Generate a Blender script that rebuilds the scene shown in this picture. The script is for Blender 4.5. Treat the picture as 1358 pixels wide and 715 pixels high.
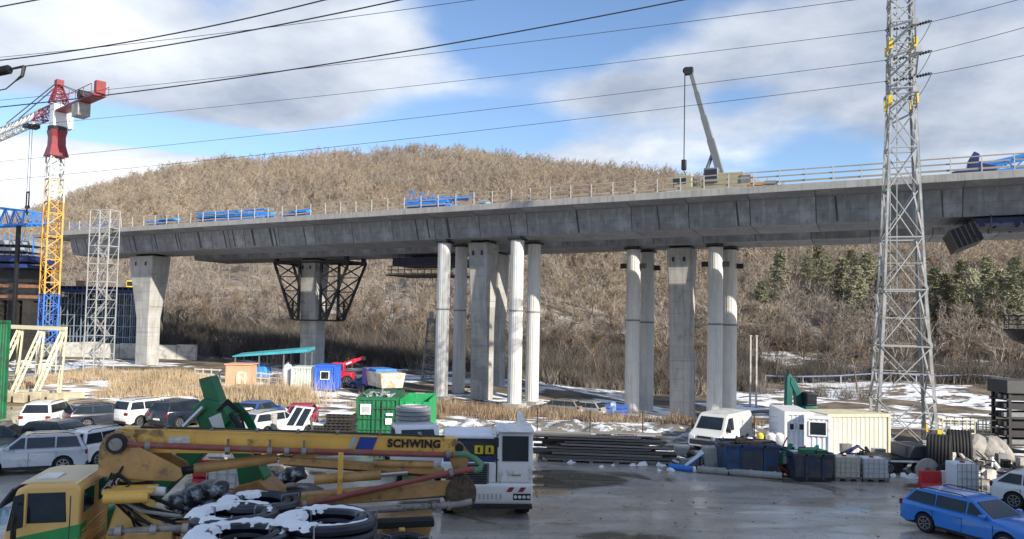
import bpy, bmesh, math, random
from mathutils import Vector, Matrix
random.seed(7)
R = math.radians
SC = bpy.context.scene
COL = SC.collection
for o in list(bpy.data.objects): bpy.data.objects.remove(o)

# ---------------------------------------------------------------- camera
TH, PH, F, H = R(1.2), R(2.6), 1000.0, 7.0
cam_d = bpy.data.cameras.new('camera'); cam = bpy.data.objects.new('camera', cam_d); COL.objects.link(cam)
cam_d.sensor_width = 36; cam_d.lens = 36*F/1358; cam_d.shift_y = 22/1358
cam_d.clip_start = .1; cam_d.clip_end = 9000
cam.matrix_world = Matrix.Translation((0, 0, H)) @ Matrix.Rotation(R(90)+PH, 4, 'X') @ Matrix.Rotation(TH, 4, 'Z')
SC.camera = cam
# ---------------------------------------------------------------- light
SUN_EL, SUN_AZ = R(25), R(-46)          # azimuth of the sun measured from +X towards +Y
sx, sy, sz = math.cos(SUN_EL)*math.cos(SUN_AZ), math.cos(SUN_EL)*math.sin(SUN_AZ), math.sin(SUN_EL)
sd = bpy.data.lights.new('sun', 'SUN'); sd.energy = 2.45; sd.angle = R(.6); sd.color = (1, .91, .78)
sun = bpy.data.objects.new('sun', sd); COL.objects.link(sun)
sun.rotation_euler = Vector((sx, sy, sz)).to_track_quat('Z', 'Y').to_euler()
sun.location = (60, -60, 80)
SC.view_settings.view_transform = 'Standard'; SC.view_settings.look = 'None'
SC.view_settings.exposure = 1.65; SC.view_settings.gamma = 1
SC.render.resolution_x, SC.render.resolution_y = 1024, 539
SC.render.engine = 'CYCLES'

W = bpy.data.worlds.new('World'); SC.world = W; W.use_nodes = True
def build_sky():
    nt = W.node_tree; N = nt.nodes; L = nt.links; N.clear()
    def mth(op, a, b=None, c=None):
        n = N.new('ShaderNodeMath'); n.operation = op
        for i, q in enumerate((a, b, c)):
            if q is None: continue
            if isinstance(q, (int, float)): n.inputs[i].default_value = q
            else: L.new(q, n.inputs[i])
        return n.outputs[0]
    sky = N.new('ShaderNodeTexSky'); sky.sky_type = 'NISHITA'; sky.sun_disc = False
    sky.sun_elevation = SUN_EL; sky.sun_rotation = R(90)-SUN_AZ
    sky.air_density = 1.0; sky.dust_density = .3; sky.ozone_density = 3.2
    tc = N.new('ShaderNodeTexCoord'); d = tc.outputs['Generated']
    sp = N.new('ShaderNodeSeparateXYZ'); L.new(d, sp.inputs[0])
    X, Y, Z = sp.outputs
    az = mth('ARCTAN2', X, Y); el = mth('ARCSINE', Z)
    # cloud layer: noise on a flat ceiling seen in perspective
    zz = mth('ADD', mth('MAXIMUM', Z, 0), .22)
    cv = N.new('ShaderNodeCombineXYZ')
    L.new(mth('DIVIDE', X, zz), cv.inputs[0]); L.new(mth('DIVIDE', Y, zz), cv.inputs[1]); cv.inputs[2].default_value = 3.7
    def noise(scale, det, rough, w=0):
        n = N.new('ShaderNodeTexNoise'); n.inputs['Scale'].default_value = scale; n.inputs['Detail'].default_value = det
        n.inputs['Roughness'].default_value = rough; n.inputs['Distortion'].default_value = w
        L.new(cv.outputs[0], n.inputs['Vector']); return n.outputs['Fac']
    n1 = noise(1.5, 7, .56, .35); n2 = noise(3.4, 5, .55)
    def blob(px, py, wx, wy):
        a = math.atan((px-679)/F); e = math.atan((425-py)/F*math.cos(a))
        ga = mth('POWER', mth('DIVIDE', mth('SUBTRACT', az, a), wx/F), 2)
        ge = mth('POWER', mth('DIVIDE', mth('SUBTRACT', el, e), wy/F), 2)
        return mth('EXPONENT', mth('MULTIPLY', mth('ADD', ga, ge), -1))
    def total(lst, base):
        t = base
        for A, b in lst: t = mth('MULTIPLY_ADD', blob(*b), A, t)
        return t
    den = mth('MULTIPLY_ADD', mth('SUBTRACT', n1, .5), 1.7, .34)
    den = mth('MULTIPLY_ADD', mth('SUBTRACT', n2, .5), .6, den)
    den = total([(.8, (90, 50, 220, 90)), (.6, (470, 60, 130, 66)), (.6, (320, 140, 80, 42)), (.3, (330, 60, 120, 60)), (1.7, (30, 245, 190, 40)), (.6, (250, 225, 80, 14)),
                 (.6, (1250, 110, 240, 130)), (.55, (860, 118, 150, 46)), (.4, (1000, 30, 160, 40)), (.35, (760, 205, 150, 26)),
                 (-1.0, (640, 160, 130, 30)), (-1.2, (300, 196, 200, 17)), (-1.3, (720, 25, 120, 50)), (-1.1, (60, 168, 130, 20)), (-.9, (1085, 200, 70, 40)), (-.7, (965, 118, 55, 20)), (-.6, (280, 20, 60, 34)), (-.8, (560, 190, 150, 24))], den)
    rp = N.new('ShaderNodeMapRange'); rp.interpolation_type = 'SMOOTHSTEP'; L.new(den, rp.inputs[0])
    rp.inputs[1].default_value = .12; rp.inputs[2].default_value = .80
    fac = mth('MULTIPLY', rp.outputs[0], .95)
    # grey bellies where the layer is thick, white near the horizon
    wh = total([(1.3, (40, 245, 260, 42)), (.35, (500, 70, 160, 90)), (.5, (120, 60, 120, 60)), (.7, (960, 215, 200, 26)), (-.25, (1250, 130, 180, 90)), (-.5, (330, 140, 120, 40)), (-.25, (860, 110, 160, 50))], mth('MULTIPLY_ADD', mth('SUBTRACT', n2, .5), 1.8, .42))
    cr = N.new('ShaderNodeMapRange'); L.new(wh, cr.inputs[0]); cr.inputs[1].default_value = 0; cr.inputs[2].default_value = 1.2
    mc = N.new('ShaderNodeMix'); mc.data_type = 'RGBA'; L.new(cr.outputs[0], mc.inputs[0])
    mc.inputs[6].default_value = (1.4, 1.62, 2.03, 1); mc.inputs[7].default_value = (3.7, 3.84, 4.02, 1)
    mx = N.new('ShaderNodeMix'); mx.data_type = 'RGBA'; L.new(fac, mx.inputs[0])
    dk = N.new('ShaderNodeMix'); dk.data_type = 'RGBA'; dk.blend_type = 'MULTIPLY'; dk.inputs[0].default_value = 1; L.new(sky.outputs[0], dk.inputs[6]); dk.inputs[7].default_value = (.62, .61, .63, 1)
    L.new(dk.outputs[2], mx.inputs[6]); L.new(mc.outputs[2], mx.inputs[7])
    bg = N.new('ShaderNodeBackground'); L.new(mx.outputs[2], bg.inputs[0]); bg.inputs[1].default_value = .098
    out = N.new('ShaderNodeOutputWorld'); L.new(bg.outputs[0], out.inputs[0])
build_sky()

# ---------------------------------------------------------------- where pixels of the survey picture lie in the place
_c, _s = math.cos(TH), math.sin(TH)
def ray(x, y):
    a, b = x-679, y-379.5
    u, v = a*_c+b*_s, -a*_s+b*_c
    return Vector((u, F*math.cos(PH)+v*math.sin(PH), F*math.sin(PH)-v*math.cos(PH)))
def P(x, y, Y):
    r = ray(x, y); return Vector((0, 0, H))+r*(Y/r.y)
def G(x, y, z=0.0):
    r = ray(x, y); return Vector((0, 0, H))+r*((z-H)/r.z)
def lerp(xs, ys, x):
    if x <= xs[0]: return ys[0]
    for i in range(len(xs)-1):
        if x <= xs[i+1]:
            t = (x-xs[i])/(xs[i+1]-xs[i]); return ys[i]+(ys[i+1]-ys[i])*t
    return ys[-1]
def sm(t):
    t = max(0, min(1, t)); return t*t*(3-2*t)

# ---------------------------------------------------------------- materials
MAT = {}
def mat(name, col, rough=.6, metal=0, var=.18, scale=2.0, bump=0, bscale=20, second=None, sscale=1.2, samt=.5, streak=0, rand=0, coat=0, spec=.5, stretch=None, world=False, panel=0):
    """a procedural surface: base colour with cloudy variation, optional second colour in patches (dirt, rust, snow), streaks and fine relief"""
    if name in MAT: return MAT[name]
    m = bpy.data.materials.new(name); m.use_nodes = True; MAT[name] = m
    nt = m.node_tree; N = nt.nodes; L = nt.links
    b = N['Principled BSDF']; b.inputs['Roughness'].default_value = rough; b.inputs['Metallic'].default_value = metal
    b.inputs['Specular IOR Level'].default_value = spec
    if coat: b.inputs['Coat Weight'].default_value = coat; b.inputs['Coat Roughness'].default_value = .08
    tc = N.new('ShaderNodeTexCoord'); vec = tc.outputs['Object']
    if world: vec = N.new('ShaderNodeNewGeometry').outputs['Position']
    if stretch:
        mp = N.new('ShaderNodeMapping'); mp.inputs['Scale'].default_value = stretch; L.new(vec, mp.inputs[0]); vec = mp.outputs[0]
    def noise(s, det=5, v=None, ro=.6):
        n = N.new('ShaderNodeTexNoise'); n.inputs['Scale'].default_value = s; n.inputs['Detail'].default_value = det; n.inputs['Roughness'].default_value = ro
        L.new(v or vec, n.inputs['Vector']); return n.outputs['Fac']
    def mix(f, a, c):
        n = N.new('ShaderNodeMix'); n.data_type = 'RGBA'
        if isinstance(f, float): n.inputs[0].default_value = f
        else: L.new(f, n.inputs[0])
        for i, q in ((6, a), (7, c)):
            if isinstance(q, tuple): n.inputs[i].default_value = (*q, 1)
            else: L.new(q, n.inputs[i])
        return n.outputs[2]
    def ramp(f, lo, hi):
        n = N.new('ShaderNodeMapRange'); L.new(f, n.inputs[0]); n.inputs[1].default_value = lo; n.inputs[2].default_value = hi; return n.outputs[0]
    lo = tuple(max(0, q*(1-var)) for q in col); hi = tuple(min(1, q*(1+var)) for q in col)
    c = mix(ramp(noise(scale), .3, .7), lo, hi)
    if streak:
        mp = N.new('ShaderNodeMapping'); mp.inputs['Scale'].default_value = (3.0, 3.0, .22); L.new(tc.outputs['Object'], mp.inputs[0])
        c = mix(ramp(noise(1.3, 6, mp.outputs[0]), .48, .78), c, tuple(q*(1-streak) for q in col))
    if second:
        c = mix(ramp(noise(sscale, 7, None, .65), .62-samt*.3, .70-samt*.25), c, second)
    if panel:
        sx_ = N.new('ShaderNodeSeparateXYZ'); L.new(tc.outputs['Object'], sx_.inputs[0]); cx_ = N.new('ShaderNodeCombineXYZ'); L.new(sx_.outputs[0], cx_.inputs[0]); L.new(sx_.outputs[2], cx_.inputs[1])
        bk = N.new('ShaderNodeTexBrick'); L.new(cx_.outputs[0], bk.inputs['Vector']); bk.offset = 0; bk.inputs['Scale'].default_value = 1; bk.inputs['Brick Width'].default_value = panel; bk.inputs['Row Height'].default_value = panel*.85
        bk.inputs['Mortar Size'].default_value = .018; bk.inputs['Color1'].default_value = (1, 1, 1, 1); bk.inputs['Color2'].default_value = (.90, .90, .90, 1); bk.inputs['Mortar'].default_value = (.62, .62, .62, 1)
        pm_ = N.new('ShaderNodeMix'); pm_.data_type = 'RGBA'; pm_.blend_type = 'MULTIPLY'; pm_.inputs[0].default_value = .8; L.new(c, pm_.inputs[6]); L.new(bk.outputs['Color'], pm_.inputs[7]); c = pm_.outputs[2]
    if rand:
        oi = N.new('ShaderNodeObjectInfo'); h = N.new('ShaderNodeHueSaturation'); L.new(c, h.inputs['Color'])
        mr = N.new('ShaderNodeMapRange'); L.new(oi.outputs['Random'], mr.inputs[0]); mr.inputs[3].default_value = 1-rand; mr.inputs[4].default_value = 1+rand
        L.new(mr.outputs[0], h.inputs['Value']); c = h.outputs[0]
    L.new(c, b.inputs['Base Color'])
    if bump:
        bn = N.new('ShaderNodeBump'); bn.inputs['Strength'].default_value = bump; bn.inputs['Distance'].default_value = .05
        L.new(noise(bscale, 6), bn.inputs['Height']); L.new(bn.outputs[0], b.inputs['Normal'])
    return m
def glass(name='glass_dark', col=(.015, .022, .03), rough=.06):
    if name in MAT: return MAT[name]
    return mat(name, col, rough, 0, .3, 1.5, spec=.5)
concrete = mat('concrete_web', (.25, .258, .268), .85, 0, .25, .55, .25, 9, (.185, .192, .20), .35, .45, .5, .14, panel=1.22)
concrete_l = mat('concrete_pier', (.40, .40, .385), .88, 0, .14, .7, .2, 9, (.28, .28, .27), .4, .35, .4, .05, panel=1.3)
concrete_d = mat('concrete_slab', (.20, .205, .21), .85, 0, .2, .8, .2, 8, None, 1, .5, .3)
concrete_p = mat('concrete_pale', (.5, .49, .46), .85, 0, .15, 1.2, .2, 8, (.3, .29, .27), .9, .4)
galv = mat('galvanised_steel', (.42, .44, .45), .5, .35, .18, 3, second=(.30, .31, .31), sscale=1.5)
steel_d = mat('dark_steel', (.018, .018, .021), .55, .1, .4, 3)
steel_g = mat('grey_steel', (.18, .19, .2), .5, .3, .25, 3)
blue_f = mat('blue_formwork', (.012, .03, .13), .55, 0, .35, 1.2)
blue_b = mat('bright_blue', (.03, .2, .62), .5, 0, .25, 2)
blue_t = mat('tarp_blue', (.03, .25, .72), .55, 0, .3, 1.4, .3, 6)
yellow_c = mat('crane_yellow', (.58, .31, .05), .5, 0, .15, 2)
pump_y = mat('pump_yellow', (.86, .50, .10), .42, 0, .12, 1.1, second=(.30, .17, .06), sscale=1.6, samt=.08, coat=.2)
pump_tan = mat('pump_tan', (.52, .30, .11), .55, 0, .25, 1.6, .15, 20, (.24, .15, .07), 2.4, .22)
red_p = mat('crane_red', (.20, .016, .022), .45, 0, .2, 2)
pipe_red = mat('delivery_pipe_red', (.30, .08, .065), .5, 0, .22, 2.2, second=(.24, .13, .09), sscale=3, samt=.3)
pipe_grey = mat('delivery_pipe_grey', (.30, .28, .26), .55, .1, .25, 3, second=(.14, .10, .08), sscale=4, samt=.3)
white_p = mat('white_paint', (.72, .73, .73), .38, 0, .06, 1.5, second=(.42, .40, .37), sscale=1.8, samt=.12, coat=.2)
cream_p = mat('cream_paint', (.58, .54, .38), .55, 0, .1, 1.5, second=(.45, .37, .22), sscale=2.5, samt=.2)
black_r = mat('black_rubber', (.012, .012, .013), .75, 0, .3, 5, .2, 40)
black_pl = mat('black_plastic', (.01, .011, .015), .42, 0, .3, 4)
chrome = mat('bright_metal', (.55, .56, .58), .25, .8, .1, 3)
snow_m = mat('snow', (.90, .91, .93), .7, 0, .05, 4, .4, 14)
timber = mat('weathered_timber', (.17, .15, .13), .8, 0, .35, 1.5, .3, 25, (.32, .31, .29), 1.0, .35, rand=.35, stretch=(.4, 4, 4))
timber_d = mat('dark_timber', (.03, .027, .025), .85, 0, .4, 2, .3, 25, rand=.3)
green_p = mat('container_green', (.012, .13, .055), .5, 0, .2, 1.2, second=(.03, .07, .04), sscale=1.5, samt=.3)
green_m = mat('machine_green', (.008, .15, .06), .42, 0, .2, 1.5, second=(.05, .06, .04), sscale=2, samt=.2)
glassm = glass()
amber = mat('amber_lens', (.8, .3, .03), .3)
redlens = mat('red_lens', (.16, .008, .01), .25)
lampm = mat('lamp_lens', (.65, .68, .7), .15)
rust = mat('rusty_iron', (.20, .10, .055), .8, 0, .35, 2.5, .3, 20)

# ---------------------------------------------------------------- mesh helpers
class MB:
    def __init__(s): s.v = []; s.f = []
    def add(s, vs, fs):
        n = len(s.v); s.v += [tuple(q) for q in vs]; s.f += [tuple(i+n for i in q) for q in fs]; return s
    def box(s, x0, x1, y0, y1, z0, z1):
        return s.add([(x0, y0, z0), (x1, y0, z0), (x1, y1, z0), (x0, y1, z0), (x0, y0, z1), (x1, y0, z1), (x1, y1, z1), (x0, y1, z1)],
                     [(0, 3, 2, 1), (4, 5, 6, 7), (0, 1, 5, 4), (1, 2, 6, 5), (2, 3, 7, 6), (3, 0, 4, 7)])
    def cb(s, c, d):
        return s.box(c[0]-d[0]/2, c[0]+d[0]/2, c[1]-d[1]/2, c[1]+d[1]/2, c[2]-d[2]/2, c[2]+d[2]/2)
    def bar(s, p, q, w, h=None):
        p, q = Vector(p), Vector(q); h = h or w; d = (q-p).normalized()
        a = d.cross(Vector((0, 0, 1))); a = a.normalized() if a.length > 1e-4 else Vector((1, 0, 0)); b = a.cross(d)
        vs = [e+a*w/2*i+b*h/2*j for e in (p, q) for i, j in ((-1, -1), (1, -1), (1, 1), (-1, 1))]
        return s.add(vs, [(0, 1, 2, 3), (7, 6, 5, 4), (0, 4, 5, 1), (1, 5, 6, 2), (2, 6, 7, 3), (3, 7, 4, 0)])
    def tube(s, pts, r, n=8, closed=False, caps=True):
        pts = [Vector(q) for q in pts]; m = len(pts); rs = r if isinstance(r, (list, tuple)) else [r]*m; vs = []; a = None
        for i, p in enumerate(pts):
            d = (pts[(i+1) % m]-pts[i-1]) if closed else (pts[min(i+1, m-1)]-pts[max(i-1, 0)])
            d.normalize()
            if a is None:
                a = d.cross(Vector((0, 0, 1))); a = a.normalized() if a.length > 1e-3 else Vector((1, 0, 0))
            else:
                a = (a-d*a.dot(d)); a = a.normalized() if a.length > 1e-6 else d.orthogonal().normalized()
            b = d.cross(a)
            vs += [p+(a*math.cos(t*2*math.pi/n)+b*math.sin(t*2*math.pi/n))*rs[i] for t in range(n)]
        fs = []
        for i in range(m if closed else m-1):
            j = (i+1) % m
            fs += [(i*n+k, i*n+(k+1) % n, j*n+(k+1) % n, j*n+k) for k in range(n)]
        if caps and not closed: fs += [tuple(range(n-1, -1, -1)), tuple((m-1)*n+k for k in range(n))]
        return s.add(vs, fs)
    def cyl(s, p, q, r, r2=None, n=14): return s.tube([p, q], [r, r if r2 is None else r2], n)
    def prism(s, poly, y0, y1, ax='y'):
        n = len(poly)
        f = {'y': lambda a, b, t: (a, t, b), 'x': lambda a, b, t: (t, a, b), 'z': lambda a, b, t: (a, b, t)}[ax]
        vs = [f(a, b, y0) for a, b in poly]+[f(a, b, y1) for a, b in poly]
        return s.add(vs, [tuple(range(n)), tuple(range(2*n-1, n-1, -1))]+[(i, i+n, (i+1) % n+n, (i+1) % n) for i in range(n)])
    def loft(s, rings, caps=True):
        n = len(rings[0]); vs = [p for r in rings for p in r]; fs = []
        for i in range(len(rings)-1): fs += [(i*n+k, i*n+(k+1) % n, (i+1)*n+(k+1) % n, (i+1)*n+k) for k in range(n)]
        if caps: fs += [tuple(range(n-1, -1, -1)), tuple((len(rings)-1)*n+k for k in range(n))]
        return s.add(vs, fs)
    def ring(s, c, Rr, r, nR=28, nr=8):
        return s.tube([(c[0]+Rr*math.cos(t*2*math.pi/nR), c[1]+Rr*math.sin(t*2*math.pi/nR), c[2]) for t in range(nR)], r, nr, True)
    def mesh(s, name, m, smooth=False):
        me = bpy.data.meshes.new(name); me.from_pydata(s.v, [], s.f)
        bm = bmesh.new(); bm.from_mesh(me); bmesh.ops.recalc_face_normals(bm, faces=bm.faces); bm.to_mesh(me); bm.free()
        me.materials.append(m)
        if smooth:
            me.polygons.foreach_set('use_smooth', [True]*len(me.polygons)); me.set_sharp_from_angle(angle=R(38))
        return me
    def build(s, name, m, parent=None, smooth=False, bevel=0, seg=2):
        return put(name, s.mesh(name, m, smooth or bevel > 0), parent, bevel, seg)
def put(name, me, parent=None, bevel=0, seg=2):
    o = bpy.data.objects.new(name, me); COL.objects.link(o)
    if parent is not None:
        o.parent = parent
        root = parent
        while root.parent: root = root.parent
        if root.name in WORLD: o.matrix_parent_inverse = Matrix.Identity(4) if parent.parent else WORLD[root.name]
    if bevel:
        b = o.modifiers.new('bevel', 'BEVEL'); b.width = bevel; b.segments = seg; b.limit_method = 'ANGLE'; b.angle_limit = R(40)
    return o
WORLD = {}      # things whose parts are given in place coordinates
def tag(o, label=None, cat=None, group=None, kind=None):
    for k, q in (('label', label), ('category', cat), ('group', group), ('kind', kind)):
        if q: o[k] = q
    return o
def thing(name, label, cat, loc=(0, 0, 0), rz=0, group=None, world=False):
    o = bpy.data.objects.new(name, None); COL.objects.link(o); o.empty_display_size = .3
    o.location = loc; o.rotation_euler = (0, 0, rz); tag(o, label, cat, group)
    if world: WORLD[o.name] = (Matrix.Translation(Vector(loc)) @ Matrix.Rotation(rz, 4, 'Z')).inverted()
    return o
def copy_tree(o, parent=None, label=None):
    c = o.copy(); COL.objects.link(c); c.parent = parent
    for ch in [q for q in bpy.data.objects if q.parent == o]: copy_tree(ch, c)
    if label: c['label'] = label
    return c
_ub = {}
def bar(parent, p, q, w, m, name='brace', h=None):
    """one straight member as an object of its own, all of one material sharing a unit bar"""
    p, q = Vector(p), Vector(q)
    if m.name not in _ub:
        _ub[m.name] = MB().box(-.5, .5, -.5, .5, 0, 1).mesh('bar', m)
    o = put(name, _ub[m.name], parent)
    d = q-p
    M4 = Matrix.Translation(p) @ d.to_track_quat('Z', 'Y').to_matrix().to_4x4() @ Matrix.Diagonal((w, h or w, d.length, 1))
    o.matrix_basis = M4
    return o
# ================================================================ terrain
_sk = [(-150, 300), (0, 287), (80, 262), (180, 233), (290, 214), (430, 203), (560, 201), (620, 199), (740, 203), (850, 215), (960, 234), (1060, 245), (1200, 252), (1358, 262), (1600, 275)]
_rx = [P(a, b, 600).x for a, b in _sk]; _rz = [P(a, b, 600).z-9 for a, b in _sk]
def wob(x, y):
    return (math.sin(x*.031+y*.017)+math.sin(x*.013-y*.029+1.3)+.6*math.sin(x*.067+y*.053+.4)+.4*math.sin(y*.11-x*.09))
def gz(x, y):
    zb = lerp([-90, -41, -25, -3, 13, 25, 80], [1.0, .5, .3, -.5, -2.2, -2.9, -2.9], x)
    z = zb*sm((y-52)/18)
    yf = 112
    fr = lerp([yf, 140, 175, 220, 300, 450, 600, 760, 1100, 2000], [0, .022, .085, .16, .33, .68, 1, .88, .55, .3], y)
    z += lerp(_rx, _rz, x*600/min(600, max(y, 300)))*fr + wob(x, y)*sm((y-115)/150)*1.6
    z += .25*wob(x*5, y*5)*sm((y-60)/15)*(1-sm((y-140)/40))
    return z
def steps(a, b, marks):
    out = [a]; x = a
    while x < b:
        st = lerp([m[0] for m in marks], [m[1] for m in marks], x); x += st; out.append(min(x, b))
    return out
def terrain():
    xs = steps(-2600, 2600, [(-2600, 260), (-700, 60), (-350, 14), (-70, 3), (70, 3), (350, 14), (700, 60), (2600, 260)])
    ys = steps(-260, 3200, [(-260, 40), (20, 20), (40, 3), (130, 3), (220, 7), (620, 14), (800, 60), (3200, 260)])
    v = []; f = []; n = len(xs)
    for y in ys:
        for x in xs: v.append((x, y, gz(x, y)-.03))
    for j in range(len(ys)-1):
        for i in range(n-1): f.append((j*n+i, j*n+i+1, (j+1)*n+i+1, (j+1)*n+i))
    m = bpy.data.materials.new('terrain'); m.use_nodes = True; nt = m.node_tree; N = nt.nodes; L = nt.links; b = N['Principled BSDF']; b.inputs['Roughness'].default_value = .95
    ge = N.new('ShaderNodeNewGeometry'); sp = N.new('ShaderNodeSeparateXYZ'); L.new(ge.outputs['Position'], sp.inputs[0])
    def noise(s, d=6, st=None):
        n_ = N.new('ShaderNodeTexNoise'); n_.inputs['Scale'].default_value = s; n_.inputs['Detail'].default_value = d
        src = ge.outputs['Position']
        if st:
            mp = N.new('ShaderNodeMapping'); mp.inputs['Scale'].default_value = st; L.new(src, mp.inputs[0]); src = mp.outputs[0]
        L.new(src, n_.inputs['Vector']); return n_.outputs['Fac']
    def mr(f_, a, c, lo=0, hi=1):
        q = N.new('ShaderNodeMapRange'); q.interpolation_type = 'SMOOTHSTEP'; L.new(f_, q.inputs[0]); q.inputs[1].default_value = a; q.inputs[2].default_value = c; q.inputs[3].default_value = lo; q.inputs[4].default_value = hi; return q.outputs[0]
    def mix(f_, a, c):
        q = N.new('ShaderNodeMix'); q.data_type = 'RGBA'; L.new(f_, q.inputs[0])
        for i, s in ((6, a), (7, c)):
            if isinstance(s, tuple): q.inputs[i].default_value = (*s, 1)
            else: L.new(s, q.inputs[i])
        return q.outputs[2]
    def mul(a, c):
        q = N.new('ShaderNodeMath'); q.operation = 'MULTIPLY'; L.new(a, q.inputs[0]); L.new(c, q.inputs[1]); return q.outputs[0]
    soil = mix(mr(noise(.35), .35, .65), (.055, .043, .032), (.17, .13, .085))
    litter = mix(mr(noise(.06), .35, .65), (.18, .145, .105), (.25, .20, .145))
    c = mix(mr(sp.outputs[1], 120, 230), soil, litter)
    # sandy worked ground by the site road on the left
    sand = mul(mr(noise(.22), .42, .56), mul(mr(sp.outputs[0], -8, -26), mr(sp.outputs[1], 88, 74)))
    c = mix(sand, c, (.40, .32, .21))
    # lying snow: patches with their own shape, thinning out up the slope
    sn = mul(mul(mr(noise(.11, 10, (.6, 1.3, 1)), .455, .50), mr(noise(.55, 8, (.7, 1.2, 1)), .43, .50)), mr(sp.outputs[1], 210, 80, 0, 1))
    c = mix(sn, c, (.80, .83, .88))
    L.new(c, b.inputs['Base Color'])
    bp = N.new('ShaderNodeBump'); bp.inputs['Strength'].default_value = .6; bp.inputs['Distance'].default_value = .3; L.new(noise(1.6), bp.inputs['Height']); L.new(bp.outputs[0], b.inputs['Normal'])
    me = bpy.data.meshes.new('terrain'); me.from_pydata(v, [], f); me.materials.append(m); me.polygons.foreach_set('use_smooth', [True]*len(f))
    o = bpy.data.objects.new('terrain', me); COL.objects.link(o); o['kind'] = 'structure'
terrain()

def yard():
    m = bpy.data.materials.new('wet_yard'); m.use_nodes = True; nt = m.node_tree; N = nt.nodes; L = nt.links; b = N['Principled BSDF']
    ge = N.new('ShaderNodeNewGeometry')
    def noise(s, d=6, st=(1, 1, 1), dist=0):
        mp = N.new('ShaderNodeMapping'); mp.inputs['Scale'].default_value = st; L.new(ge.outputs['Position'], mp.inputs[0])
        n_ = N.new('ShaderNodeTexNoise'); n_.inputs['Scale'].default_value = s; n_.inputs['Detail'].default_value = d; n_.inputs['Distortion'].default_value = dist; L.new(mp.outputs[0], n_.inputs['Vector']); return n_.outputs['Fac']
    def mr(f_, a, c, lo=0, hi=1):
        q = N.new('ShaderNodeMapRange'); q.interpolation_type = 'SMOOTHSTEP'; L.new(f_, q.inputs[0]); q.inputs[1].default_value = a; q.inputs[2].default_value = c; q.inputs[3].default_value = lo; q.inputs[4].default_value = hi; return q.outputs[0]
    def mix(f_, a, c):
        q = N.new('ShaderNodeMix'); q.data_type = 'RGBA'; L.new(f_, q.inputs[0])
        for i, s in ((6, a), (7, c)):
            if isinstance(s, tuple): q.inputs[i].default_value = (*s, 1)
            else: L.new(s, q.inputs[i])
        return q.outputs[2]
    pud = mr(noise(.16, 7, (1, 1.5, 1), .6), .53, .60)
    tracks = mr(noise(.55, 7, (.35, 1.6, 1), .8), .45, .62)
    c = mix(mr(noise(.25), .3, .7), (.38, .345, .30), (.54, .495, .44))
    c = mix(tracks, c, (.36, .315, .26))
    c = mix(mr(noise(3.5, 8), .55, .75), c, (.21, .195, .17))
    c = mix(pud, c, (.15, .128, .095))
    L.new(c, b.inputs['Base Color'])
    r_ = N.new('ShaderNodeMix'); r_.data_type = 'FLOAT'; L.new(pud, r_.inputs[0]); L.new(mr(noise(.5, 7, (.5, 1.5, 1), .5), .35, .65, .13, .34), r_.inputs[2]); r_.inputs[3].default_value = .05
    L.new(r_.outputs[0], b.inputs['Roughness'])
    bp = N.new('ShaderNodeBump'); bp.inputs['Distance'].default_value = .012; L.new(mr(pud, 0, 1, .35, .02), bp.inputs['Strength']); L.new(noise(5, 8), bp.inputs['Height']); L.new(bp.outputs[0], b.inputs['Normal'])
    near = [(-75, -20), (70, -20), (70, 30)]
    edge = [(45, 33), (33, 34.5), (27, 35.5), (22, 36.5), (16, 37), (10, 38), (4, 40), (-1, 42), (-5, 47), (-9, 50), (-16, 54), (-24, 56), (-32, 57), (-45, 55), (-75, 50)]
    e2 = []
    for (a, b_), (c_, d_) in zip(edge, edge[1:]):
        for k in range(6):
            t = k/6; e2.append((a+(c_-a)*t, b_+(d_-b_)*t+random.uniform(-.35, .35)))
    o = MB().add([(x, y, 0) for x, y in near+e2+[edge[-1]]], [tuple(range(len(near)+len(e2)+1))]).build('yard', m)
    o['kind'] = 'structure'
yard()

# unseen block added behind the camera only to cast the yard's shade
bl = thing('yard_shade_block', 'tall plain unseen block added behind the viewpoint to shade the yard', 'shade block', (10, -10, 0), world=True)
bounce_white = mat('bounce_white', (.80, .79, .76), .9, 0, .1, .3)  # kept pale so the added block bounces light back into the yard
MB().box(2.5, 57, -12, -2.2, 0, 27.5).build('wall', bounce_white, bl)  # out of view slab, sized to throw shade over the yard
MB().box(57, 70, -12, -2.2, 0, 21).build('wall', bounce_white, bl)

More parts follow.
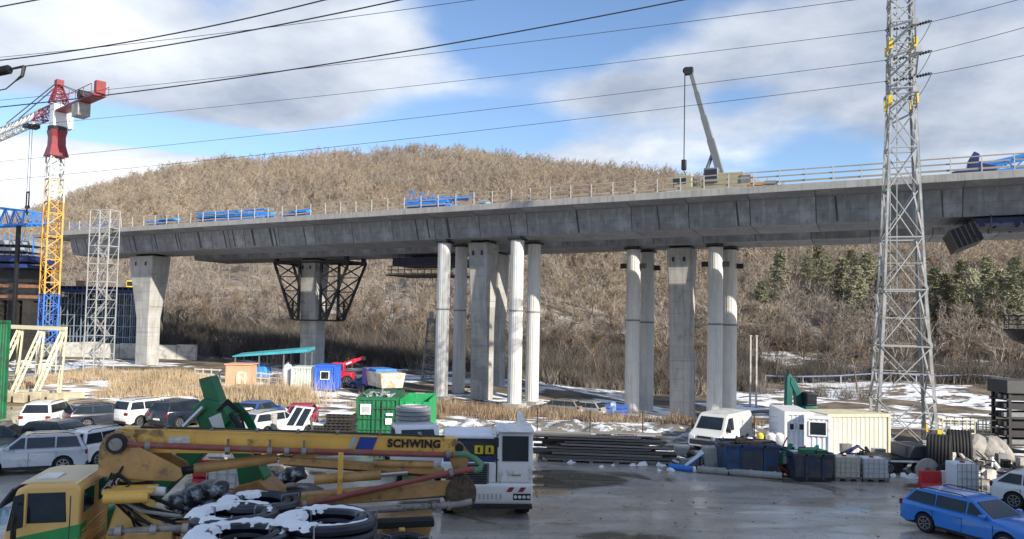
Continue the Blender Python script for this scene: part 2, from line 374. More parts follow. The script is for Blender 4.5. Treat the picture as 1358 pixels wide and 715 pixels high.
# ================================================================ trees
def seg3(mb, p, q, r0, r1, n=3):
    mb.tube([p, q], [r0, r1], n, False, False)
def bare_tree(seed, h, levels, tw, twigs, spread=.55, trunk_n=5):
    """trunk and limbs as tapering tubes, fine twigs as thin slivers; returns trunk builder, crown builder"""
    rg = random.Random(seed); T = MB(); C = MB()
    def twig(p, d, ln):
        a = d.orthogonal().normalized(); a.rotate(Matrix.Rotation(rg.uniform(0, 6.28), 3, d)); e = p+d*ln+a*ln*rg.uniform(-.25, .25)
        C.add([p-a*tw*.5, p+a*tw*.5, e], [(0, 1, 2)])
    def grow(p, d, ln, r, lv):
        mb = T if lv == 0 else C
        k = 3 if lv == 0 else 2; pts = [p]; dd = d.copy()
        for i in range(k):
            dd = (dd+Vector((rg.uniform(-1, 1), rg.uniform(-1, 1), rg.uniform(-.2, .7)))*.13).normalized(); pts.append(pts[-1]+dd*ln/k)
        rs = [r*(1-.62*i/k) for i in range(k+1)]
        mb.tube(pts, rs, trunk_n if lv == 0 else 3, False, False)
        if lv < levels:
            nb = rg.randint(5, 7) if lv == 0 else rg.randint(3, 4)
            for i in range(nb):
                t = rg.uniform(.38 if lv == 0 else .25, 1); j = min(int(t*k), k-1); q = pts[j].lerp(pts[j+1], t*k-j)
                ax = dd.orthogonal().normalized(); ax.rotate(Matrix.Rotation(rg.uniform(0, 6.28), 3, dd))
                nd = (dd*(1-spread)+ax*spread+Vector((0, 0, .22))).normalized()
                grow(q, nd, ln*rg.uniform(.42, .62), r*.42, lv+1)
        else:
            for i in range(twigs):
                t = rg.uniform(.1, 1); j = min(int(t*k), k-1); q = pts[j].lerp(pts[j+1], t*k-j)
                nd = (dd*.7+Vector((rg.uniform(-1, 1), rg.uniform(-1, 1), rg.uniform(-.4, 1)))*.8).normalized()
                twig(q, nd, h*rg.uniform(.05, .11))
    grow(Vector((0, 0, -.3)), Vector((0, 0, 1)), h*.55, h*.017, 0)
    return T, C
def shrub(seed, h, n, tw):
    rg = random.Random(seed); C = MB()
    for i in range(n):
        a = rg.uniform(0, 6.28); r = abs(rg.gauss(0, .35))*h; p = Vector((math.cos(a)*r, math.sin(a)*r, -.1))
        d = Vector((rg.uniform(-.5, .5), rg.uniform(-.5, .5), 1)).normalized(); ln = h*rg.uniform(.5, 1.05); s = d.orthogonal().normalized(); s.rotate(Matrix.Rotation(rg.uniform(0, 6.28), 3, d))
        mid = p+d*ln*.55; C.add([p-s*tw, p+s*tw, mid+s*tw*.5, mid-s*tw*.5], [(0, 1, 2, 3)])
        for k in range(4):
            dd = (d+Vector((rg.uniform(-1, 1), rg.uniform(-1, 1), rg.uniform(-.2, .6)))*.7).normalized(); q = p+d*ln*rg.uniform(.3, .9); C.add([q-s*tw*.45, q+s*tw*.45, q+dd*ln*.4], [(0, 1, 2)])
    return C
bark_tan = mat('twigs_tan', (.32, .262, .202), .9, 0, .10, .03, second=(.265, .23, .195), sscale=.016, samt=.5, rand=.2, world=True)
bark_grey = mat('twigs_grey', (.25, .21, .172), .9, 0, .12, .04, second=(.20, .18, .16), sscale=.03, samt=.5, rand=.2, world=True)
bark_dark = mat('twigs_dark', (.115, .10, .085), .9, 0, .3, .05, rand=.35)
bark_warm = mat('twigs_warm', (.29, .235, .17), .9, 0, .12, .03, second=(.22, .19, .16), sscale=.02, samt=.5, rand=.22, world=True)
def gn_scatter(name, pts, proto, label=None):
    """a wood that reads as one mass: copies of one tree on given points"""
    me = bpy.data.meshes.new(name); me.from_pydata([p for p, s_, r_ in pts], [], [])
    at = me.attributes.new('sc', 'FLOAT', 'POINT'); at.data.foreach_set('value', [s_ for p, s_, r_ in pts])
    ar = me.attributes.new('rz', 'FLOAT', 'POINT'); ar.data.foreach_set('value', [r_ for p, s_, r_ in pts])
    o = bpy.data.objects.new(name, me); COL.objects.link(o); o['kind'] = 'stuff'
    if label: o['label'] = label
    g = bpy.data.node_groups.new(name, 'GeometryNodeTree'); g.interface.new_socket('Geometry', in_out='INPUT', socket_type='NodeSocketGeometry'); g.interface.new_socket('Geometry', in_out='OUTPUT', socket_type='NodeSocketGeometry')
    N = g.nodes; L = g.links; i_ = N.new('NodeGroupInput'); o_ = N.new('NodeGroupOutput')
    ip = N.new('GeometryNodeInstanceOnPoints'); oi = N.new('GeometryNodeObjectInfo'); oi.inputs['Object'].default_value = proto; oi.inputs['As Instance'].default_value = True
    a1 = N.new('GeometryNodeInputNamedAttribute'); a1.data_type = 'FLOAT'; a1.inputs['Name'].default_value = 'sc'
    a2 = N.new('GeometryNodeInputNamedAttribute'); a2.data_type = 'FLOAT'; a2.inputs['Name'].default_value = 'rz'
    cx = N.new('ShaderNodeCombineXYZ'); L.new(a2.outputs['Attribute'], cx.inputs[2])
    L.new(i_.outputs[0], ip.inputs['Points']); L.new(oi.outputs['Geometry'], ip.inputs['Instance']); L.new(cx.outputs[0], ip.inputs['Rotation']); L.new(a1.outputs['Attribute'], ip.inputs['Scale'])
    L.new(ip.outputs[0], o_.inputs[0])
    md = o.modifiers.new('scatter', 'NODES'); md.node_group = g
    return o
def proto(name, mb, m): return bpy.data.objects.new(name, mb.mesh(name, m))
def joined(TC): return MB().add(TC[0].v, TC[0].f).add(TC[1].v, TC[1].f)
rg = random.Random(11)
def spread(n, y0, y1, pw=1.0, px0=-60, px1=1420, ok=None):
    out = []
    while len(out) < n:
        y = y0+(y1-y0)*rg.random()**pw; px = rg.uniform(px0, px1); x = (px-679)/F*y
        if ok and not ok(x, y, px): continue
        out.append((Vector((x, y, gz(x, y)-.2)), rg.choice((.5, .65, .8, .95, 1.1, 1.3))*rg.uniform(.88, 1.12), rg.uniform(0, 6.28)))
    return out
def woods():
    pr = [proto('hill_tree', joined(bare_tree(20+i, 10.5+i, 2, .075, 24, .6, 3)), m) for i, m in enumerate((bark_tan, bark_tan, bark_warm))]
    for i in range(3): gn_scatter('hill_woodland', spread(5600 if i < 2 else 4400, 215, 640, .8), pr[i], 'bare brown woodland covering the hill behind the viaduct')
    pg = [proto('slope_tree', joined(bare_tree(40+i, 10, 3, .07, 5, .55, 3)), m) for i, m in enumerate((bark_grey, bark_warm))]
    gn_scatter('slope_woodland', spread(760, 126, 225, 1.0), pg[0], 'grey leafless trees on the lower slope under the deck')
    gn_scatter('slope_woodland', spread(620, 150, 260, 1.0, 560, 1420), pg[1], 'warm brown leafless trees on the right hand slope')
    ps = [proto('scrub', shrub(60, 3.2, 80, .035), bark_dark), proto('scrub', shrub(61, 2.6, 70, .035), bark_grey)]
    gn_scatter('scrub', spread(2300, 108, 146, 1.0, 190, 1000), ps[0], 'dark leafless scrub at the foot of the slope')
    gn_scatter('scrub', spread(620, 104, 175, 1.0, -60, 1420, lambda x, y, p: p < 980 or math.sin(y*.25+x*.02) > .2), ps[1], 'brown brushwood on the valley floor')
    gn_scatter('scrub', spread(420, 112, 165, 1.0, 900, 1420, lambda x, y, p: math.sin(y*.25+x*.02) > .45), ps[0], 'dark hedge like brush between the snow fields')
    # dry reeds and brush in front of the piers
    rd = MB()
    tan = mat('dry_reed', (.40, .31, .20), .9, 0, .25, .3, rand=.0); rus = mat('rust_reed', (.21, .145, .095), .9, 0, .3, .3)
    def tuft(mb, x, y, h, n, w=.02):
        z = gz(x, y)
        for i in range(n):
            a = rg.uniform(0, 6.28); d = Vector((rg.uniform(-.35, .35), rg.uniform(-.35, .35), 1))*h*rg.uniform(.5, 1.1); p = Vector((x+rg.uniform(-.4, .4), y+rg.uniform(-.4, .4), z-.05)); s_ = Vector((math.cos(a), math.sin(a), 0))*w
            mb.add([p-s_, p+s_, p+d], [(0, 1, 2)])
    r2 = MB()
    for i in range(2600):
        px = rg.uniform(-30, 480); Y = rg.uniform(60, 76); x = (px-679)/F*Y; c_ = math.sin(x*.55)+math.sin(x*.21+Y*.3)
        if c_ < -.4: continue
        tuft(rd, x, Y, .55+.35*max(0, c_), 14, .028)
    for i in range(90):
        px = rg.gauss(372, 40); Y = rg.uniform(61, 66); tuft(rd, (px-679)/F*Y, Y, rg.uniform(1.6, 3.0), 7, .025)
    for i in range(2300):
        px = rg.uniform(480, 1010); Y = rg.uniform(53.5, 66); x = (px-679)/F*Y; c_ = math.sin(x*.9+Y*.5)+math.sin(x*2.3-Y*.8)
        if c_ < -.75: continue
        tuft(r2 if rg.random() < .7 else rd, x, Y, rg.uniform(.3, .75)+.28*max(0, c_), 11, .022)
    tag(rd.build('dry_reeds', tan), 'tall pale dry reeds standing beyond the parked cars', kind='stuff')
    tag(r2.build('dry_brush', rus), 'reddish dry brush in front of the concrete piers', kind='stuff')
woods()
def pine(seed, h):
    rg_ = random.Random(seed); T = MB(); C = MB()
    T.tube([(0, 0, -.3), (.1, 0, h*.5), (0, .1, h*.97)], [h*.018, h*.013, .02], 6, False, False)
    n = 30
    for i in range(n):
        z = h*(.22+.77*i/n); rad = h*.21*(1-(i/n))**.62*rg_.uniform(.65, 1.15)+.12
        for k in range(rg_.randint(4, 6)):
            a = rg_.uniform(0, 6.28); tip = Vector((math.cos(a)*rad, math.sin(a)*rad, z+rad*rg_.uniform(-.12, .3))); b0 = Vector((0, 0, z))
            C.tube([b0, tip], [.04, .012], 3, False, False)
            for j in range(9):
                t = rg_.uniform(.35, 1.05); p = b0.lerp(tip, t)+Vector((rg_.gauss(0, .18), rg_.gauss(0, .18), rg_.gauss(0, .12)))
                for q in range(3):
                    u = Vector((rg_.gauss(0, 1), rg_.gauss(0, 1), rg_.gauss(.3, .8))).normalized()*rg_.uniform(.25, .5); w = u.orthogonal().normalized()*.09
                    C.add([p-w, p+w, p+u], [(0, 1, 2)])
    return T, C
bark_m = mat('pine_bark', (.13, .08, .05), .9, 0, .3, 3)
needle = mat('pine_needles', (.23, .228, .145), .8, 0, .3, .3, rand=.2)
def pines():
    pr = [pine(80+i, 11) for i in range(3)]
    ms = [(t.mesh('trunk', bark_m), c.mesh('crown', needle)) for t, c in pr]
    spots = [(800, 352, 200, .55), (1010, 398, 165, .75), (1034, 372, 185, 1.0), (1072, 372, 200, .9), (1096, 378, 190, .95), (1118, 386, 180, 1.0), (1136, 392, 172, .95), (1150, 380, 185, 1.1), (1168, 396, 172, .9),
             (1240, 398, 170, 1.0), (1256, 404, 165, .95), (1270, 412, 158, .85), (1288, 414, 160, 1.05), (1304, 405, 166, .95), (1316, 416, 156, .95), (1328, 402, 168, 1.0), (1341, 414, 158, 1.0), (1354, 404, 164, 1.05), (1085, 360, 215, 1.0), (1128, 364, 212, .9), (1276, 384, 190, 1.0), (1310, 380, 195, 1.0), (1346, 382, 192, 1.0)]
    names = ['lone small pine showing under the deck between the two column groups', 'short pine standing left of the pylon, first from the round columns', 'tall slim pine left of the pylon, second from the round columns',
             'pine high on the slope left of the pylon, third from the columns', 'pine left of the pylon, fourth from the columns', 'broad pine left of the pylon, fifth from the columns', 'pine left of the pylon, two trees before its leg', 'tall pine just left of the pylon leg', 'low pine half hidden by the left pylon leg',
             'pine just right of the pylon leg', 'second pine right of the pylon', 'short third pine right of the pylon', 'fourth pine right of the pylon below the dark formwork', 'fifth pine right of the pylon', 'sixth pine right of the pylon', 'seventh pine right of the pylon', 'eighth pine right of the pylon', 'rightmost pine at the edge of the picture',
             'rear pine above the group left of the pylon', 'rear pine nearest the pylon on its left', 'rear pine under the hanging formwork', 'rear pine behind the fifth pine right of the pylon', 'rear pine at the right edge of the picture']
    for i, (px, py, Y, s) in enumerate(spots):
        p = P(px, py, Y); z = gz(p.x, Y); t = thing('pine_tree', names[i], 'tree', (p.x, Y, z), rg.uniform(0, 6), 'pines on the slope')
        s *= 1.45; t.scale = (s*1.15, s*1.15, s); put('trunk', ms[i % 3][0], t); put('crown', ms[i % 3][1], t)
pines()
def lone_trees():
    pr = [bare_tree(100+i, 11, 4, .045, 4, .5, 6) for i in range(4)]
    bark = mat('tree_bark', (.15, .115, .085), .9, 0, .3, 2, rand=.2); tw = mat('tree_twigs', (.17, .13, .095), .9, 0, .25, 1, rand=.25)
    ms = [(t.mesh('trunk', bark), c.mesh('crown', tw)) for t, c in pr]
    A = [(236, 'first bare tree right of the left concrete pier'), (262, 'second bare tree right of the left concrete pier'), (284, 'forked bare tree between left pier and black brackets'), (318, 'bare tree in front of dark scrub left of black brackets'), (350, 'bare tree just left of the black bracketed pier'),
         (465, 'bare tree right of the black bracketed pier'), (497, 'bare tree under the blue hanging formwork'), (528, 'tall bare tree left of the lattice mast'), (556, 'bare tree beside the lattice mast'),
         (742, 'bare tree first right of the left round columns'), (766, 'wide bare tree between the two column groups'), (795, 'bare tree second from the right column group'), (818, 'bare tree just left of the right column group'), (876, 'bare tree seen between columns and the wide pier'), (932, 'bare tree seen right of the wide pier'),
         (1000, 'bare tree behind the two white poles'), (1030, 'bare tree right of the two white poles'), (1066, 'bare tree above the teal excavator'), (1100, 'bare tree left of the pylon above the cabins'), (1138, 'bare tree at the left leg of the pylon'), (1262, 'bare tree right of the pylon on the snowy slope'), (1300, 'bare tree right side below the pines'), (1338, 'bare tree at right edge beside the round platform')]
    for i, (px, lab) in enumerate(A):
        Y = rg.uniform(112, 138); x = (px-679)/F*Y
        t = thing('bare_tree', lab, 'tree', (x, Y, gz(x, Y)), rg.uniform(0, 6), 'leafless trees on the slope'); s = rg.uniform(.75, 1.05); t.scale = (s, s, s)
        put('trunk', ms[i % 4][0], t); put('crown', ms[i % 4][1], t)
lone_trees()
# ================================================================ the two viaduct decks
BE, BN, B0 = Vector((.9033, -.4291, 0)), Vector((.4291, .9033, 0)), Vector((0, 67.1, 0))
GR = .010
def DZ(s): return (s+18)*GR          # the deck climbs gently to the right
def B(s, v, z): return B0+BE*s+BN*v+Vector((0, 0, z+(DZ(s) if z > 10 else 0)))
def s_at(px, v):
    """position along the bridge seen in column px at offset v from the near edge"""
    k = (px-679)/F
    for _ in range(1):
        # X = k*Y ;  X = BE.x*s+BN.x*v ; Y = B0.y+BE.y*s+BN.y*v
        return (k*(B0.y+BN.y*v)-BN.x*v)/(BE.x-k*BE.y)
BROT = math.atan2(BE.y, BE.x)
ZT, ZB = 17.2, 14.6
def section(w):
    return [(0, ZT), (0, ZT-.38), (1.55, ZT-.62), (2.05, ZB), (w-2.05, ZB), (w-1.55, ZT-.62), (w, ZT-.38), (w, ZT)]
def viaduct(label, v0, w, s0, s1, seglen):
    c = B(s0, v0, 0)
    t = thing('viaduct', label, 'bridge', (c.x, c.y, DZ(s0)), BROT); t.rotation_euler = (0, -GR, BROT)
    t['group'] = 'twin decks of the viaduct'
    n = int((s1-s0)/seglen); sec = section(w)
    core = MB().prism([(a+(.06 if a < w/2 else -.06), z+(.05 if z < 15 else 0)) for a, z in sec[1:7]], .02, n*seglen-.02, 'x'); core.build('girder_core', mat('joint_dark', (.05, .05, .05), .9), t)
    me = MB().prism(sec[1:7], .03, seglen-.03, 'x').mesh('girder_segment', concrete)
    for i in range(n):
        o = put('girder_segment', me, t); o.location = (i*seglen, random.uniform(-.012, .012), 0)
    MB().box(-.6 if v0 else -5, n*seglen+.3, 0, w, ZT-.376, ZT-.02).build('deck_slab', concrete_d, t)
    MB().box(-.6, n*seglen+.3, -.06, .38, ZT-.34, ZT+.22).build('edge_beam', mat('edge_beam', (.30, .30, .295), .85, 0, .15, .7, .2, 9, streak=.4), t, bevel=.02)
    # construction joint streaks: shallow pilaster strips where the formwork met
    for x in (.33, .36, .53, .55, .58):
        pass
    return t, n*seglen
S0 = -63
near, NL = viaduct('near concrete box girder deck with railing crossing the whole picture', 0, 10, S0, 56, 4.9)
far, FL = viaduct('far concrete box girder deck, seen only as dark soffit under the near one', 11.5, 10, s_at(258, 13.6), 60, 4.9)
def deck_railing():
    post = MB().box(-.035, .035, -.03, .03, 0, 1.15).mesh('railing_post', mat('rail_grey', (.42, .42, .41), .6, 0, .1, 2))
    rail_m = mat('rail_wood', (.30, .26, .21), .8, 0, .25, 1, stretch=(.3, 3, 3))
    x = 0.2
    while x < NL:
        o = put('railing_post', post, near); o.location = (x, .02, ZT+.2); o.rotation_euler = (random.uniform(-.03, .03), random.uniform(-.02, .02), 0); o2 = x; x += 1.9
    for z, h in ((.25, .14), (.72, .10), (1.12, .09)):
        x = 0
        while x < NL:
            l = min(5.6, NL-x); q = put('rail', MB().box(0, l-.03, .055, .09, -h/2, h/2).mesh('rail', rail_m), near); q.location = (x, random.uniform(0, .01), ZT+.2+z+random.uniform(-.02, .02)); x += 5.6
    post2 = None
    for i in range(0, int(FL/3.8)):
        o = put('railing_post', post, far); o.location = (i*3.8+.3, 9.9, ZT-.02)
    MB().box(0, FL, 9.93, 9.96, ZT+1.0, ZT+1.1).build('rail', rail_m, far)
deck_railing()
def streaks():
    """dark vertical strips on the web where wet formwork joints stain it, as thin raised mortar ribs"""
    m = mat('joint_mortar', (.06, .06, .062), .9, 0, .3, 1)
    for px in (100, 112, 170, 176, 205, 232, 236, 262, 296, 302, 308, 333, 357, 363, 402, 551, 566, 592, 676, 765, 873, 978, 1110, 1252):
        s = s_at(px, 1.8)-S0
        if s < .5: continue
        w = random.choice((.10, .16, .28)); k = (2.05-1.55)/(ZT-.62-ZB)
        q = MB(); z0, z1 = ZB+random.uniform(.0, .2), ZT-.66
        y = lambda z: 1.55+(ZT-.62-z)*k-.012
        q.add([(s, y(z1), z1), (s+w, y(z1), z1), (s+w+.12, y(z0), z0), (s+.12, y(z0), z0), (s, y(z1)+.04, z1), (s+w, y(z1)+.04, z1), (s+w+.12, y(z0)+.04, z0), (s+.12, y(z0)+.04, z0)], [(0, 1, 2, 3), (7, 6, 5, 4), (0, 4, 5, 1), (1, 5, 6, 2), (2, 6, 7, 3), (3, 7, 4, 0)]).build('joint_strip', m, near)
streaks()
def pier(parent, px, v, zg, wt, wb, dep, ztop=ZB, flare=.45, L0=0):
    """wall pier: a shaft that opens out towards the girder, with bearing plinths and a drainage slot"""
    s = s_at(px, v)-L0; v0 = v-(0 if parent is near else 11.5)
    hh = ztop-.22-zg; zf = zg+hh*flare
    q = MB()
    def ring(z, w, d): return [(s-w/2, v0-d/2, z), (s+w/2, v0-d/2, z), (s+w/2, v0+d/2, z), (s-w/2, v0+d/2, z)]
    q.loft([ring(zg-.6, wb, dep*.62), ring(zf, wb*1.02, dep*.64), ring(zg+hh*.80, wt*.9, dep*.9), ring(zg+hh, wt, dep)])
    o = q.build('pier', concrete_l, parent, bevel=.12)
    for sg in (-.3, .3):
        MB().box(s+sg*wt-.35, s+sg*wt+.35, v0-dep*.3, v0+dep*.3, ztop-.24, ztop+.02).build('bearing', steel_d, o)
    for sg in (-.22, .22):
        MB().cb((s+sg*wt, v0-dep/2-.01, zg+hh*.93), (.22, .05, .45)).build('recess', steel_d, o)
    for k in (.33, .62): MB().cb((s, v0, zg+hh*k), (wb*1.03 if k < .45 else wb*1.09, dep*.655 if k < .45 else dep*.71, .035)).build('pour_joint', concrete_d, o)
    return o
pier(near, 199, 5.2, .3, 4.0, 2.2, 2.8, L0=S0)
pier(near, 642, 5.0, -.6, 2.15, 1.75, 2.6, L0=S0)
fs0 = s_at(258, 13.6)
pier(far, 417, 16.5, .3, 2.7, 2.5, 3.0, L0=fs0)
pier(far, 906, 16.3, -2.6, 2.5, 2.1, 3.0, L0=fs0)
pier(far, 659, 16.3, -1.3, 2.15, 1.75, 2.8, L0=fs0)
colm = mat('column_concrete', (.56, .56, .545), .85, 0, .1, .8, .15, 10, None, 1, .5, .3, .04)
def column(px, v, zg, ztop, lab, r=.66, stub=False):
    s = s_at(px, v); p = B(s, v, 0); t = thing('support_column', lab, 'column', (p.x, p.y, zg), BROT, 'temporary columns beside the piers')
    hh = ztop+DZ(s)-zg
    nf = 40; fl = lambda k, rr_: rr_*(1-.045*(k % 4 == 0)-.02*(k % 4 == 2))
    MB().loft([[(fl(k, rr_)*math.cos(k*2*math.pi/nf), fl(k, rr_)*math.sin(k*2*math.pi/nf), z) for k in range(nf)] for rr_, z in ((r, -.4), (r*.94, hh-.35))]).build('shaft', colm, t)
    MB().cb((0, 0, hh-.26), (r*2.1, r*2.1, .2)).build('cap_plate', steel_d, t); MB().cb((0, 0, hh-.09), (.9, .9, .2)).build('jack', steel_g, t)
    MB().cb((0, 0, -.1), (r*2.7, r*2.7, .4)).build('footing', concrete_l, t, bevel=.04)
    MB().cyl((0, 0, hh*.55), (0, 0, hh*.56), r*.985, None, 20).build('pour_joint', concrete_d, t)
    if stub:
        for sg in (-1, 1): MB().cb((sg*(r+.28), 0, hh-2.0), (.6, .45, .5)).build('bracket', steel_d, t)
column(588, 2.6, -.5, ZB, 'sunlit round column, leftmost of the four beside the near middle pier')
column(611, 6.4, -.6, ZB, 'shaded round column just right of the leftmost one at the middle pier')
column(685, 2.6, -.7, ZB, 'sunlit round column right of the middle pier, nearer of its pair')
column(708, 6.4, -.8, ZB, 'round column right of the middle pier, farther of its pair')
column(840, 14.6, -2.2, ZB, 'round column with steel brackets, leftmost at the right hand pier', .75, True)
column(859, 17.8, -2.6, ZB, 'round column with steel brackets, second from left at the right hand pier', .75, True)
column(949, 14.6, -2.8, ZB, 'round column right of the right hand pier, nearer of its pair', .75, True)
column(968, 17.8, -2.9, ZB, 'dark round column right of the right hand pier, rightmost of all', .75, True)
# ================================================================ lattice helpers
def lattice(mb, c0, c1, nseg, w, d=None, cross=True):
    """add a square lattice boom between quads c0 and c1 (4 corners each)"""
    c0 = [Vector(q) for q in c0]; c1 = [Vector(q) for q in c1]; d = d or w*.6
    for a, b in zip(c0, c1): mb.bar(a, b, w)
    n = len(c0)
    for i in range(nseg):
        t0, t1 = i/nseg, (i+1)/nseg
        for k in range(n):
            a0, a1 = c0[k].lerp(c1[k], t0), c0[k].lerp(c1[k], t1); j = (k+1) % n; b0, b1 = c0[j].lerp(c1[j], t0), c0[j].lerp(c1[j], t1)
            mb.bar(a0, b0, d)
            if cross == 2: mb.bar(a0, b1, d); mb.bar(b0, a1, d)
            else: (mb.bar(a0, b1, d) if (i+k) % 2 else mb.bar(b0, a1, d))
    for k in range(n): mb.bar(c1[k], c1[(k+1) % n], d)
    return mb
def sq(x, y, z, h): return [(x-h, y-h, z), (x+h, y-h, z), (x+h, y+h, z), (x-h, y+h, z)]

# ---------------------------------------------------------------- tower crane
def tower_crane():
    Y = 80; base = P(60, 500, Y); gzv = gz(base.x, Y)
    ja = math.atan2(12.0, -14.1)
    t = thing('tower_crane', 'tower crane with yellow mast, blue foot and red head beside the left deck end', 'crane', (base.x, Y, gzv), ja)
    h = .70
    blue = mat('crane_blue', (.03, .14, .52), .5, 0, .15, 2); grey = mat('crane_grey', (.5, .5, .48), .5, .1, .12, 2)
    orange_y = mat('mast_orange', (.62, .33, .06), .5, 0, .2, 1); pale = mat('mast_pale', (.55, .44, .30), .55, 0, .3, .8)
    zt = 7+(413-205)*.08-gzv
    plan = [(0, 3.4, galv), (3.4, 6.2, blue), (6.2, 8.7, blue)]
    z = 8.7; k = 0
    ends = []
    while z < zt-.2: z2 = min(z+2.45, zt); ends.append((z, z2)); z = z2
    for i, (a, b) in enumerate(ends): plan.append((a, b, yellow_c if i < 4 else (pale if i < 5 else grey if i % 1 == 0 and i > 4 else pale)))
    for a, b, m in plan: lattice(MB(), sq(0, 0, a, h), sq(0, 0, b, h), 2, .15, .08).build('mast_section', m, t)
    MB().box(-1.6, 1.6, -1.6, 1.6, -.4, .25).build('base_slab', concrete_l, t)
    # climbing collar and slewing unit, red
    r = MB(); r.loft([[(x*.95, y*.95, zt-.2) for x, y in ((-1, -1), (1, -1), (1, 1), (-1, 1))], [(x*.68, y*.68, zt+1.0) for x, y in ((-1, -1), (1, -1), (1, 1), (-1, 1))], [(x*.66, y*.66, zt+1.9) for x, y in ((-1, -1), (1, -1), (1, 1), (-1, 1))], [(x*.78, y*.78, zt+2.6) for x, y in ((-1, -1), (1, -1), (1, 1), (-1, 1))]])
    r.build('slewing_unit', red_p, t)
    MB().cyl((0, 0, zt+2.6), (0, 0, zt+3.0), .9, None, 20).build('slewing_ring', steel_d, t)
    zj = zt+4.6
    c = MB().box(-.7, .6, -.65, .65, zt+3.0, zt+5.4).build('machine_house', white_p, t, bevel=.08)
    MB().box(-.2, 1.0, -1.5, -.67, zt+3.0, zt+4.8).build('cab', white_p, t, bevel=.1)
    MB().box(.2, 1.02, -1.53, -.8, zt+3.7, zt+4.6).build('cab_window', glassm, t)
    # jib: triangular lattice along +x, counter jib along -x
    for i in range(9):
        x0, x1 = 1+i*5.2, 1+(i+1)*5.2-.08
        q = MB(); lattice(q, [(x0, -.6, zj), (x0, .6, zj), (x0, 0, zj+1.25)], [(x1, -.6, zj), (x1, .6, zj), (x1, 0, zj+1.25)], 4, .13, .07); q.build('jib_section', grey if i else red_p, t)
    q = MB(); q.box(-11, -.9, -.6, .6, zj-.15, zj+.05); q.bar((-11, -.8, zj+.9), (-1, -.8, zj+.9), .05); q.bar((-11, .8, zj+.9), (-1, .8, zj+.9), .05)
    for x in range(-11, 0, 2): q.bar((x, -.8, zj), (x, -.8, zj+.9), .05); q.bar((x, .8, zj), (x, .8, zj+.9), .05)
    q.build('counter_jib', red_p, t)
    for i in range(3): MB().box(-7.2+i*.6, -6.7+i*.6, -.6, .6, zj-1.5, zj-.17).build('counterweight', concrete_l, t, bevel=.03)
    MB().box(-11.2, -10.6, -.45, .45, zj+.05, zj+1.3).build('winch', red_p, t, bevel=.05)
    MB().cyl((-7.5, -.7, zj+.5), (-7.5, .7, zj+.5), .45).build('winch_drum', steel_d, t)
    za = 7+(410-103)*.08-gzv
    q = MB(); lattice(q, sq(0, 0, zt+5.6, .75), sq(.1, 0, za-.4, .22), 5, .14, .08); q.box(-.3, .5, -.35, .35, za-.4, za+.2); q.bar((-.5, -.5, za-2), (-1.4, -.5, za-2), .06); q.bar((-1.4, -.5, za-2), (-1.4, -.5, za-1), .05); q.build('tower_peak', red_p, t)
    for y in (-.15, .15): bar(t, (.1, y, za), (16, y*2, zj+1.25), .09, steel_g, 'tie_bar')
    for y in (-.5, .5): bar(t, (.1, y*.3, za-.2), (-8.5, y, zj+.2), .07, steel_g, 'tie_bar')
    # trolley and hook about 9 m out on the jib
    xx = 8.2
    MB().box(xx-.7, xx+.7, -.7, .7, zj-.45, zj-.1).build('trolley', steel_d, t)
    zh = 7+(414-272)*.086-gzv
    for y in (-.12, .12): bar(t, (xx, y, zj-.3), (xx, y, zh+1.2), .04, steel_d, 'hoist_rope')
    q = MB(); q.bar((xx-.4, 0, zh+1.2), (xx+.4, 0, zh+1.2), .15); q.bar((xx-.4, 0, zh+1.2), (xx-.4, 0, zh-.5), .12); q.bar((xx+.4, 0, zh+1.2), (xx+.4, 0, zh-.5), .12); q.bar((xx-.4, 0, zh-.5), (xx+.4, 0, zh-.5), .3); q.tube([(xx, 0, zh-.5), (xx+.25, 0, zh-1), (xx, 0, zh-1.3), (xx-.3, 0, zh-1.1)], .08, 6); q.build('hook_block', steel_d, t)
tower_crane()

# ---------------------------------------------------------------- grey stair tower up to the deck
def stair_tower():
    Y = 84; p = P(130, 497, Y); g0 = gz(p.x, Y); t = thing('stair_tower', 'grey scaffold stair tower standing in front of the left deck', 'scaffold', (p.x, Y, g0), R(-14))
    sc = mat('scaffold_steel', (.46, .47, .47), .5, .2, .15, 2); w, d = 1.3, .75; top = 18.3-g0; n = 9; hs = top/n
    for x in (-w, 0, w):
        for y in (-d, d): bar(t, (x, y, -.1), (x, y, top), .08, sc, 'standard')
    deckm = mat('scaffold_deck', (.33, .33, .32), .6, .2, .2, 2)
    for i in range(n+1):
        z = i*hs
        for y in (-d, d): bar(t, (-w, y, z), (w, y, z), .06, sc, 'ledger')
        for x in (-w, w): bar(t, (x, -d, z), (x, d, z), .06, sc, 'transom')
        if i == n: break
        for y in (-d, d):
            bar(t, (-w, y, z+hs*.55), (w, y, z+hs*.55), .045, sc, 'guard_rail')
            bar(t, (-w, y, z), (0, y, z+hs) if i % 2 else (0, y, z+hs), .045, sc); bar(t, (0, y, z), (w, y, z+hs), .045, sc)
        s = 1 if i % 2 else -1
        q = MB()
        for off in (-.28, .28): q.bar((-s*w*.8, off, z+.05), (s*w*.8, off, z+hs), .06, .16)
        for k in range(9): q.cb((-s*w*.8+s*1.6*w*(k+.5)/9, 0, z+.05+(hs-.05)*(k+.5)/9), (.2, .56, .04))
        q.build('stair_flight', deckm, t)
        MB().box(s*w*.75-.25, s*w*.75+.25, -d, d, z+hs-.05, z+hs).build('landing', deckm, t)
stair_tower()

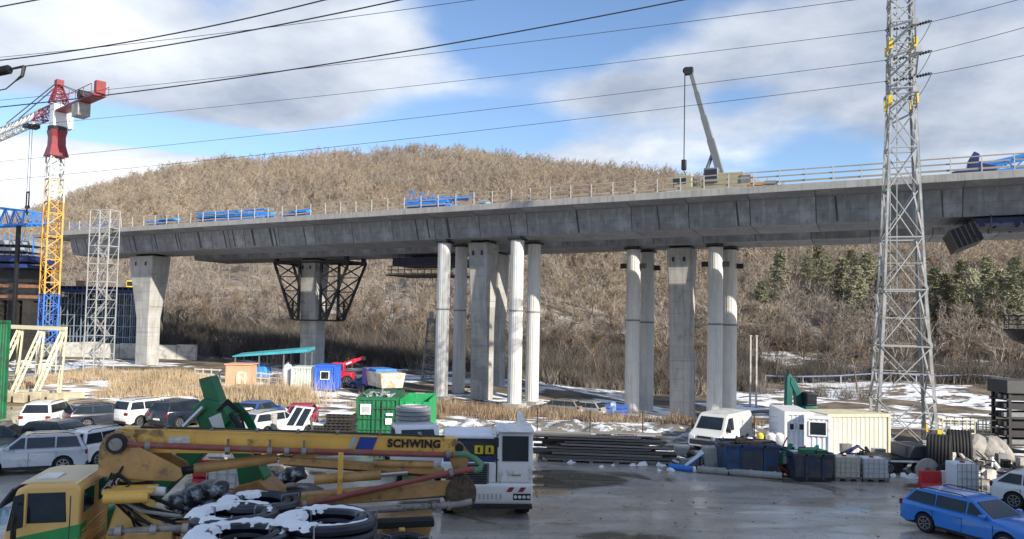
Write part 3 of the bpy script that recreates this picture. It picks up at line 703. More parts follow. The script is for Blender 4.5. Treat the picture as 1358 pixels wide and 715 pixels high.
# ---------------------------------------------------------------- cream steel trestle at the left
def trestle():
    Y = 60; a = P(8, 433, Y); b = P(86, 437, Y-1.5); g0 = gz(b.x, Y)
    t = thing('steel_trestle', 'cream steel trestle of three slanted perforated frames left of the tower crane foot', 'trestle', (b.x, Y, g0), 0, world=True)
    top = a.z; bar(t, (a.x-.3, Y, top), (b.x+.1, Y-1.5, top-.05), .28, cream_p, 'top_beam', .3)
    q0 = Vector((a.x-1.2, Y, 0)); q1 = Vector((b.x+.7, Y-1.5, 0))
    for k in range(3):
        f = (k+.62)/2.72; tp = Vector((a.x, Y, top-.2)).lerp(Vector((b.x, Y-1.5, top-.25)), min(1, f)); dx = 1.6
        lo1 = Vector((tp.x-dx, tp.y-.9, g0)); lo2 = Vector((tp.x+.55, tp.y-.9, g0)); lo3 = Vector((tp.x-dx*.6, tp.y+1.3, g0))
        # slanted strut of two flanges with a perforated web
        fr = thing if False else None
        o = bar(t, tp+Vector((-.1, 0, 0)), lo1+Vector((-.1, 0, 0)), .07, cream_p, 'strut_flange', .16)
        o = bar(t, tp+Vector((.22, 0, 0)), lo1+Vector((.28, 0, 0)), .07, cream_p, 'strut_flange', .16)
        d = lo1-tp; nh = 13; web = MB()
        for i in range(nh+1):
            c = tp+d*(i/nh)+Vector((.08, 0, 0)); web.bar(c, c+d*(.42/nh), .24, .03)
        web.build('perforated_web', cream_p, t)
        bar(t, tp+Vector((.32, 0, 0)), lo2, .12, cream_p, 'strut', .16)
        bar(t, tp, lo3, .12, cream_p, 'rear_strut', .16)
        c1, c2 = tp.lerp(lo2, .5), tp.lerp(lo1, .5); bar(t, c1, c2, .08, cream_p, 'tie')
    for y in (-.9, 1.3):
        bar(t, (a.x-2.2, Y+y, g0+.22), (b.x+.9, Y-1.5+y, g0+.22), .4, cream_p, 'foot_beam', .45)
    for i in range(7):
        x = a.x-1.6+i*(b.x-a.x+2.0)/6; MB().box(x-.4, x+.4, Y-3.4, Y-2.6, g0-.1, g0+.65+.1*(i % 2)).build('ballast_block', mat('ballast', (.42, .37, .27), .9, 0, .2, 2), t, bevel=.04)
trestle()

# ---------------------------------------------------------------- green site container edge at far left
def corr(mb, x0, x1, y, z0, z1, pitch=.28, dep=.035):
    n = max(2, int((x1-x0)/pitch)); vs = []
    for i in range(n+1):
        for f, o in ((0, 0), (.35, 0), (.5, dep), (.85, dep)):
            x = x0+(x1-x0)*(i+f)/(n+1); vs.append((x, y+o, z0)); vs.append((x, y+o, z1))
    vs += [(x1, y, z0), (x1, y, z1)]
    mb.add(vs, [(2*i, 2*i+2, 2*i+3, 2*i+1) for i in range(len(vs)//2-1)])
def cabin(name, label, loc, rz, L_, D_, Hh, m, cat='container', trim=None, wins=(), group=None, sunny=None, base=0):
    """site cabin: frame posts and rails, ribbed panels, windows with frame and pane; local x along its length, front at y=0"""
    t = thing(name, label, cat, loc, rz, group); trim = trim or m; p = .14
    for x in (0, L_-p):
        for y in (0, D_-p): MB().box(x, x+p, y, y+p, base, Hh).build('corner_post', trim, t)
    for z in (base, Hh-p):
        for y in (0, D_-p): MB().box(p, L_-p, y, y+p, z, z+p).build('rail', trim, t)
        for x in (0, L_-p): MB().box(x, x+p, p, D_-p, z, z+p).build('rail', trim, t)
    q = MB(); corr(q, p, L_-p, .05, base+p, Hh-p); q.build('front_panel', m, t)
    q = MB(); corr(q, p, L_-p, D_-.09, base+p, Hh-p); q.build('rear_panel', m, t)
    for x in (.05, L_-.09):
        q = MB(); corr(q, p, D_-p, 0, base+p, Hh-p); q.v = [(x+b, a, c) for a, b, c in q.v]; q.build('end_panel', m, t)
    MB().box(.02, L_-.02, .02, D_-.02, Hh-.05, Hh+.02).build('roof', trim, t); MB().box(.05, L_-.05, .05, D_-.05, base+.02, base+.1).build('floor', steel_g, t)
    for (x0, x1, z0, z1, side) in wins:
        fr = MB(); gl = MB(); e = .07
        if side == 'front': bx = lambda mb, a, b, c, d, y0, y1: mb.box(a, b, y0, y1, c, d)
        else: bx = lambda mb, a, b, c, d, y0, y1: mb.box(y0, y1, a, b, c, d)
        y = (-.03, .05) if side in ('front', 'left') else (L_-.05, L_+.03)
        bx(fr, x0, x1, z0, z0+e, *y); bx(fr, x0, x1, z1-e, z1, *y); bx(fr, x0, x0+e, z0+e, z1-e, *y); bx(fr, x1-e, x1, z0+e, z1-e, *y)
        f = fr.build('window_frame', white_p, t); bx(gl, x0+e, x1-e, z0+e, z1-e, y[0]+.03, y[1]-.01); gl.build('pane', glassm, f)
        if x1-x0 > 1.0:
            mm = MB(); bx(mm, (x0+x1)/2-.025, (x0+x1)/2+.025, z0+e, z1-e, y[0]+.01, y[1]); mm.build('mullion', white_p, f)
    return t
g = P(8, 560, 49)
cabin('site_container', 'dark green site container with window cut by the left edge', (g.x-6.0, 46.6, 0), 0, 6, 2.4, 6.3, green_p, 'container', None, [(5.0, 5.7, 3.6, 5.2, 'front')])

# ---------------------------------------------------------------- falsework, wall and formwork under the left end
def left_works():
    y0 = 101; w = thing('retaining_wall', 'low pale concrete wall behind the left pier', 'wall', (-50, y0, 1), world=True)
    a, b = P(-20, 470, y0), P(260, 470, y0); n = 11
    for i in range(n):
        x0 = a.x+(b.x-a.x)*i/n; x1 = a.x+(b.x-a.x)*(i+1)/n-.05; MB().box(x0, x1, y0, y0+.5, .2, 2.75+.1*(i % 3)).build('wall_panel', concrete_p, w, bevel=.03)
    # birdcage shoring in dark blue under the far deck, still to be cast
    t = thing('falsework', 'dark blue steel shoring cage under the far deck left of the left pier', 'scaffold', (-62, 106, .5), world=True)
    a, b = P(72, 440, 106), P(182, 440, 106); nx = 13; zt = P(130, 388, 106).z
    sh = mat('shoring_steel', (.22, .28, .36), .5, .2, .3, 2)
    for i in range(nx):
        x = a.x+(b.x-a.x)*i/(nx-1)
        for y in (104, 106.5, 109): bar(t, (x, y, gz(x, y)-.1), (x, y, zt), .12, sh, 'prop')
    for k in range(6):
        z = 2+(zt-2.2)*k/5
        for y in (104, 106.5, 109): bar(t, (a.x, y, z), (b.x, y, z), .08, sh, 'ledger')
    for i in range(nx-1):
        x0 = a.x+(b.x-a.x)*i/(nx-1); x1 = a.x+(b.x-a.x)*(i+1)/(nx-1)
        for k in range(5):
            z0 = 2+(zt-2.2)*k/5; z1 = 2+(zt-2.2)*(k+1)/5
            if (i+k) % 2: bar(t, (x0, 103.96, z0), (x1, 103.96, z1), .05, sh)
    for y in (103.8, 106.5, 109.2): bar(t, (a.x-.5, y, zt+.2), (b.x+.6, y, zt+.2), .3, blue_f, 'main_beam', .4)
    for i in range(16):
        x = a.x+(b.x-a.x)*i/15; bar(t, (x, 103, zt+.52), (x, 110, zt+.52), .2, blue_f, 'cross_beam', .24)
    MB().box(a.x-.4, b.x+.5, 103.2, 109.8, zt+.645, zt+.75).build('deck_board', timber_d, t)
    # stacked girders on the left of it
    for k in range(4):
        p0, p1 = P(-6, 372+k*7, 98), P(48+k*2, 374+k*7, 98)
        o = MB().bar((p0.x, 98, p0.z), (p1.x, 98, p0.z), 1.6, .42).build('steel_girder', rust if k % 2 else steel_d)
        tag(o, ['topmost dark girder of the stack behind the tower crane mast', 'second girder from the top of the stack behind the mast', 'third girder from the top of the stack behind the mast', 'lowest girder of the stack behind the tower crane mast'][k], 'girder', 'girders stacked left of the tower crane')
    z3 = P(20, 396, 98).z-.21
    q = thing('girder_rest', 'dark timber crib carrying the stacked girders at left', 'support', (P(20, 400, 98).x, 98, gz(-65, 98)))
    for k in range(5):
        for s in (-2, 0, 2):
            MB().box(s-.5, s+.5, -.8, .8, -.3+k*(z3-gz(-65, 98)+.3)/5, -.3+(k+1)*(z3-gz(-65, 98)+.3)/5-.02).build('block', timber_d, q)
    # blue travelling formwork at the unfinished far deck end
    t = thing('blue_formwork', 'blue stacked formwork tables under the unfinished deck at the left edge', 'formwork', (-68, 103, 9), world=True)
    for k, (pa, pb, py, h) in enumerate(((-25, 47, 322, .55), (-25, 43, 331, .5), (-25, 50, 343, .9), (-25, 50, 353, .5))):
        p0, p1 = P(pa, py, 103), P(pb, py, 103); MB().box(p0.x, p1.x, 101.5-.3*k, 107, p0.z-h/2, p0.z+h/2).build('formwork_table', blue_f if k > 1 else mat('formwork_grey', (.30, .31, .33), .6, 0, .2, 1), t, bevel=.04)
    for i in range(9):
        p = P(-15+i*7.5, 310, 102.5); bar(t, (p.x, 102.5, P(20, 340, 103).z), (p.x, 102.5, p.z), .12, blue_b, 'upright')
    pr = P(0, 350, 103); MB().box(pr.x-.5, pr.x+5.5, 103.5, 105.5, gz(-68, 104)-.2, P(20, 357, 103).z).build('support_leg', steel_d, t)
    # bright blue truss over the deck end
    t = thing('launching_truss', 'bright blue steel truss frame at the left deck end', 'truss', (-60, 94, 17), world=True)
    A, Bq = P(-30, 300, 95), P(60, 296, 95); top0, top1 = P(-30, 272, 95), P(45, 281, 95)
    for dy in (0, 1.6):
        o = Vector((0, dy, 0)); bar(t, A+o, Bq+o, .22, blue_b, 'lower_chord'); bar(t, top0+o, top1+o, .2, blue_b, 'upper_chord')
        for k in range(6):
            f, f2 = k/6, (k+1)/6; bar(t, A.lerp(Bq, f)+o, top0.lerp(top1, f2)+o, .11, blue_b); bar(t, top0.lerp(top1, f2)+o, A.lerp(Bq, f2)+o, .11, blue_b)
        bar(t, top1+o, Bq+o, .14, blue_b, 'end_post')
    for k in range(7): bar(t, A.lerp(Bq, k/6), A.lerp(Bq, k/6)+Vector((0, 1.6, 0)), .12, blue_b, 'cross_tie')
    lp = P(20, 300, 95.5); MB().box(lp.x-.2, lp.x+.2, 96, 96.4, gz(lp.x, 95)-.2, lp.z+.1).build('support_leg', steel_d, t)
left_works()

# ---------------------------------------------------------------- black bracket falsework round the far pier
def brackets():
    v = 16.5; s = s_at(423, v); c = B(s, v, 0)
    t = thing('bracket_falsework', 'black steel bracket trusses hugging the pier behind the cabins', 'falsework', (c.x, c.y, 5.5), BROT)
    zt, zb = P(423, 349, c.y).z-5.5, P(423, 425, c.y).z-5.5; zt = min(zt, ZB-5.5-.5)
    for y in (-1.75, 1.75):
        for sg in (-1, 1):
            i0, o0 = Vector((sg*1.75, y, zb)), Vector((sg*2.7, y, zb+.1)); i1, o1 = Vector((sg*1.75, y, zt)), Vector((sg*6.0, y, zt))
            bar(t, i0, i1, .28, steel_d, 'inner_post'); bar(t, i1, o1, .34, steel_d, 'top_beam', .42); bar(t, o1, o0.lerp(i0, 0), .26, steel_d, 'raker'); bar(t, i0, o0, .22, steel_d, 'foot'); bar(t, o0, Vector((sg*2.7, y, zb+2.4)), .2, steel_d, 'outer_post')
            for k in range(4):
                f, f2 = k/4, (k+1)/4; a0, a1 = i0.lerp(i1, f), i0.lerp(i1, f2); b0, b1 = o0.lerp(o1, f), o0.lerp(o1, f2)
                bar(t, a0, b1, .15, steel_d); bar(t, a1, b0, .13, steel_d); bar(t, a1, b1, .12, steel_d, 'tie')
            MB().cb((sg*5.6, y, zt+.45), (.4, .5, .5)).build('jack', steel_d, t)
    for z in (zb, zt):
        for sg in (-1, 1): bar(t, (sg*1.8, -1.75, z), (sg*1.8, 1.75, z), .2, steel_d, 'clamp')
        for y in (-1.8, 1.8): bar(t, (-1.8, y, z), (1.8, y, z), .2, steel_d, 'clamp')
    for x in (-5.9, 5.9, -3.5, 3.5): bar(t, (x, -1.75, zt), (x, 1.75, zt), .22, steel_d, 'cross_beam')
brackets()
def hanging_formwork():
    v = 14.5; s0, s1 = s_at(520, v), s_at(600, v); a, b = B(s0, v, 0), B(s1, v, 0)
    t = thing('hanging_formwork', 'dark navy hanging formwork platform left of the middle columns', 'formwork', (a.x, a.y, ZB-2.5+DZ(s0)), BROT)
    Lg = s1-s0; navy = mat('navy_steel', (.012, .022, .07), .55, 0, .3, 1.5)
    MB().box(0, Lg, 0, 5, 1.15, 2.1).build('soffit_form', navy, t)
    for i in range(10):
        x = Lg*i/9; bar(t, (x, -.2, .15), (x, -.2, 1.15), .08, steel_d, 'hanger'); bar(t, (x, 0, 1.15), (x, 0, 2.55), .06, steel_d, 'hanger_rod')
    for z in (.2, .65, 1.1): bar(t, (-.6, -.25, z), (Lg+.2, -.25, z), .09, steel_d, 'guard_rail')
    MB().box(-.6, Lg+.2, -.6, 5, -.05, .1).build('walkway', steel_d, t)
    # the big formwork traveller at the right under the near deck
    v = 3.0; s0, s1 = s_at(1262, v), s_at(1440, v); a = B(s0, v, 0)
    t = thing('formwork_traveller', 'black formwork traveller hung under the near deck at right', 'formwork', (a.x, a.y, ZB+DZ(s0)), BROT); t.rotation_euler = (0, -GR, BROT); Lg = s1-s0
    tilt = MB().box(-.2, 1.6, -1.0, 4, -1.3, .15); tilt.v = [(x*.92-z*.38, y, z*.92+x*.38-1.05) for x, y, z in tilt.v]; tilt.build('tilted_platform', steel_d, t)
    for k in range(6):
        r_ = MB().box(-.2+k*.34, -.12+k*.34, -1.1, -1.01, -1.3, .15); r_.v = [(x*.92-z*.38, y, z*.92+x*.38-1.05) for x, y, z in r_.v]; r_.build('slat', steel_d, t)
    MB().box(1.2, Lg, -.8, 5, -.5, -.12).build('soffit_form', steel_d, t); MB().box(2.2, Lg, -1.4, -.9, -1.15, -.95).build('walkway', steel_d, t)
    for x in (2.4, 4.5, 6.6): bar(t, (x, -1.1, -1.0), (x, -1.1, .05), .1, steel_d, 'hanger')
    for i in range(6): bar(t, (1.6+i*1.4, -.9, -.55), (1.6+i*1.4, 5, -.55), .2, steel_d, 'cross_beam')
    MB().box(1.5, Lg, -.9, -.8, -.75, -.2).build('edge_form', mat('navy_steel', (.012, .022, .07)), t)
hanging_formwork()
# ================================================================ pylon and lines
def pylon():
    Y = 43.5; c = P(1196, 595, Y); t = thing('lattice_pylon', 'tall galvanised lattice pylon with yellow bands rising past the deck', 'pylon', (c.x, Y, 0), R(-17))
    # half widths at heights
    hs = [0, 3.0, 6.0, 9.2, 12.2, 15.0, 17.4, 19.6, 20.9, 22.2, 23.5, 24.8, 26.1, 28, 30, 33]
    def hw(z): return lerp([0, 15.0, 21, 33], [1.62, .80, .66, .60], z)
    def cor(z, k): w = hw(z); return Vector((w*(-1, 1, 1, -1)[k], w*(-1, -1, 1, 1)[k], z))
    steel = mat('pylon_steel', (.40, .415, .415), .5, .25, .14, 1.5, second=(.30, .31, .31), sscale=1)
    tops = [0, 9.2, 21, 33]
    for k in range(4):
        for a, b in zip(hs, hs[1:]): pass
        for a, b in zip(tops, tops[1:]):
            q = MB()
            pa, pb = cor(a, k), cor(b, k); d1 = Vector(((1, -1, -1, 1)[k], 0, 0)); d2 = Vector((0, (1, 1, -1, -1)[k], 0))
            w = .17 if a < 9 else .13
            for d in (d1, d2):
                n = d1 if d is d2 else d2
                q.add([pa, pa+d*w, pa+d*w+n*.018, pa+n*.018, pb, pb+d*w, pb+d*w+n*.018, pb+n*.018], [(0, 1, 2, 3), (7, 6, 5, 4), (0, 4, 5, 1), (1, 5, 6, 2), (2, 6, 7, 3), (3, 7, 4, 0)])
            q.build('leg', steel, t)
        f = MB().loft([[(cor(0, k).x+i*.45, cor(0, k).y+j*.45, -.3) for i, j in ((-1, -1), (1, -1), (1, 1), (-1, 1))], [(cor(0, k).x+i*.3, cor(0, k).y+j*.3, .5) for i, j in ((-1, -1), (1, -1), (1, 1), (-1, 1))]]); f.build('footing', concrete_l, t)
    for i, (a, b) in enumerate(zip(hs, hs[1:])):
        for k in range(4):
            j = (k+1) % 4; w = .09 if b-a > 2 else .07
            if b-a > 2:
                bar(t, cor(a, k), cor(b, j), w, steel, 'brace', .05); bar(t, cor(a, j)*1.0+Vector((0, 0, .0)), cor(b, k), w, steel, 'brace', .05)
                if i in (1, 2, 3, 5): bar(t, cor(b, k), cor(b, j), .1, steel, 'horizontal', .07)
                m = (a+b)/2
                if a < 12:
                    cm = (cor(a, k)+cor(b, j))/2
                    for q, z in ((k, a+(b-a)*.5), (j, a+(b-a)*.5)): bar(t, cor(z, q), cm, .055, steel, 'secondary_brace', .04)
            else:
                bar(t, cor(a, k), cor(b, j), w, steel, 'brace', .05); bar(t, cor(a, j), cor(b, k), w, steel, 'brace', .05)
                bar(t, cor(b, k), cor(b, j), .09, steel, 'horizontal', .06)
    # climbing ladder
    for x in (-.18, .18): bar(t, (x-.3, .62, 9), (x-.3, .5, 33), .05, steel, 'ladder_rail')
    yel = mat('warning_yellow', (.80, .55, .02), .5, 0, .1, 2)
    for z in (19.9, 23.2, 1.0):
        for k in range(4):
            p = cor(z, k); h_ = .55 if z > 5 else .5
            MB().cb((p.x, p.y, z+h_/2), (.2, .2, h_)).build('warning_band', yel, t)
    # crossarms running towards and away from the camera
    for z, ln in ((19.7, 3.2), (21.6, 4.0), (23.4, 3.2)):
        for sg in (-1, 1):
            w = hw(z)
            for x in (-w, w):
                bar(t, (x, sg*w, z), (0, sg*(w+ln), z+.15), .09, steel, 'crossarm_chord'); bar(t, (x, sg*w, z+1.1), (0, sg*(w+ln), z+.2), .08, steel, 'crossarm_tie')
            for f in (.35, .7):
                bar(t, (-w*(1-f), sg*(w+ln*f), z+.05), (w*(1-f), sg*(w+ln*f), z+.05), .05, steel, 'crossarm_brace')
            MB().cb((0, sg*(w+ln), z+.1), (.3, .25, .35)).build('arm_tip', steel, t)
    return t, c, Y
PYL, PC, PY = pylon()
wire_m = mat('conductor', (.03, .032, .036), .5, .3, .2, 3)
ins_m = mat('insulator', (.05, .06, .07), .35, 0, .2, 3)
def sag(a, b, n, drop):
    return [a.lerp(b, i/n)-Vector((0, 0, 4*drop*(i/n)*(1-i/n))) for i in range(n+1)]
def wire(label, pts, r, ins=None):
    o = thing('power_line', label, 'power line', pts[0], world=True, group='power lines over the site')
    MB().tube(pts, r, 5).build('conductor', wire_m, o)
    if ins:
        for p, d in ins:
            q = MB(); d = d.normalized()
            q.cyl(p, p+d*1.3, .035, None, 6)
            for k in range(7): q.cyl(p+d*(.15+k*.16), p+d*(.2+k*.16), .11, .07, 10)
            q.build('insulator', ins_m, o)
    return o
def lines():
    # three conductors carried on the pylon, left span runs along the bridge, right span leaves over the yard edge
    for nm, (xa, ya), (xl, yl), (xr, yr), z in (('lowest', (1206, 104), (0, 233), (1358, 67), 0), ('middle', (1206, 76), (0, 208), (1358, 30), 0), ('highest', (1206, 36), (0, 163), (1358, -9), 0)):
        Ya = 43.6; a = P(xa, ya, Ya); dl = Ya+23; l = P(xl, yl, dl); l2 = a+(l-a)*1.35; r = P(xr, yr, Ya-5); r2 = a+(r-a)*3
        n = 40; sgl = sag(a, l2, n, .55)
        q = wire(f'{nm} of three thin conductors running left from the pylon', sgl, .017, [(sgl[0], sgl[1]-sgl[0])])
        q2 = wire(f'{nm} of three thin conductors running right from the pylon', sag(a, r2, 20, .3), .017, [(a, r-a)])
        # jumper loop under the insulators
        pa, pb = a+(sgl[1]-sgl[0]).normalized()*1.3, a+(r-a).normalized()*1.3
        MB().tube([pa.lerp(pb, i/10)-Vector((0, .25*math.sin(i/10*3.14), 1.5*math.sin(i/10*3.14))) for i in range(11)], .018, 5).build('jumper_loop', wire_m, q2)
    spans = [('thin line crossing high above the bridge from the right towards the crane head', (1132, 0), (0, 133), 46, 64, .02, .3), ('thin line in the upper left crossing behind the thicker ones', (628, 0), (0, 76), 46, 58, .02, .2),
             ('thick cable falling from top centre to the red counter jib', (905, 0), (0, 142), 27, 34, .027, .35), ('thick cable in the upper left, uppermost of its pair', (430, 0), (0, 80), 24, 27, .024, .2),
             ('short cable crossing the top left corner', (48, 0), (0, 9), 22, 23, .022, .0)]
    for lab, (xa, ya), (xb, yb), Ya, Yb, r, dr in spans:
        a, b = P(xa, ya, Ya), P(xb, yb, Yb); A, Bq = a+(a-b)*.5, b+(b-a)*.4; mid = sag(a, b, 30, dr)
        wire(lab, [A]+mid+[Bq], r)
    a, b = P(530, 0, 24), P(32, 88, 27); A = a+(a-b)*.5; e = P(-40, 103, 27.4)
    w = wire('thick cable ending in a dark insulator at the left edge', [A]+sag(a, b, 24, .15), .024)
    d = (e-b); q = MB().cyl(b, b+d*.28, .05, .04, 8); q.cyl(b+d*.26, b+d*.62, .14, .13, 12); q.cyl(b+d*.60, b+d*1.6, .05, .05, 8)
    for k in range(9): q.cyl(b+d*(.28+k*.036), b+d*(.295+k*.036), .17, .15, 12)
    q.build('insulator', black_pl, w)
    MB().tube([b, b+Vector((-.05, 0, -.35)), P(20, 108, 27.1), P(8, 118, 27.2), P(-30, 126, 27.4)], [.07, .06, .024, .022, .022], 6).build('jumper_loop', wire_m, w)
lines()
# ---------------------------------------------------------------- slim posts and masts
def mast(label, px, ybase, ytop, Y, w=.7):
    a, b = P(px, ybase, Y), P(px+2, ytop, Y); z0 = gz(a.x, Y); h = b.z-z0
    t = thing('lattice_mast', label, 'mast', (a.x, Y, z0))
    n = 6
    for i in range(n): lattice(MB(), sq(0, 0, h*i/n, w*(1-.55*i/n)), sq(0, 0, h*(i+1)/n-.02, w*(1-.55*(i+1)/n)), 2, .11, .06).build('mast_section', mat('mast_weathered', (.24, .23, .21), .7, .1, .2, 2), t)
    MB().box(-.5, .5, -.5, .5, h, h+.5).build('head', steel_g, t); MB().box(-.25, .25, -.25, .25, h+.5, h+1.3).build('lamp_housing', concrete_l, t, bevel=.05)
mast('slender lattice mast just left of the leftmost round column', 570, 500, 428, 88, .85)
for px, lab in ((995, 'left of two thin white poles right of the round columns'), (1003, 'right of two thin white poles right of the round columns')):
    a, b = P(px, 500, 92), P(px, 446, 92); z0 = gz(a.x, 92)
    t = thing('white_pole', lab, 'pole', (a.x, 92, z0), 0, 'white poles'); MB().cyl((0, 0, -.2), (0, 0, b.z-z0), .13, .1, 8).build('shaft', concrete_p, t, True); MB().cb((0, 0, b.z-z0+.05), (.3, .3, .1)).build('cap', concrete_p, t)
a, b = P(921, 530, 80), P(921, 465, 80); t = thing('thin_post', 'thin pale post between wide pier and round columns', 'post', (a.x, 80, gz(a.x, 80))); MB().cyl((0, 0, -.2), (0, 0, b.z-gz(a.x, 80)), .07, .06, 8).build('shaft', concrete_p, t); MB().cb((0, 0, b.z-gz(a.x, 80)), (.22, .22, .08)).build('cap', concrete_p, t)
# round dark platform at the right edge
def platform():
    Y = 60; c = P(1372, 440, Y); z = P(1345, 437, Y).z; t = thing('round_platform', 'dark round railed platform at the right edge under the deck', 'platform', (c.x, Y, gz(c.x, Y)))
    z -= gz(c.x, Y); r_ = 2.1
    q = MB(); n = 28
    q.loft([[(math.cos(i*2*math.pi/n)*rr, math.sin(i*2*math.pi/n)*rr, zz) for i in range(n)] for rr, zz in ((.5, z-1.3), (1.5, z-.9), (r_, z-.1), (r_, z+.05))]); q.build('bowl', steel_d, t)
    for i in range(16):
        a = i*2*math.pi/16; bar(t, (math.cos(a)*r_*.97, math.sin(a)*r_*.97, z), (math.cos(a)*r_*.97, math.sin(a)*r_*.97, z+1.1), .06, steel_d, 'railing_post')
    for zz in (.4, .75, 1.1): MB().ring((0, 0, z+zz), r_*.97, .035, 28, 5).build('rail', steel_d, t)
    MB().cyl((0, 0, -.2), (0, 0, z-1.2), .5, .5, 14).build('column', steel_d, t)
platform()
# ================================================================ cars
def paint(name, col, rough=.28, var=.05): return mat('paint_'+name, col, rough, 0, var, .8, second=tuple(q*.55+.06 for q in col), sscale=1.3, samt=.10, coat=.6)
trim_m = mat('car_trim', (.018, .018, .02), .6)
tyre_mesh = rim_mesh = None
def wheel_meshes():
    q = MB(); n = 26; prof = [(.20, -.09), (.30, -.105), (.325, -.07), (.33, 0), (.325, .07), (.30, .105), (.20, .09)]
    rings = [[(math.cos(i*2*math.pi/n)*r, y, math.sin(i*2*math.pi/n)*r) for i in range(n)] for r, y in prof]
    q.loft(rings, False); q.cyl((0, -.05, 0), (0, .05, 0), .21, None, 20)
    t = q.mesh('tyre', black_r, True)
    q = MB()
    for y in (-.095, .095):
        s = 1 if y > 0 else -1
        q.tube([(math.cos(i*2*math.pi/24)*.205, y, math.sin(i*2*math.pi/24)*.205) for i in range(24)], .018, 6, True)
        for k in range(7):
            a = k*2*math.pi/7; q.bar((math.cos(a)*.04, y*.9, math.sin(a)*.04), (math.cos(a)*.2, y*.95, math.sin(a)*.2), .05, .03)
        q.cyl((0, y-.02, 0), (0, y+.02*s, 0), .05, None, 10)
    return t, q.mesh('rim', mat('alloy', (.32, .33, .35), .35, .7, .1, 4), True)
TYRE, RIM = wheel_meshes()
def wheel(parent, x, y, r, wid=1, rimmat=None):
    o = put('wheel', TYRE, parent); o.location = (x, y, r); k = r/.33; o.scale = (k, k*wid, k)
    c = put('rim', RIM, o); return o
def profile(kind):
    # outline of the lower body (x forward, z up) rear to front, arches cut; and greenhouse key points
    d = dict(L=4.67, W=1.81, H=1.46, rb=-2.24, rr=-1.80, fr=.20, fb=1.02, belt=.96, hood=.90, wr=.335, ax=(-1.32, 1.38))
    if kind == 'hatch': d.update(L=4.25, rb=-2.05, rr=-1.45, H=1.47, ax=(-1.25, 1.30))
    if kind == 'suv': d.update(L=4.40, W=1.84, H=1.65, rb=-2.12, rr=-1.82, fr=.30, fb=1.02, belt=1.08, hood=1.02, wr=.36, ax=(-1.28, 1.34))
    if kind == 'pickup': d.update(L=4.6, W=1.8, H=1.62, rb=-1.2, rr=-1.05, fr=.25, fb=.95, belt=1.05, hood=1.0, wr=.36)
    return d
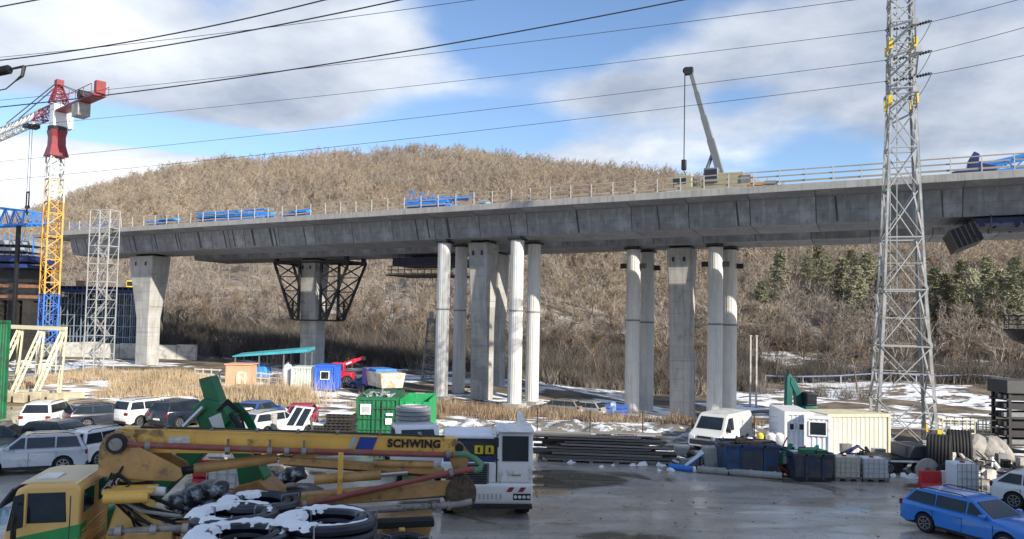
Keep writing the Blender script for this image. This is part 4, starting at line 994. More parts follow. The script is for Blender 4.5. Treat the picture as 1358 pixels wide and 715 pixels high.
def car(label, loc, rz, pm, kind='estate', group='parked cars', name='parked_car', roofsnow=False, cargo=None):
    d = profile(kind); L_, Wd, Hh = d['L'], d['W'], d['H']; hL = L_/2; hw = Wd/2; b, hd = d['belt'], d['hood']
    t = thing(name, label, 'car', loc, rz, group)
    def yw(x, y): return y*(1-.10*min(1, abs(x)/hL)**3.2)
    def arch(xc, r):
        return [(xc+r*math.cos(a), max(.22, d['wr']*.98+r*math.sin(a))) for a in [math.pi*(1-i/9) for i in range(10)]]
    r = d['wr']+.055; z0 = .21
    bot = [(-hL+.10, .28), (-hL+.28, z0)]+arch(d['ax'][0], r)+arch(d['ax'][1], r)+[(hL-.25, z0), (hL-.05, .27)]
    top = [(hL, .46), (hL-.02, .62), (hL-.12, .73), (hL-.5, hd-.08), (d['fb']+.35, hd+.02), (d['fb'], b+.01), (0.2, b+.01), (-1.0, b+.02), (d['rb'], b+.03), (-hL+.03, b-.12), (-hL-.01, .70), (-hL, .48)]
    out = bot+top
    q = MB(); n = len(out); nb = len(bot); rings = []
    for f, ins_ in ((-1, 1), (-.955, .3), (-.86, 0), (.86, 0), (.955, .3), (1, 1)):
        rg_ = []
        for i, (x, z) in enumerate(out):
            if i >= nb: x, z = x*(1-.045*ins_), z-(z-.55)*.20*ins_
            elif z < .3: z = z+.05*ins_
            rg_.append((x, yw(x, f*hw), z))
        rings.append(rg_)
    q.loft(rings)
    body = q.build('body', pm, t, bevel=.03, seg=3)
    MB().box(-hL+.2, hL-.2, -hw*.80, hw*.80, .2, .55).build('underbody', trim_m, t)
    # greenhouse
    zb, zr = b-.02, Hh; ins = .20
    def side(x, z):  # half width on the tumblehome
        f = (z-zb)/(zr-zb); return (hw-.045-ins*f)*(1-.06*min(1, abs(x)/hL)**3)
    low = [(d['fb'], zb), (d['rb'], zb)]; hi = [(d['fr'], zr-.02), (d['fr']-.5, zr), (d['rr']+.3, zr-.02), (d['rr'], zr-.06)]
    pts = [low[0]]+hi+[low[1]]
    q = MB(); vs = [(x, s*side(x, z), z) for s in (-1, 1) for x, z in pts]; n = len(pts)
    q.add(vs, [tuple(range(n)), tuple(range(2*n-1, n-1, -1))]+[(i, i+n, (i+1) % n+n, (i+1) % n) for i in range(n)])
    roof = q.build('roof', pm, t, bevel=.05, seg=3)
    # glass
    e = .012; zt = zr-.11; z1 = zb+.05
    def xf(z): return d['fb']+(d['fr']-d['fb'])*(z-zb)/(zr-zb)
    def xr(z): return d['rb']+(d['rr']-d['rb'])*(z-zb)/(zr-zb)
    mids = [.12, -.98] if kind != 'pickup' else [-.35]
    for s in (-1, 1):
        cuts = [None]+mids+[None]
        for i in range(len(mids)+1):
            a_lo = xf(z1)-.16 if i == 0 else mids[i-1]-.035; a_hi = xf(zt)-.13 if i == 0 else mids[i-1]-.035
            c_lo = xr(z1)+.16 if i == len(mids) else mids[i]+.035; c_hi = xr(zt)+.13 if i == len(mids) else mids[i]+.035
            P4 = [(a_lo, z1), (a_hi, zt), (c_hi, zt), (c_lo, z1)]
            g_ = MB(); fo = [(x, s*(side(x, z)+e), z) for x, z in P4]; fi = [(x, s*(side(x, z)-.03), z) for x, z in P4]
            g_.add(fo+fi, [(0, 1, 2, 3), (7, 6, 5, 4), (0, 4, 5, 1), (1, 5, 6, 2), (2, 6, 7, 3), (3, 7, 4, 0)]).build('side_window', glassm, t)
    def endglass(nm, fx, sgn):
        P4 = []
        for z, m in ((z1, .10), (zt+.02, .12)):
            x = fx(z)+sgn*e; w = side(x, z)-m; P4 += [(x, -w, z), (x, w, z)]
        fo = [P4[0], P4[1], P4[3], P4[2]]; fi = [(x-sgn*.04, y, z) for x, y, z in fo]
        MB().add(fo+fi, [(0, 1, 2, 3), (7, 6, 5, 4), (0, 4, 5, 1), (1, 5, 6, 2), (2, 6, 7, 3), (3, 7, 4, 0)]).build(nm, glassm, t)
    endglass('windscreen', xf, 1); endglass('rear_window', xr, -1)
    for x in d['ax']:
        for s in (-1, 1): wheel(t, x, s*(hw-.12), d['wr'])
    fx = hL-.10
    for s in (-1, 1):
        MB().cb((fx-.06, s*hw*.70, .66), (.24, .36, .14)).build('headlight', lampm, t, bevel=.03)
        MB().cb((-hL+.08, s*hw*.76, .86), (.16, .26, .20)).build('tail_light', redlens, t, bevel=.03)
        m_ = MB().cb((d['fb']-.28, s*(hw+.08), b+.07), (.14, .22, .14)); m_.build('mirror', pm, t, bevel=.03)
        MB().cb((-.15, s*(hw+.002), .80), (.2, .03, .03)).build('door_handle', pm, t); MB().cb((-1.15, s*(hw-.005), .80), (.2, .03, .03)).build('door_handle', pm, t)
        MB().box(-.9, .9, s*(hw-.03), s*(hw+.012), .26, .34).build('sill_trim', trim_m, t)
        for x in (.12+.9, .05-.05, -1.02): MB().box(x-.006, x+.006, s*(hw-.01), s*(hw+.003), .36, b-.14).build('door_gap', trim_m, t)
        if kind in ('estate', 'suv'): MB().tube([(d['fr']-.15, s*(side(0, zr)-.04), zr-.03), (d['fr']-.35, s*(side(0, zr)-.04), zr+.045), (d['rr']+.4, s*(side(0, zr)-.04), zr+.045), (d['rr']+.15, s*(side(0, zr)-.04), zr-.03)], .018, 6).build('roof_rail', trim_m, t)
    MB().cb((hL-.015, 0, .56), (.06, hw*.95, .13)).build('grille', trim_m, t); MB().cb((hL-.01, 0, .33), (.06, hw*1.35, .10)).build('lower_intake', trim_m, t)
    MB().cb((hL+.02, 0, .44), (.02, .52, .11)).build('number_plate', white_p, t); MB().cb((-hL-.015, 0, .62), (.02, .52, .11)).build('number_plate', white_p, t)
    MB().cb((-hL+.02, 0, .36), (.10, hw*1.6, .14)).build('bumper_trim', trim_m, t, bevel=.03)
    return t
def place(px, py, z=0): p = G(px, py, z); return (p.x, p.y, z)
blue_car = paint('bright_blue', (.02, .20, .66), .25)
silver = paint('silver_blue', (.48, .50, .54), .3); dkblue = paint('dark_blue', (.012, .017, .032)); white = paint('white', (.74, .75, .76)); black = paint('black', (.014, .015, .02)); red = paint('crimson', (.42, .03, .07)); midblue = paint('mid_blue', (.03, .08, .25)); lgrey = paint('light_grey', (.5, .52, .54))
p = G(1228, 706); th = R(-64); car('bright blue estate car parked at the lower right', (p.x+1.32*math.cos(th)-.79*math.sin(th), p.y+1.32*math.sin(th)+.79*math.cos(th), 0), th, blue_car, 'estate')
p = G(1404, 680); car('white car parked behind the bright blue estate at right edge', (p.x, p.y, 0), R(-50), white, 'hatch')
p = G(40, 628); car('silver blue crossover parked in front at the left edge', (p.x-.3, p.y+.5, 0), R(205), silver, 'suv')
p = G(2, 602); car('black car behind the silver crossover at the left edge', (p.x, p.y, 0), R(20), black, 'hatch')
p = G(84, 598); car('black hatchback with white sheet in its window behind the silver crossover', (p.x-.3, p.y+.4, 0), R(-12), black, 'hatch')
p = G(66, 567); car('white pickup with dark rear window parked at far left by the reeds', (p.x, p.y, 0), R(100), white, 'suv')
p = G(132, 567); car('dark blue estate parked beside the white pickup', (p.x, p.y+.6, 0), R(48), dkblue, 'estate')
p = G(192, 564); car('white crossover with roof rails parked between two dark cars', (p.x, p.y+.6, 0), R(62), white, 'suv')
p = G(243, 565); car('black crossover right of the white one', (p.x, p.y+.3, 0), R(66), dkblue, 'suv')
p = G(116, 618); car('white van like car half hidden behind the pump cab', (p.x+.1, p.y+1.2, 0), R(75), white, 'suv')
p = G(318, 572); car('white car behind the green excavator arm', (p.x, p.y, 0), R(70), white, 'estate')
p = G(344, 560); car('mid blue car in the rear row left of the white saloon', (p.x, p.y, 0), R(80), midblue, 'hatch')
p = G(362, 576); car('white saloon with wide rear window behind the pump boom', (p.x, p.y, 0), R(62), lgrey, 'estate')
p = G(401, 564); car('crimson car in the rear row beside the pallets', (p.x, p.y, 0), R(100), red, 'hatch')
# far cars under the bridge
for px, py, c_, lab in ((740, 533, paint('dull_tan', (.20, .18, .15)), 'tan car under the bridge right of the middle columns'), (768, 531, paint('dull_grey', (.28, .29, .30)), 'grey car under the bridge beside the blue stack'), (1310-820, 516, midblue, 'blue car left of the leftmost round column')):
    Y = 66 if px > 600 else 74; q = P(px, py, Y); car(lab, (q.x, Y, gz(q.x, Y)), R(150), c_, 'estate', 'cars under the bridge')

def van(label, loc, rz, pm):
    t = thing('delivery_van', label, 'van', loc, rz); L_, hw, Hh = 4.9, .95, 1.99; hL = L_/2; r = .36
    def arch(xc): return [(xc+r*math.cos(a), max(.24, .33+r*math.sin(a))) for a in [math.pi*(1-i/8) for i in range(9)]]
    out = [(-hL, .3), (-hL+.1, .24)]+arch(-1.5)+arch(1.5)+[(hL-.1, .26), (hL, .45), (hL-.03, .88), (hL-.6, 1.14), (hL-1.2, 1.86), (hL-1.5, Hh), (-hL+.2, Hh), (-hL+.05, 1.85), (-hL, 1.0)]
    q = MB(); n = len(out); vs = []
    for s in (-1, 1):
        for x, z in out: vs.append((x, s*(hw-(.13*max(0, z-1.05))), z))
    q.add(vs, [tuple(range(n)), tuple(range(2*n-1, n-1, -1))]+[(i, i+n, (i+1) % n+n, (i+1) % n) for i in range(n)]); q.build('body', pm, t, bevel=.10, seg=4)
    MB().box(-hL+.2, hL-.3, -.75, .75, .2, .6).build('underbody', trim_m, t)
    def yy(z): return hw-.13*max(0, z-1.05)
    for s in (-1, 1):
        P4 = [(hL-.75, 1.13), (hL-1.32, 1.78), (hL-1.95, 1.78), (hL-1.95, 1.13)]
        MB().add([(x, s*(yy(z)+.012), z) for x, z in P4]+[(x, s*(yy(z)-.03), z) for x, z in P4], [(0, 1, 2, 3), (7, 6, 5, 4), (0, 4, 5, 1), (1, 5, 6, 2), (2, 6, 7, 3), (3, 7, 4, 0)]).build('side_window', glassm, t)
        for x in (-1.5, 1.5): wheel(t, x, s*.82, .33)
        MB().cb((hL-.12, s*.7, .78), (.3, .34, .2)).build('headlight', lampm, t, bevel=.04); MB().cb((-hL+.03, s*.85, 1.0), (.1, .16, .45)).build('tail_light', redlens, t); MB().cb((hL-.95, s*1.06, 1.18), (.12, .2, .26)).build('mirror', trim_m, t, bevel=.03)
        MB().box(-.55, -.54, s*(hw-.02), s*(hw+.004), .4, 1.2).build('door_gap', trim_m, t)
        MB().box(-1.0, 1.0, s*(hw-.02), s*(hw+.015), .55, .64).build('side_trim', trim_m, t)
    fx = lambda z: hL-.6-.6*(z-1.14)/.72
    P4 = [(fx(1.2)+.02, -.74, 1.2), (fx(1.2)+.02, .74, 1.2), (fx(1.82)+.02, .66, 1.82), (fx(1.82)+.02, -.66, 1.82)]
    MB().add(P4+[(x-.05, y, z) for x, y, z in P4], [(0, 1, 2, 3), (7, 6, 5, 4), (0, 4, 5, 1), (1, 5, 6, 2), (2, 6, 7, 3), (3, 7, 4, 0)]).build('windscreen', glassm, t)
    MB().cb((hL, 0, .5), (.1, 1.7, .26)).build('bumper', trim_m, t, bevel=.04); MB().cb((hL-.02, 0, .8), (.08, .8, .12)).build('grille', trim_m, t)
    return t
p = G(958, 596); van('white panel van parked behind the blue skips', (p.x+.2, p.y+.9, 0), R(232), paint('van_white', (.56, .56, .54), .4))
# ================================================================ white mobile crane carrier facing the camera
def white_carrier():
    p = G(655, 686); t = thing('white_site_truck', 'white half cab site truck facing us in the middle of the yard', 'truck', (-.74, 26.7, 0), R(3)); t.scale = (1.13, 1, 1)
    wp = mat('truck_white', (.80, .80, .79), .42, 0, .08, 1.2, second=(.48, .45, .40), sscale=1.6, samt=.2, coat=.1)
    navy = mat('truck_navy', (.02, .035, .12), .35)
    hw = 1.42
    # lower hull with cut away corners, front towards -y
    MB().prism([(-.0, .55), (-.12, .72), (-.12, 1.25), (0, 1.3), (7.0, 1.3), (7.0, .6), (1.6, .6), (1.2, .5)], -hw, hw, 'x').build('hull', wp, t, bevel=.05)
    # radiator block on the left, cab on the right
    MB().box(-hw, .28, 0, 2.2, 1.3, 2.0).build('bonnet', wp, t, bevel=.05); MB().box(-hw+.06, .22, .1, 2.15, 2.0, 2.2).build('bonnet_band', navy, t)
    g_ = MB().box(-.98, .06, -.05, 0, .95+.1, 1.98)
    fr = g_.build('grille_frame', steel_g, t)
    for k in range(11): MB().box(-.92, .0, -.085, -.05, 1.11+k*.078, 1.15+k*.078).build('grille_slat', steel_d, fr)
    # low windscreen house over the bonnet with snow on the roof
    MB().box(-hw+.02, .26, .35, 2.3, 2.2, 2.78).build('screen_house', navy, t, bevel=.03); MB().box(-hw+.12, .18, .33, .36, 2.26, 2.70).build('screen', glassm, t)
    MB().box(-hw-.02, .30, .28, 2.4, 2.78, 2.86).build('screen_roof', wp, t, bevel=.02)
    q = MB(); n = 14; q.loft([[(-hw+.05+a, .35+b, 2.86) for a, b in ((0, 0), (1.55, 0), (1.55, 1.9), (0, 1.9))], [(-hw+.15+a, .42+b, 2.93) for a, b in ((0, 0), (1.35, 0), (1.35, 1.7), (0, 1.7))]]); q.build('snow', snow_m, t, bevel=.03)
    ysign = mat('sign_yellow', (.85, .62, .03), .5)
    for x0 in (-.40, -.06): MB().box(x0, x0+.27, .295, .328, 2.24, 2.54).build('yellow_sign', ysign, t)
    for x0 in (-.40, -.06): MB().box(x0+.10, x0+.17, .288, .295, 2.30, 2.48).build('sign_figure', trim_m, t)
    # right hand cab, taller
    MB().prism([(-.02, 1.3), (-.02, 2.15), (.12, 3.02), (.3, 3.06), (1.9, 3.06), (1.9, 1.3)], .32, hw, 'x').build('cab', wp, t, bevel=.05)
    P4 = [(-.05, 2.06), (.10, 2.92)]
    MB().add([(.46, -.045, 2.06), (1.28, -.045, 2.06), (1.28, .06, 2.92), (.46, .06, 2.92), (.46, .05, 2.06), (1.28, .05, 2.06), (1.28, .16, 2.92), (.46, .16, 2.92)], [(0, 1, 2, 3), (7, 6, 5, 4), (0, 4, 5, 1), (1, 5, 6, 2), (2, 6, 7, 3), (3, 7, 4, 0)]).build('windscreen', glassm, t)
    MB().box(hw-.02, hw+.015, .35, 1.1, 2.1, 2.9).build('side_window', glassm, t); MB().box(hw-.02, hw+.012, .28, .30, 1.35, 2.95).build('door_gap', trim_m, t); MB().box(hw-.02, hw+.012, 1.14, 1.16, 1.35, 2.95).build('door_gap', trim_m, t)
    MB().box(.30, hw+.04, -.06, 2.0, 3.06, 3.11).build('cab_roof', wp, t, bevel=.02)
    MB().box(.36, hw-.04, -.03, -.018, 1.36, 1.98).build('front_hatch', wp, t, bevel=.01); MB().box(.75, 1.05, -.045, -.03, 1.55, 1.6).build('hatch_handle', mat('brass', (.3, .25, .08), .4), t)
    MB().tube([(.34, -.05, 2.1), (.26, -.25, 2.2), (.26, -.27, 2.9), (.34, .05, 2.98)], .022, 6).build('mirror_arm', trim_m, t); MB().cb((.26, -.27, 2.75), (.16, .08, .34)).build('mirror', trim_m, t, bevel=.03)
    # hazard stripes, lamps, lettering strip, bumper
    MB().box(.55, 1.25, -.135, -.12, 1.02, 1.18).build('hazard_plate', white_p, t)
    for k in range(2):
        x = .60+k*.36; MB().prism([(x, 1.02), (x+.16, 1.02), (x+.26, 1.18), (x+.10, 1.18)], -.142, -.135).build('hazard_stripe', mat('hazard_red', (.25, .02, .03), .5), t)
    MB().box(.82, 1.36, -.14, -.12, .74, .96).build('lamp_bezel', trim_m, t)
    for k in range(4): MB().cyl((.89+k*.135, -.16, .85), (.89+k*.135, -.138, .85), .055, None, 14).build('lamp', lampm, t)
    for k in range(6): MB().box(-.25+k*.13, -.19+k*.13, -.135, -.12, .76, .95).build('faded_mark', mat('faded_ink', (.42, .42, .44), .6), t)
    MB().box(-hw, hw, -.1, .3, .42, .56).build('bumper_skirt', steel_d, t)
    # long deck behind with side guard and wheels
    MB().box(-hw+.05, hw-.05, 2.4, 7.0, 1.3, 2.2).build('engine_deck', wp, t, bevel=.05); MB().box(hw-.14, hw-.02, 2.1, 7.0, 2.2, 3.0).build('side_screen', wp, t, bevel=.02)
    for k in range(6): MB().box(hw-.04, hw+.02, 2.3+k*.8, 2.36+k*.8, 1.35, 3.02).build('side_rib', wp, t)
    for y in (1.1, 4.6, 6.0):
        for x in (-hw+.25, hw-.25):
            o = wheel(t, x, y, .55, 1.3); o.rotation_euler = (0, 0, R(90))
white_carrier()
def flat_truck():
    Y = 33.5; p = P(556, 580, Y); t = thing('white_light_truck', 'white light truck behind the pump boom with grey rolls on its bed', 'truck', (p.x-.2, Y, 0), R(-72))
    wp = white
    zt = P(556, 563, Y).z
    prof = [(-.85, .5), (-.85, zt-.06), (-.7, zt), (.35, zt), (.55, zt-.08), (1.0, zt-.75), (1.55, zt-.95), (1.6, .5)]
    MB().prism(prof, -.95, .95).build('cab', wp, t, bevel=.07, seg=3)
    MB().add([(1.03, -.78, zt-.76), (1.03, .78, zt-.76), (.61, .7, zt-.14), (.61, -.7, zt-.14), (.98, -.78, zt-.78), (.98, .78, zt-.78), (.56, .7, zt-.16), (.56, -.7, zt-.16)], [(0, 1, 2, 3), (7, 6, 5, 4), (0, 4, 5, 1), (1, 5, 6, 2), (2, 6, 7, 3), (3, 7, 4, 0)]).build('windscreen', glassm, t)
    for y in (-.96, .93): MB().prism([(-.55, zt-.75), (-.55, zt-.15), (.4, zt-.15), (.82, zt-.75)], y, y+.03).build('side_window', glassm, t)
    for x in (-2.4, 1.0):
        for y in (-.85, .85): wheel(t, x, y, .36)
    MB().box(-4.0, -.9, -1.0, 1.0, .75, .9).build('bed', steel_g, t)
    for y in (-1.0, .95): MB().box(-4.0, -.9, y, y+.05, .9, 1.3).build('side_board', wp, t)
    MB().box(-4.0, 1.4, -.4, .4, .5, .75).build('chassis', steel_d, t); MB().cb((1.62, 0, .6), (.08, 1.8, .3)).build('bumper', trim_m, t, bevel=.03)
    for s in (-1, 1): MB().cb((1.58, s*.72, .85), (.1, .3, .2)).build('headlight', lampm, t, bevel=.03)
    r_ = thing('pipe_roll', 'grey ribbed roll of sheeting on the white light truck', 'roll', (p.x-.4, Y+2.2, .95), R(-72)); q = MB(); n = 26; hgt = P(548, 544, Y+2).z-.95
    for k in range(9): q.cyl((-.9, 0, .06+k*(hgt/9)), (-.9, 0, .06+(k+.85)*hgt/9), .85-.02*(k % 2), None, n)
    q.build('windings', mat('roll_grey', (.30, .31, .33), .45, .2, .2, 2), r_, True); MB().ring((-.9, 0, hgt+.06), .6, .05, 26, 6).build('top_hoop', galv, r_)
flat_truck()
# ================================================================ truck mounted concrete pump
def pump_truck():
    t = thing('concrete_pump_truck', 'yellow concrete pump truck with long folded boom in the left foreground', 'truck', (-9.85, 17.62, 0), math.atan2(.24, .97))
    gs = mat('stripe_green', (.03, .30, .08), .4); dgreen = mat('stripe_dark', (.01, .06, .05), .4)
    cabp = mat('cab_yellow', (.85, .52, .16), .35, 0, .07, .9, second=(.36, .24, .12), sscale=1.1, samt=.14, coat=.4)
    # cab: profile in x-z, front at negative x; walls
    prof = [(-2.25, .75), (-2.32, 1.55), (-2.02, 2.62), (-1.9, 2.92), (-1.6, 3.02), (-.15, 3.02), (0, 2.9), (0, .95), (-.45, .95), (-.55, 1.25), (-1.4, 1.25), (-1.5, .75)]
    MB().prism(prof, 0, 2.4).build('cab', cabp, t, bevel=.07, seg=3)
    MB().prism([(-1.95, 3.0), (-1.55, 3.06), (-.35, 3.06), (-.12, 3.0)], .2, 2.2).build('roof_panel', mat('roof_pale', (.72, .55, .30), .4, 0, .08, 1), t, bevel=.03)
    MB().box(-1.5, -.9, .45, 1.05, 3.04, 3.10).build('roof_hatch', white_p, t, bevel=.02)
    def slab(nm, P4, y0, y1, m, bev=.0): return MB().prism(P4, y0, y1).build(nm, m, t, bevel=bev)
    for y0, y1 in ((-.018, .03), (2.37, 2.418)):
        slab('door_window', [(-1.56, 2.16), (-1.56, 2.84), (-.46, 2.84), (-.40, 2.16)], y0, y1, glassm, .015)
        slab('quarter_window', [(-2.14, 2.0), (-1.95, 2.78), (-1.66, 2.84), (-1.66, 2.08)], y0, y1, glassm, .015)
        slab('door_frame', [(-1.63, 2.06), (-1.63, 2.88), (-1.585, 2.88), (-1.585, 2.06)], y0-.008, y1+.008, cabp)
        slab('green_stripe', [(-2.26, 1.80), (-.0, 2.10), (0, 1.78), (-2.26, 1.72)], y0+.006, y1-.006, gs)
        slab('dark_stripe', [(-2.26, 1.62), (-2.26, 1.71), (0, 1.765), (0, 1.66)], y0+.004, y1-.004, dgreen)
        slab('door_gap', [(-.31, 1.0), (-.31, 2.75), (-.29, 2.75), (-.29, 1.0)], y0+.003, y1-.003, trim_m)
    MB().box(-.015, .02, .0, .5, 1.78, 2.08).build('green_stripe', gs, t)
    for y0, y1 in ((.25, 1.05), (1.45, 2.2)): MB().box(-.03, .018, y0, y1, 2.30, 2.82).build('rear_window', glassm, t, bevel=.02)
    for k in range(5): MB().box(0, .03, .15, 2.25, 1.45+k*.11+.32*0, 1.50+k*.11).build('rear_rib', cabp, t)
    P4 = [(-2.30, 1.72), (-2.05, 2.60), (-2.0, 2.60), (-2.25, 1.72)]; slab('windscreen', [(x-.035, z) for x, z in P4], .2, 2.2, glassm)
    MB().prism([(-2.45, 2.55), (-2.05, 2.95), (-1.98, 2.92), (-2.35, 2.5)], .05, 2.35).build('sun_visor', mat('visor', (.02, .025, .05), .35), t, bevel=.02)
    # mirror on its arm
    q = MB(); q.tube([(-1.75, 0, 1.68), (-1.72, -.38, 1.72), (-1.72, -.42, 2.5), (-1.8, 0, 2.62)], .02, 6); q.build('mirror_arm', trim_m, t)
    MB().cb((-1.72, -.42, 2.15), (.1, .22, .55)).build('mirror', trim_m, t, bevel=.04); MB().cb((-1.72, -.42, 1.75), (.1, .2, .2)).build('mirror', trim_m, t, bevel=.04)
    for o in [q for q in bpy.data.objects if q.parent == t]: o.scale.x = .70
    # chassis, wheels, deck
    MB().box(-2.2, 7.2, .75, 1.65, .75, 1.05).build('chassis', steel_d, t)
    for x in (-1.0, 3.9, 5.2):
        for y in (.16, 2.24):
            wheel(t, x, y, .52, 1.2)
    MB().box(.15, 3.0, .1, 2.3, 1.05, 1.45).build('deck', pump_tan, t, bevel=.03)
    MB().box(.95, 2.0, -.02, .55, 1.0, 1.85).build('tool_box', pump_tan, t, bevel=.03); MB().box(1.15, 1.75, -.045, -.02, 1.25, 1.62).build('data_plate', chrome, t)
    MB().box(.25, .8, .0, .5, 1.2, 1.62).build('oil_tank', pump_y, t, bevel=.08)
    MB().box(2.1, 7.0, .2, 2.2, 1.05, 1.5).build('pump_housing', pump_tan, t, bevel=.05)
    MB().prism([(6.9, .7), (6.9, 1.5), (7.2, 1.8), (8.3, 1.8), (8.0, .7)], .4, 2.0).build('hopper', pump_tan, t, bevel=.04)
    # column and turret
    MB().loft([[(.35, .6, 1.45), (1.5, .6, 1.45), (1.5, 1.8, 1.45), (.35, 1.8, 1.45)], [(.6, .85, 2.5), (1.2, .85, 2.5), (1.2, 1.55, 2.5), (.6, 1.55, 2.5)]]).build('pedestal', pump_y, t, bevel=.05)
    MB().cyl((.9, 1.2, 2.45), (.9, 1.2, 2.85), .42, .42, 22).build('slewing_ring', steel_d, t, True)
    MB().cyl((.9, 1.2, 2.85), (.9, 1.2, 3.05), .36, .3, 22).build('turret_neck', pump_y, t, True)
    cheek = [(.15, 3.05), (.15, 3.75), (.28, 4.02), (.55, 4.14), (.85, 4.05), (1.0, 3.75), (2.0, 3.18), (2.05, 2.98), (1.9, 2.86), (1.3, 2.9), (.4, 3.0)]
    for y0 in (.72, 1.6): MB().prism(cheek, y0, y0+.08).build('turret_cheek', pump_tan, t, bevel=.015)
    MB().cyl((.55, .6, 3.82), (.55, 1.8, 3.82), .24, None, 20).build('boom_pivot', steel_d, t, True); MB().cyl((.55, .54, 3.82), (.55, .6, 3.82), .15, None, 16).build('pivot_cap', pipe_grey, t, True)
    # main boom: box section from the pivot to the knuckle, sloping a little
    B0_, B1_ = Vector((.55, 1.2, 3.84)), Vector((8.95, 1.2, 3.52))
    def along(f, dz=0, dy=0): return B0_.lerp(B1_, f)+Vector((0, dy, dz))
    def beam(nm, f0, f1, h0, h1, w, m, dz=0):
        a, b = along(f0), along(f1); q = MB()
        q.loft([[(a.x, 1.2-w/2, a.z+dz-h0/2), (a.x, 1.2+w/2, a.z+dz-h0/2), (a.x, 1.2+w/2, a.z+dz+h0/2), (a.x, 1.2-w/2, a.z+dz+h0/2)], [(b.x, 1.2-w/2, b.z+dz-h1/2), (b.x, 1.2+w/2, b.z+dz-h1/2), (b.x, 1.2+w/2, b.z+dz+h1/2), (b.x, 1.2-w/2, b.z+dz+h1/2)]]); return q.build(nm, m, t, bevel=.02)
    bm_ = beam('main_boom', 0, 1, .60, .42, .42, pump_y)
    a, b = along(0, .315), along(1, .225)
    MB().add([(a.x, .96, a.z-.03), (b.x, .96, b.z-.03), (b.x, 1.44, b.z-.03), (a.x, 1.44, a.z-.03), (a.x, .96, a.z), (b.x, .96, b.z), (b.x, 1.44, b.z), (a.x, 1.44, a.z)], [(0, 3, 2, 1), (4, 5, 6, 7), (0, 1, 5, 4), (1, 2, 6, 5), (2, 3, 7, 6), (3, 0, 4, 7)]).build('top_flange', pump_y, bm_)
    # blue and pale marks and lettering on the flank
    def mark(x0, x1, sl, m, nm):
        y = .972; f = lambda x: (x-B0_.x)/(B1_.x-B0_.x); c = lambda x: along(f(x)).z; hh = .19
        MB().prism([(x0, c(x0)-hh+.09), (x1, c(x1)-hh+.09), (x1+sl, c(x1)+hh+.02), (x0+sl, c(x0)+hh+.02)], y, y+.02).build(nm, m, bm_)
    mark(6.05, 6.13, .12, mat('mark_pale', (.35, .5, .7), .4), 'pale_mark'); mark(6.22, 6.68, .12, mat('mark_blue', (.02, .06, .35), .4), 'blue_mark')
    cu = bpy.data.curves.new('lettering', 'FONT'); cu.body = 'SCHWING'; cu.size = .30; cu.extrude = .006; cu.offset = .015; cu.space_character = 1.12
    ob = bpy.data.objects.new('tmp', cu); COL.objects.link(ob); dg = bpy.context.evaluated_depsgraph_get(); me = bpy.data.meshes.new_from_object(ob.evaluated_get(dg)); bpy.data.objects.remove(ob)
    me.materials.clear(); me.materials.append(mat('letter_black', (.012, .012, .014), .5)); xs = [v.co.x for v in me.vertices]; k = 1.42/(max(xs)-min(xs))
    o = put('lettering', me, bm_); o.matrix_basis = Matrix.Translation((7.06, .958, along((7.06-.55)/8.4).z-.02)) @ Matrix.Rotation(math.atan2(-.32, 8.4), 4, 'Y').inverted() @ Matrix.Rotation(R(90), 4, 'X') @ Matrix.Diagonal((k, k*1.0, 1, 1))
    # red delivery line along the boom with clamps
    line = [along(.02, -.02, -.5), along(.06, -.06, -.42), along(.5, -.15, -.38), along(.985, -.19, -.40)]
    dl = MB().tube(line, .075, 12).build('delivery_pipe', pipe_red, t, True)
    for f in (.035, .08, .30, .42, .47, .52, .965): c = along(f, -.04-.12*min(1, f*4), -.41); MB().cyl(c-Vector((.06, 0, 0)), c+Vector((.06, 0, 0)), .105, None, 14).build('pipe_clamp', pipe_grey, dl, True)
    for f in (.3, .42, .52): c = along(f, -.05, -.38); MB().cb(c, (.05, .1, .34)).build('pipe_bracket', steel_g, dl)
    # hydraulic lines clipped along the top flange, bolt heads and stiffeners on the flank
    for dy in (-.12, -.06, .0): MB().tube([along(.05, .33, dy), along(.3, .33, dy), along(.6, .30, dy), along(.96, .26, dy)], .018, 6).build('hydraulic_line', steel_d, bm_, True)
    for f in (.12, .25, .38, .5, .62, .75, .88): MB().cb(along(f, .315, -.05), (.08, .36, .05)).build('line_clip', steel_g, bm_)
    for f in (.1, .2): MB().cb(along(f, .12, -.225), (.02, .03, .3)).build('stiffener', pump_y, bm_)
    for k in range(10):
        a_ = k*2*math.pi/10; MB().cyl((.55+.32*math.cos(a_), .69, 3.82+.27*math.sin(a_)), (.55+.32*math.cos(a_), .72, 3.82+.27*math.sin(a_)), .025, None, 6).build('bolt', steel_g, t)
    MB().cb(along(.16, .05, -.222), (.5, .012, .16)).build('warning_label', mat('label_white', (.6, .6, .55), .6, 0, .3, 12), bm_)
    # luffing ram
    MB().cyl((1.95, 1.2, 3.02), (2.3, 1.2, 3.08), .11, None, 14).build('ram_eye', steel_d, t, True); MB().cyl((2.25, 1.2, 3.07), (4.25, 1.2, 3.30), .135, None, 16).build('luffing_ram', pump_tan, t, True); MB().cyl((4.25, 1.2, 3.30), (4.9, 1.2, 3.44), .06, None, 10).build('ram_rod', chrome, t, True)
    MB().prism([(4.6, 3.3), (4.7, 3.62), (5.4, 3.6), (5.2, 3.3)], 1.0, 1.4).build('ram_bracket', pump_tan, t)
    # folded sections under the main boom
    def b2(nm, p, q, h, w, m, y=1.2): return MB().bar((p[0], y, p[1]), (q[0], y, q[1]), w, h).build(nm, m, t, bevel=.015)
    b2('second_boom', (4.3, 3.28), (8.6, 2.86), .18, .3, pump_tan, 1.05); b2('second_boom_lower', (4.4, 3.12), (9.0, 2.62), .12, .24, rust, 1.5)
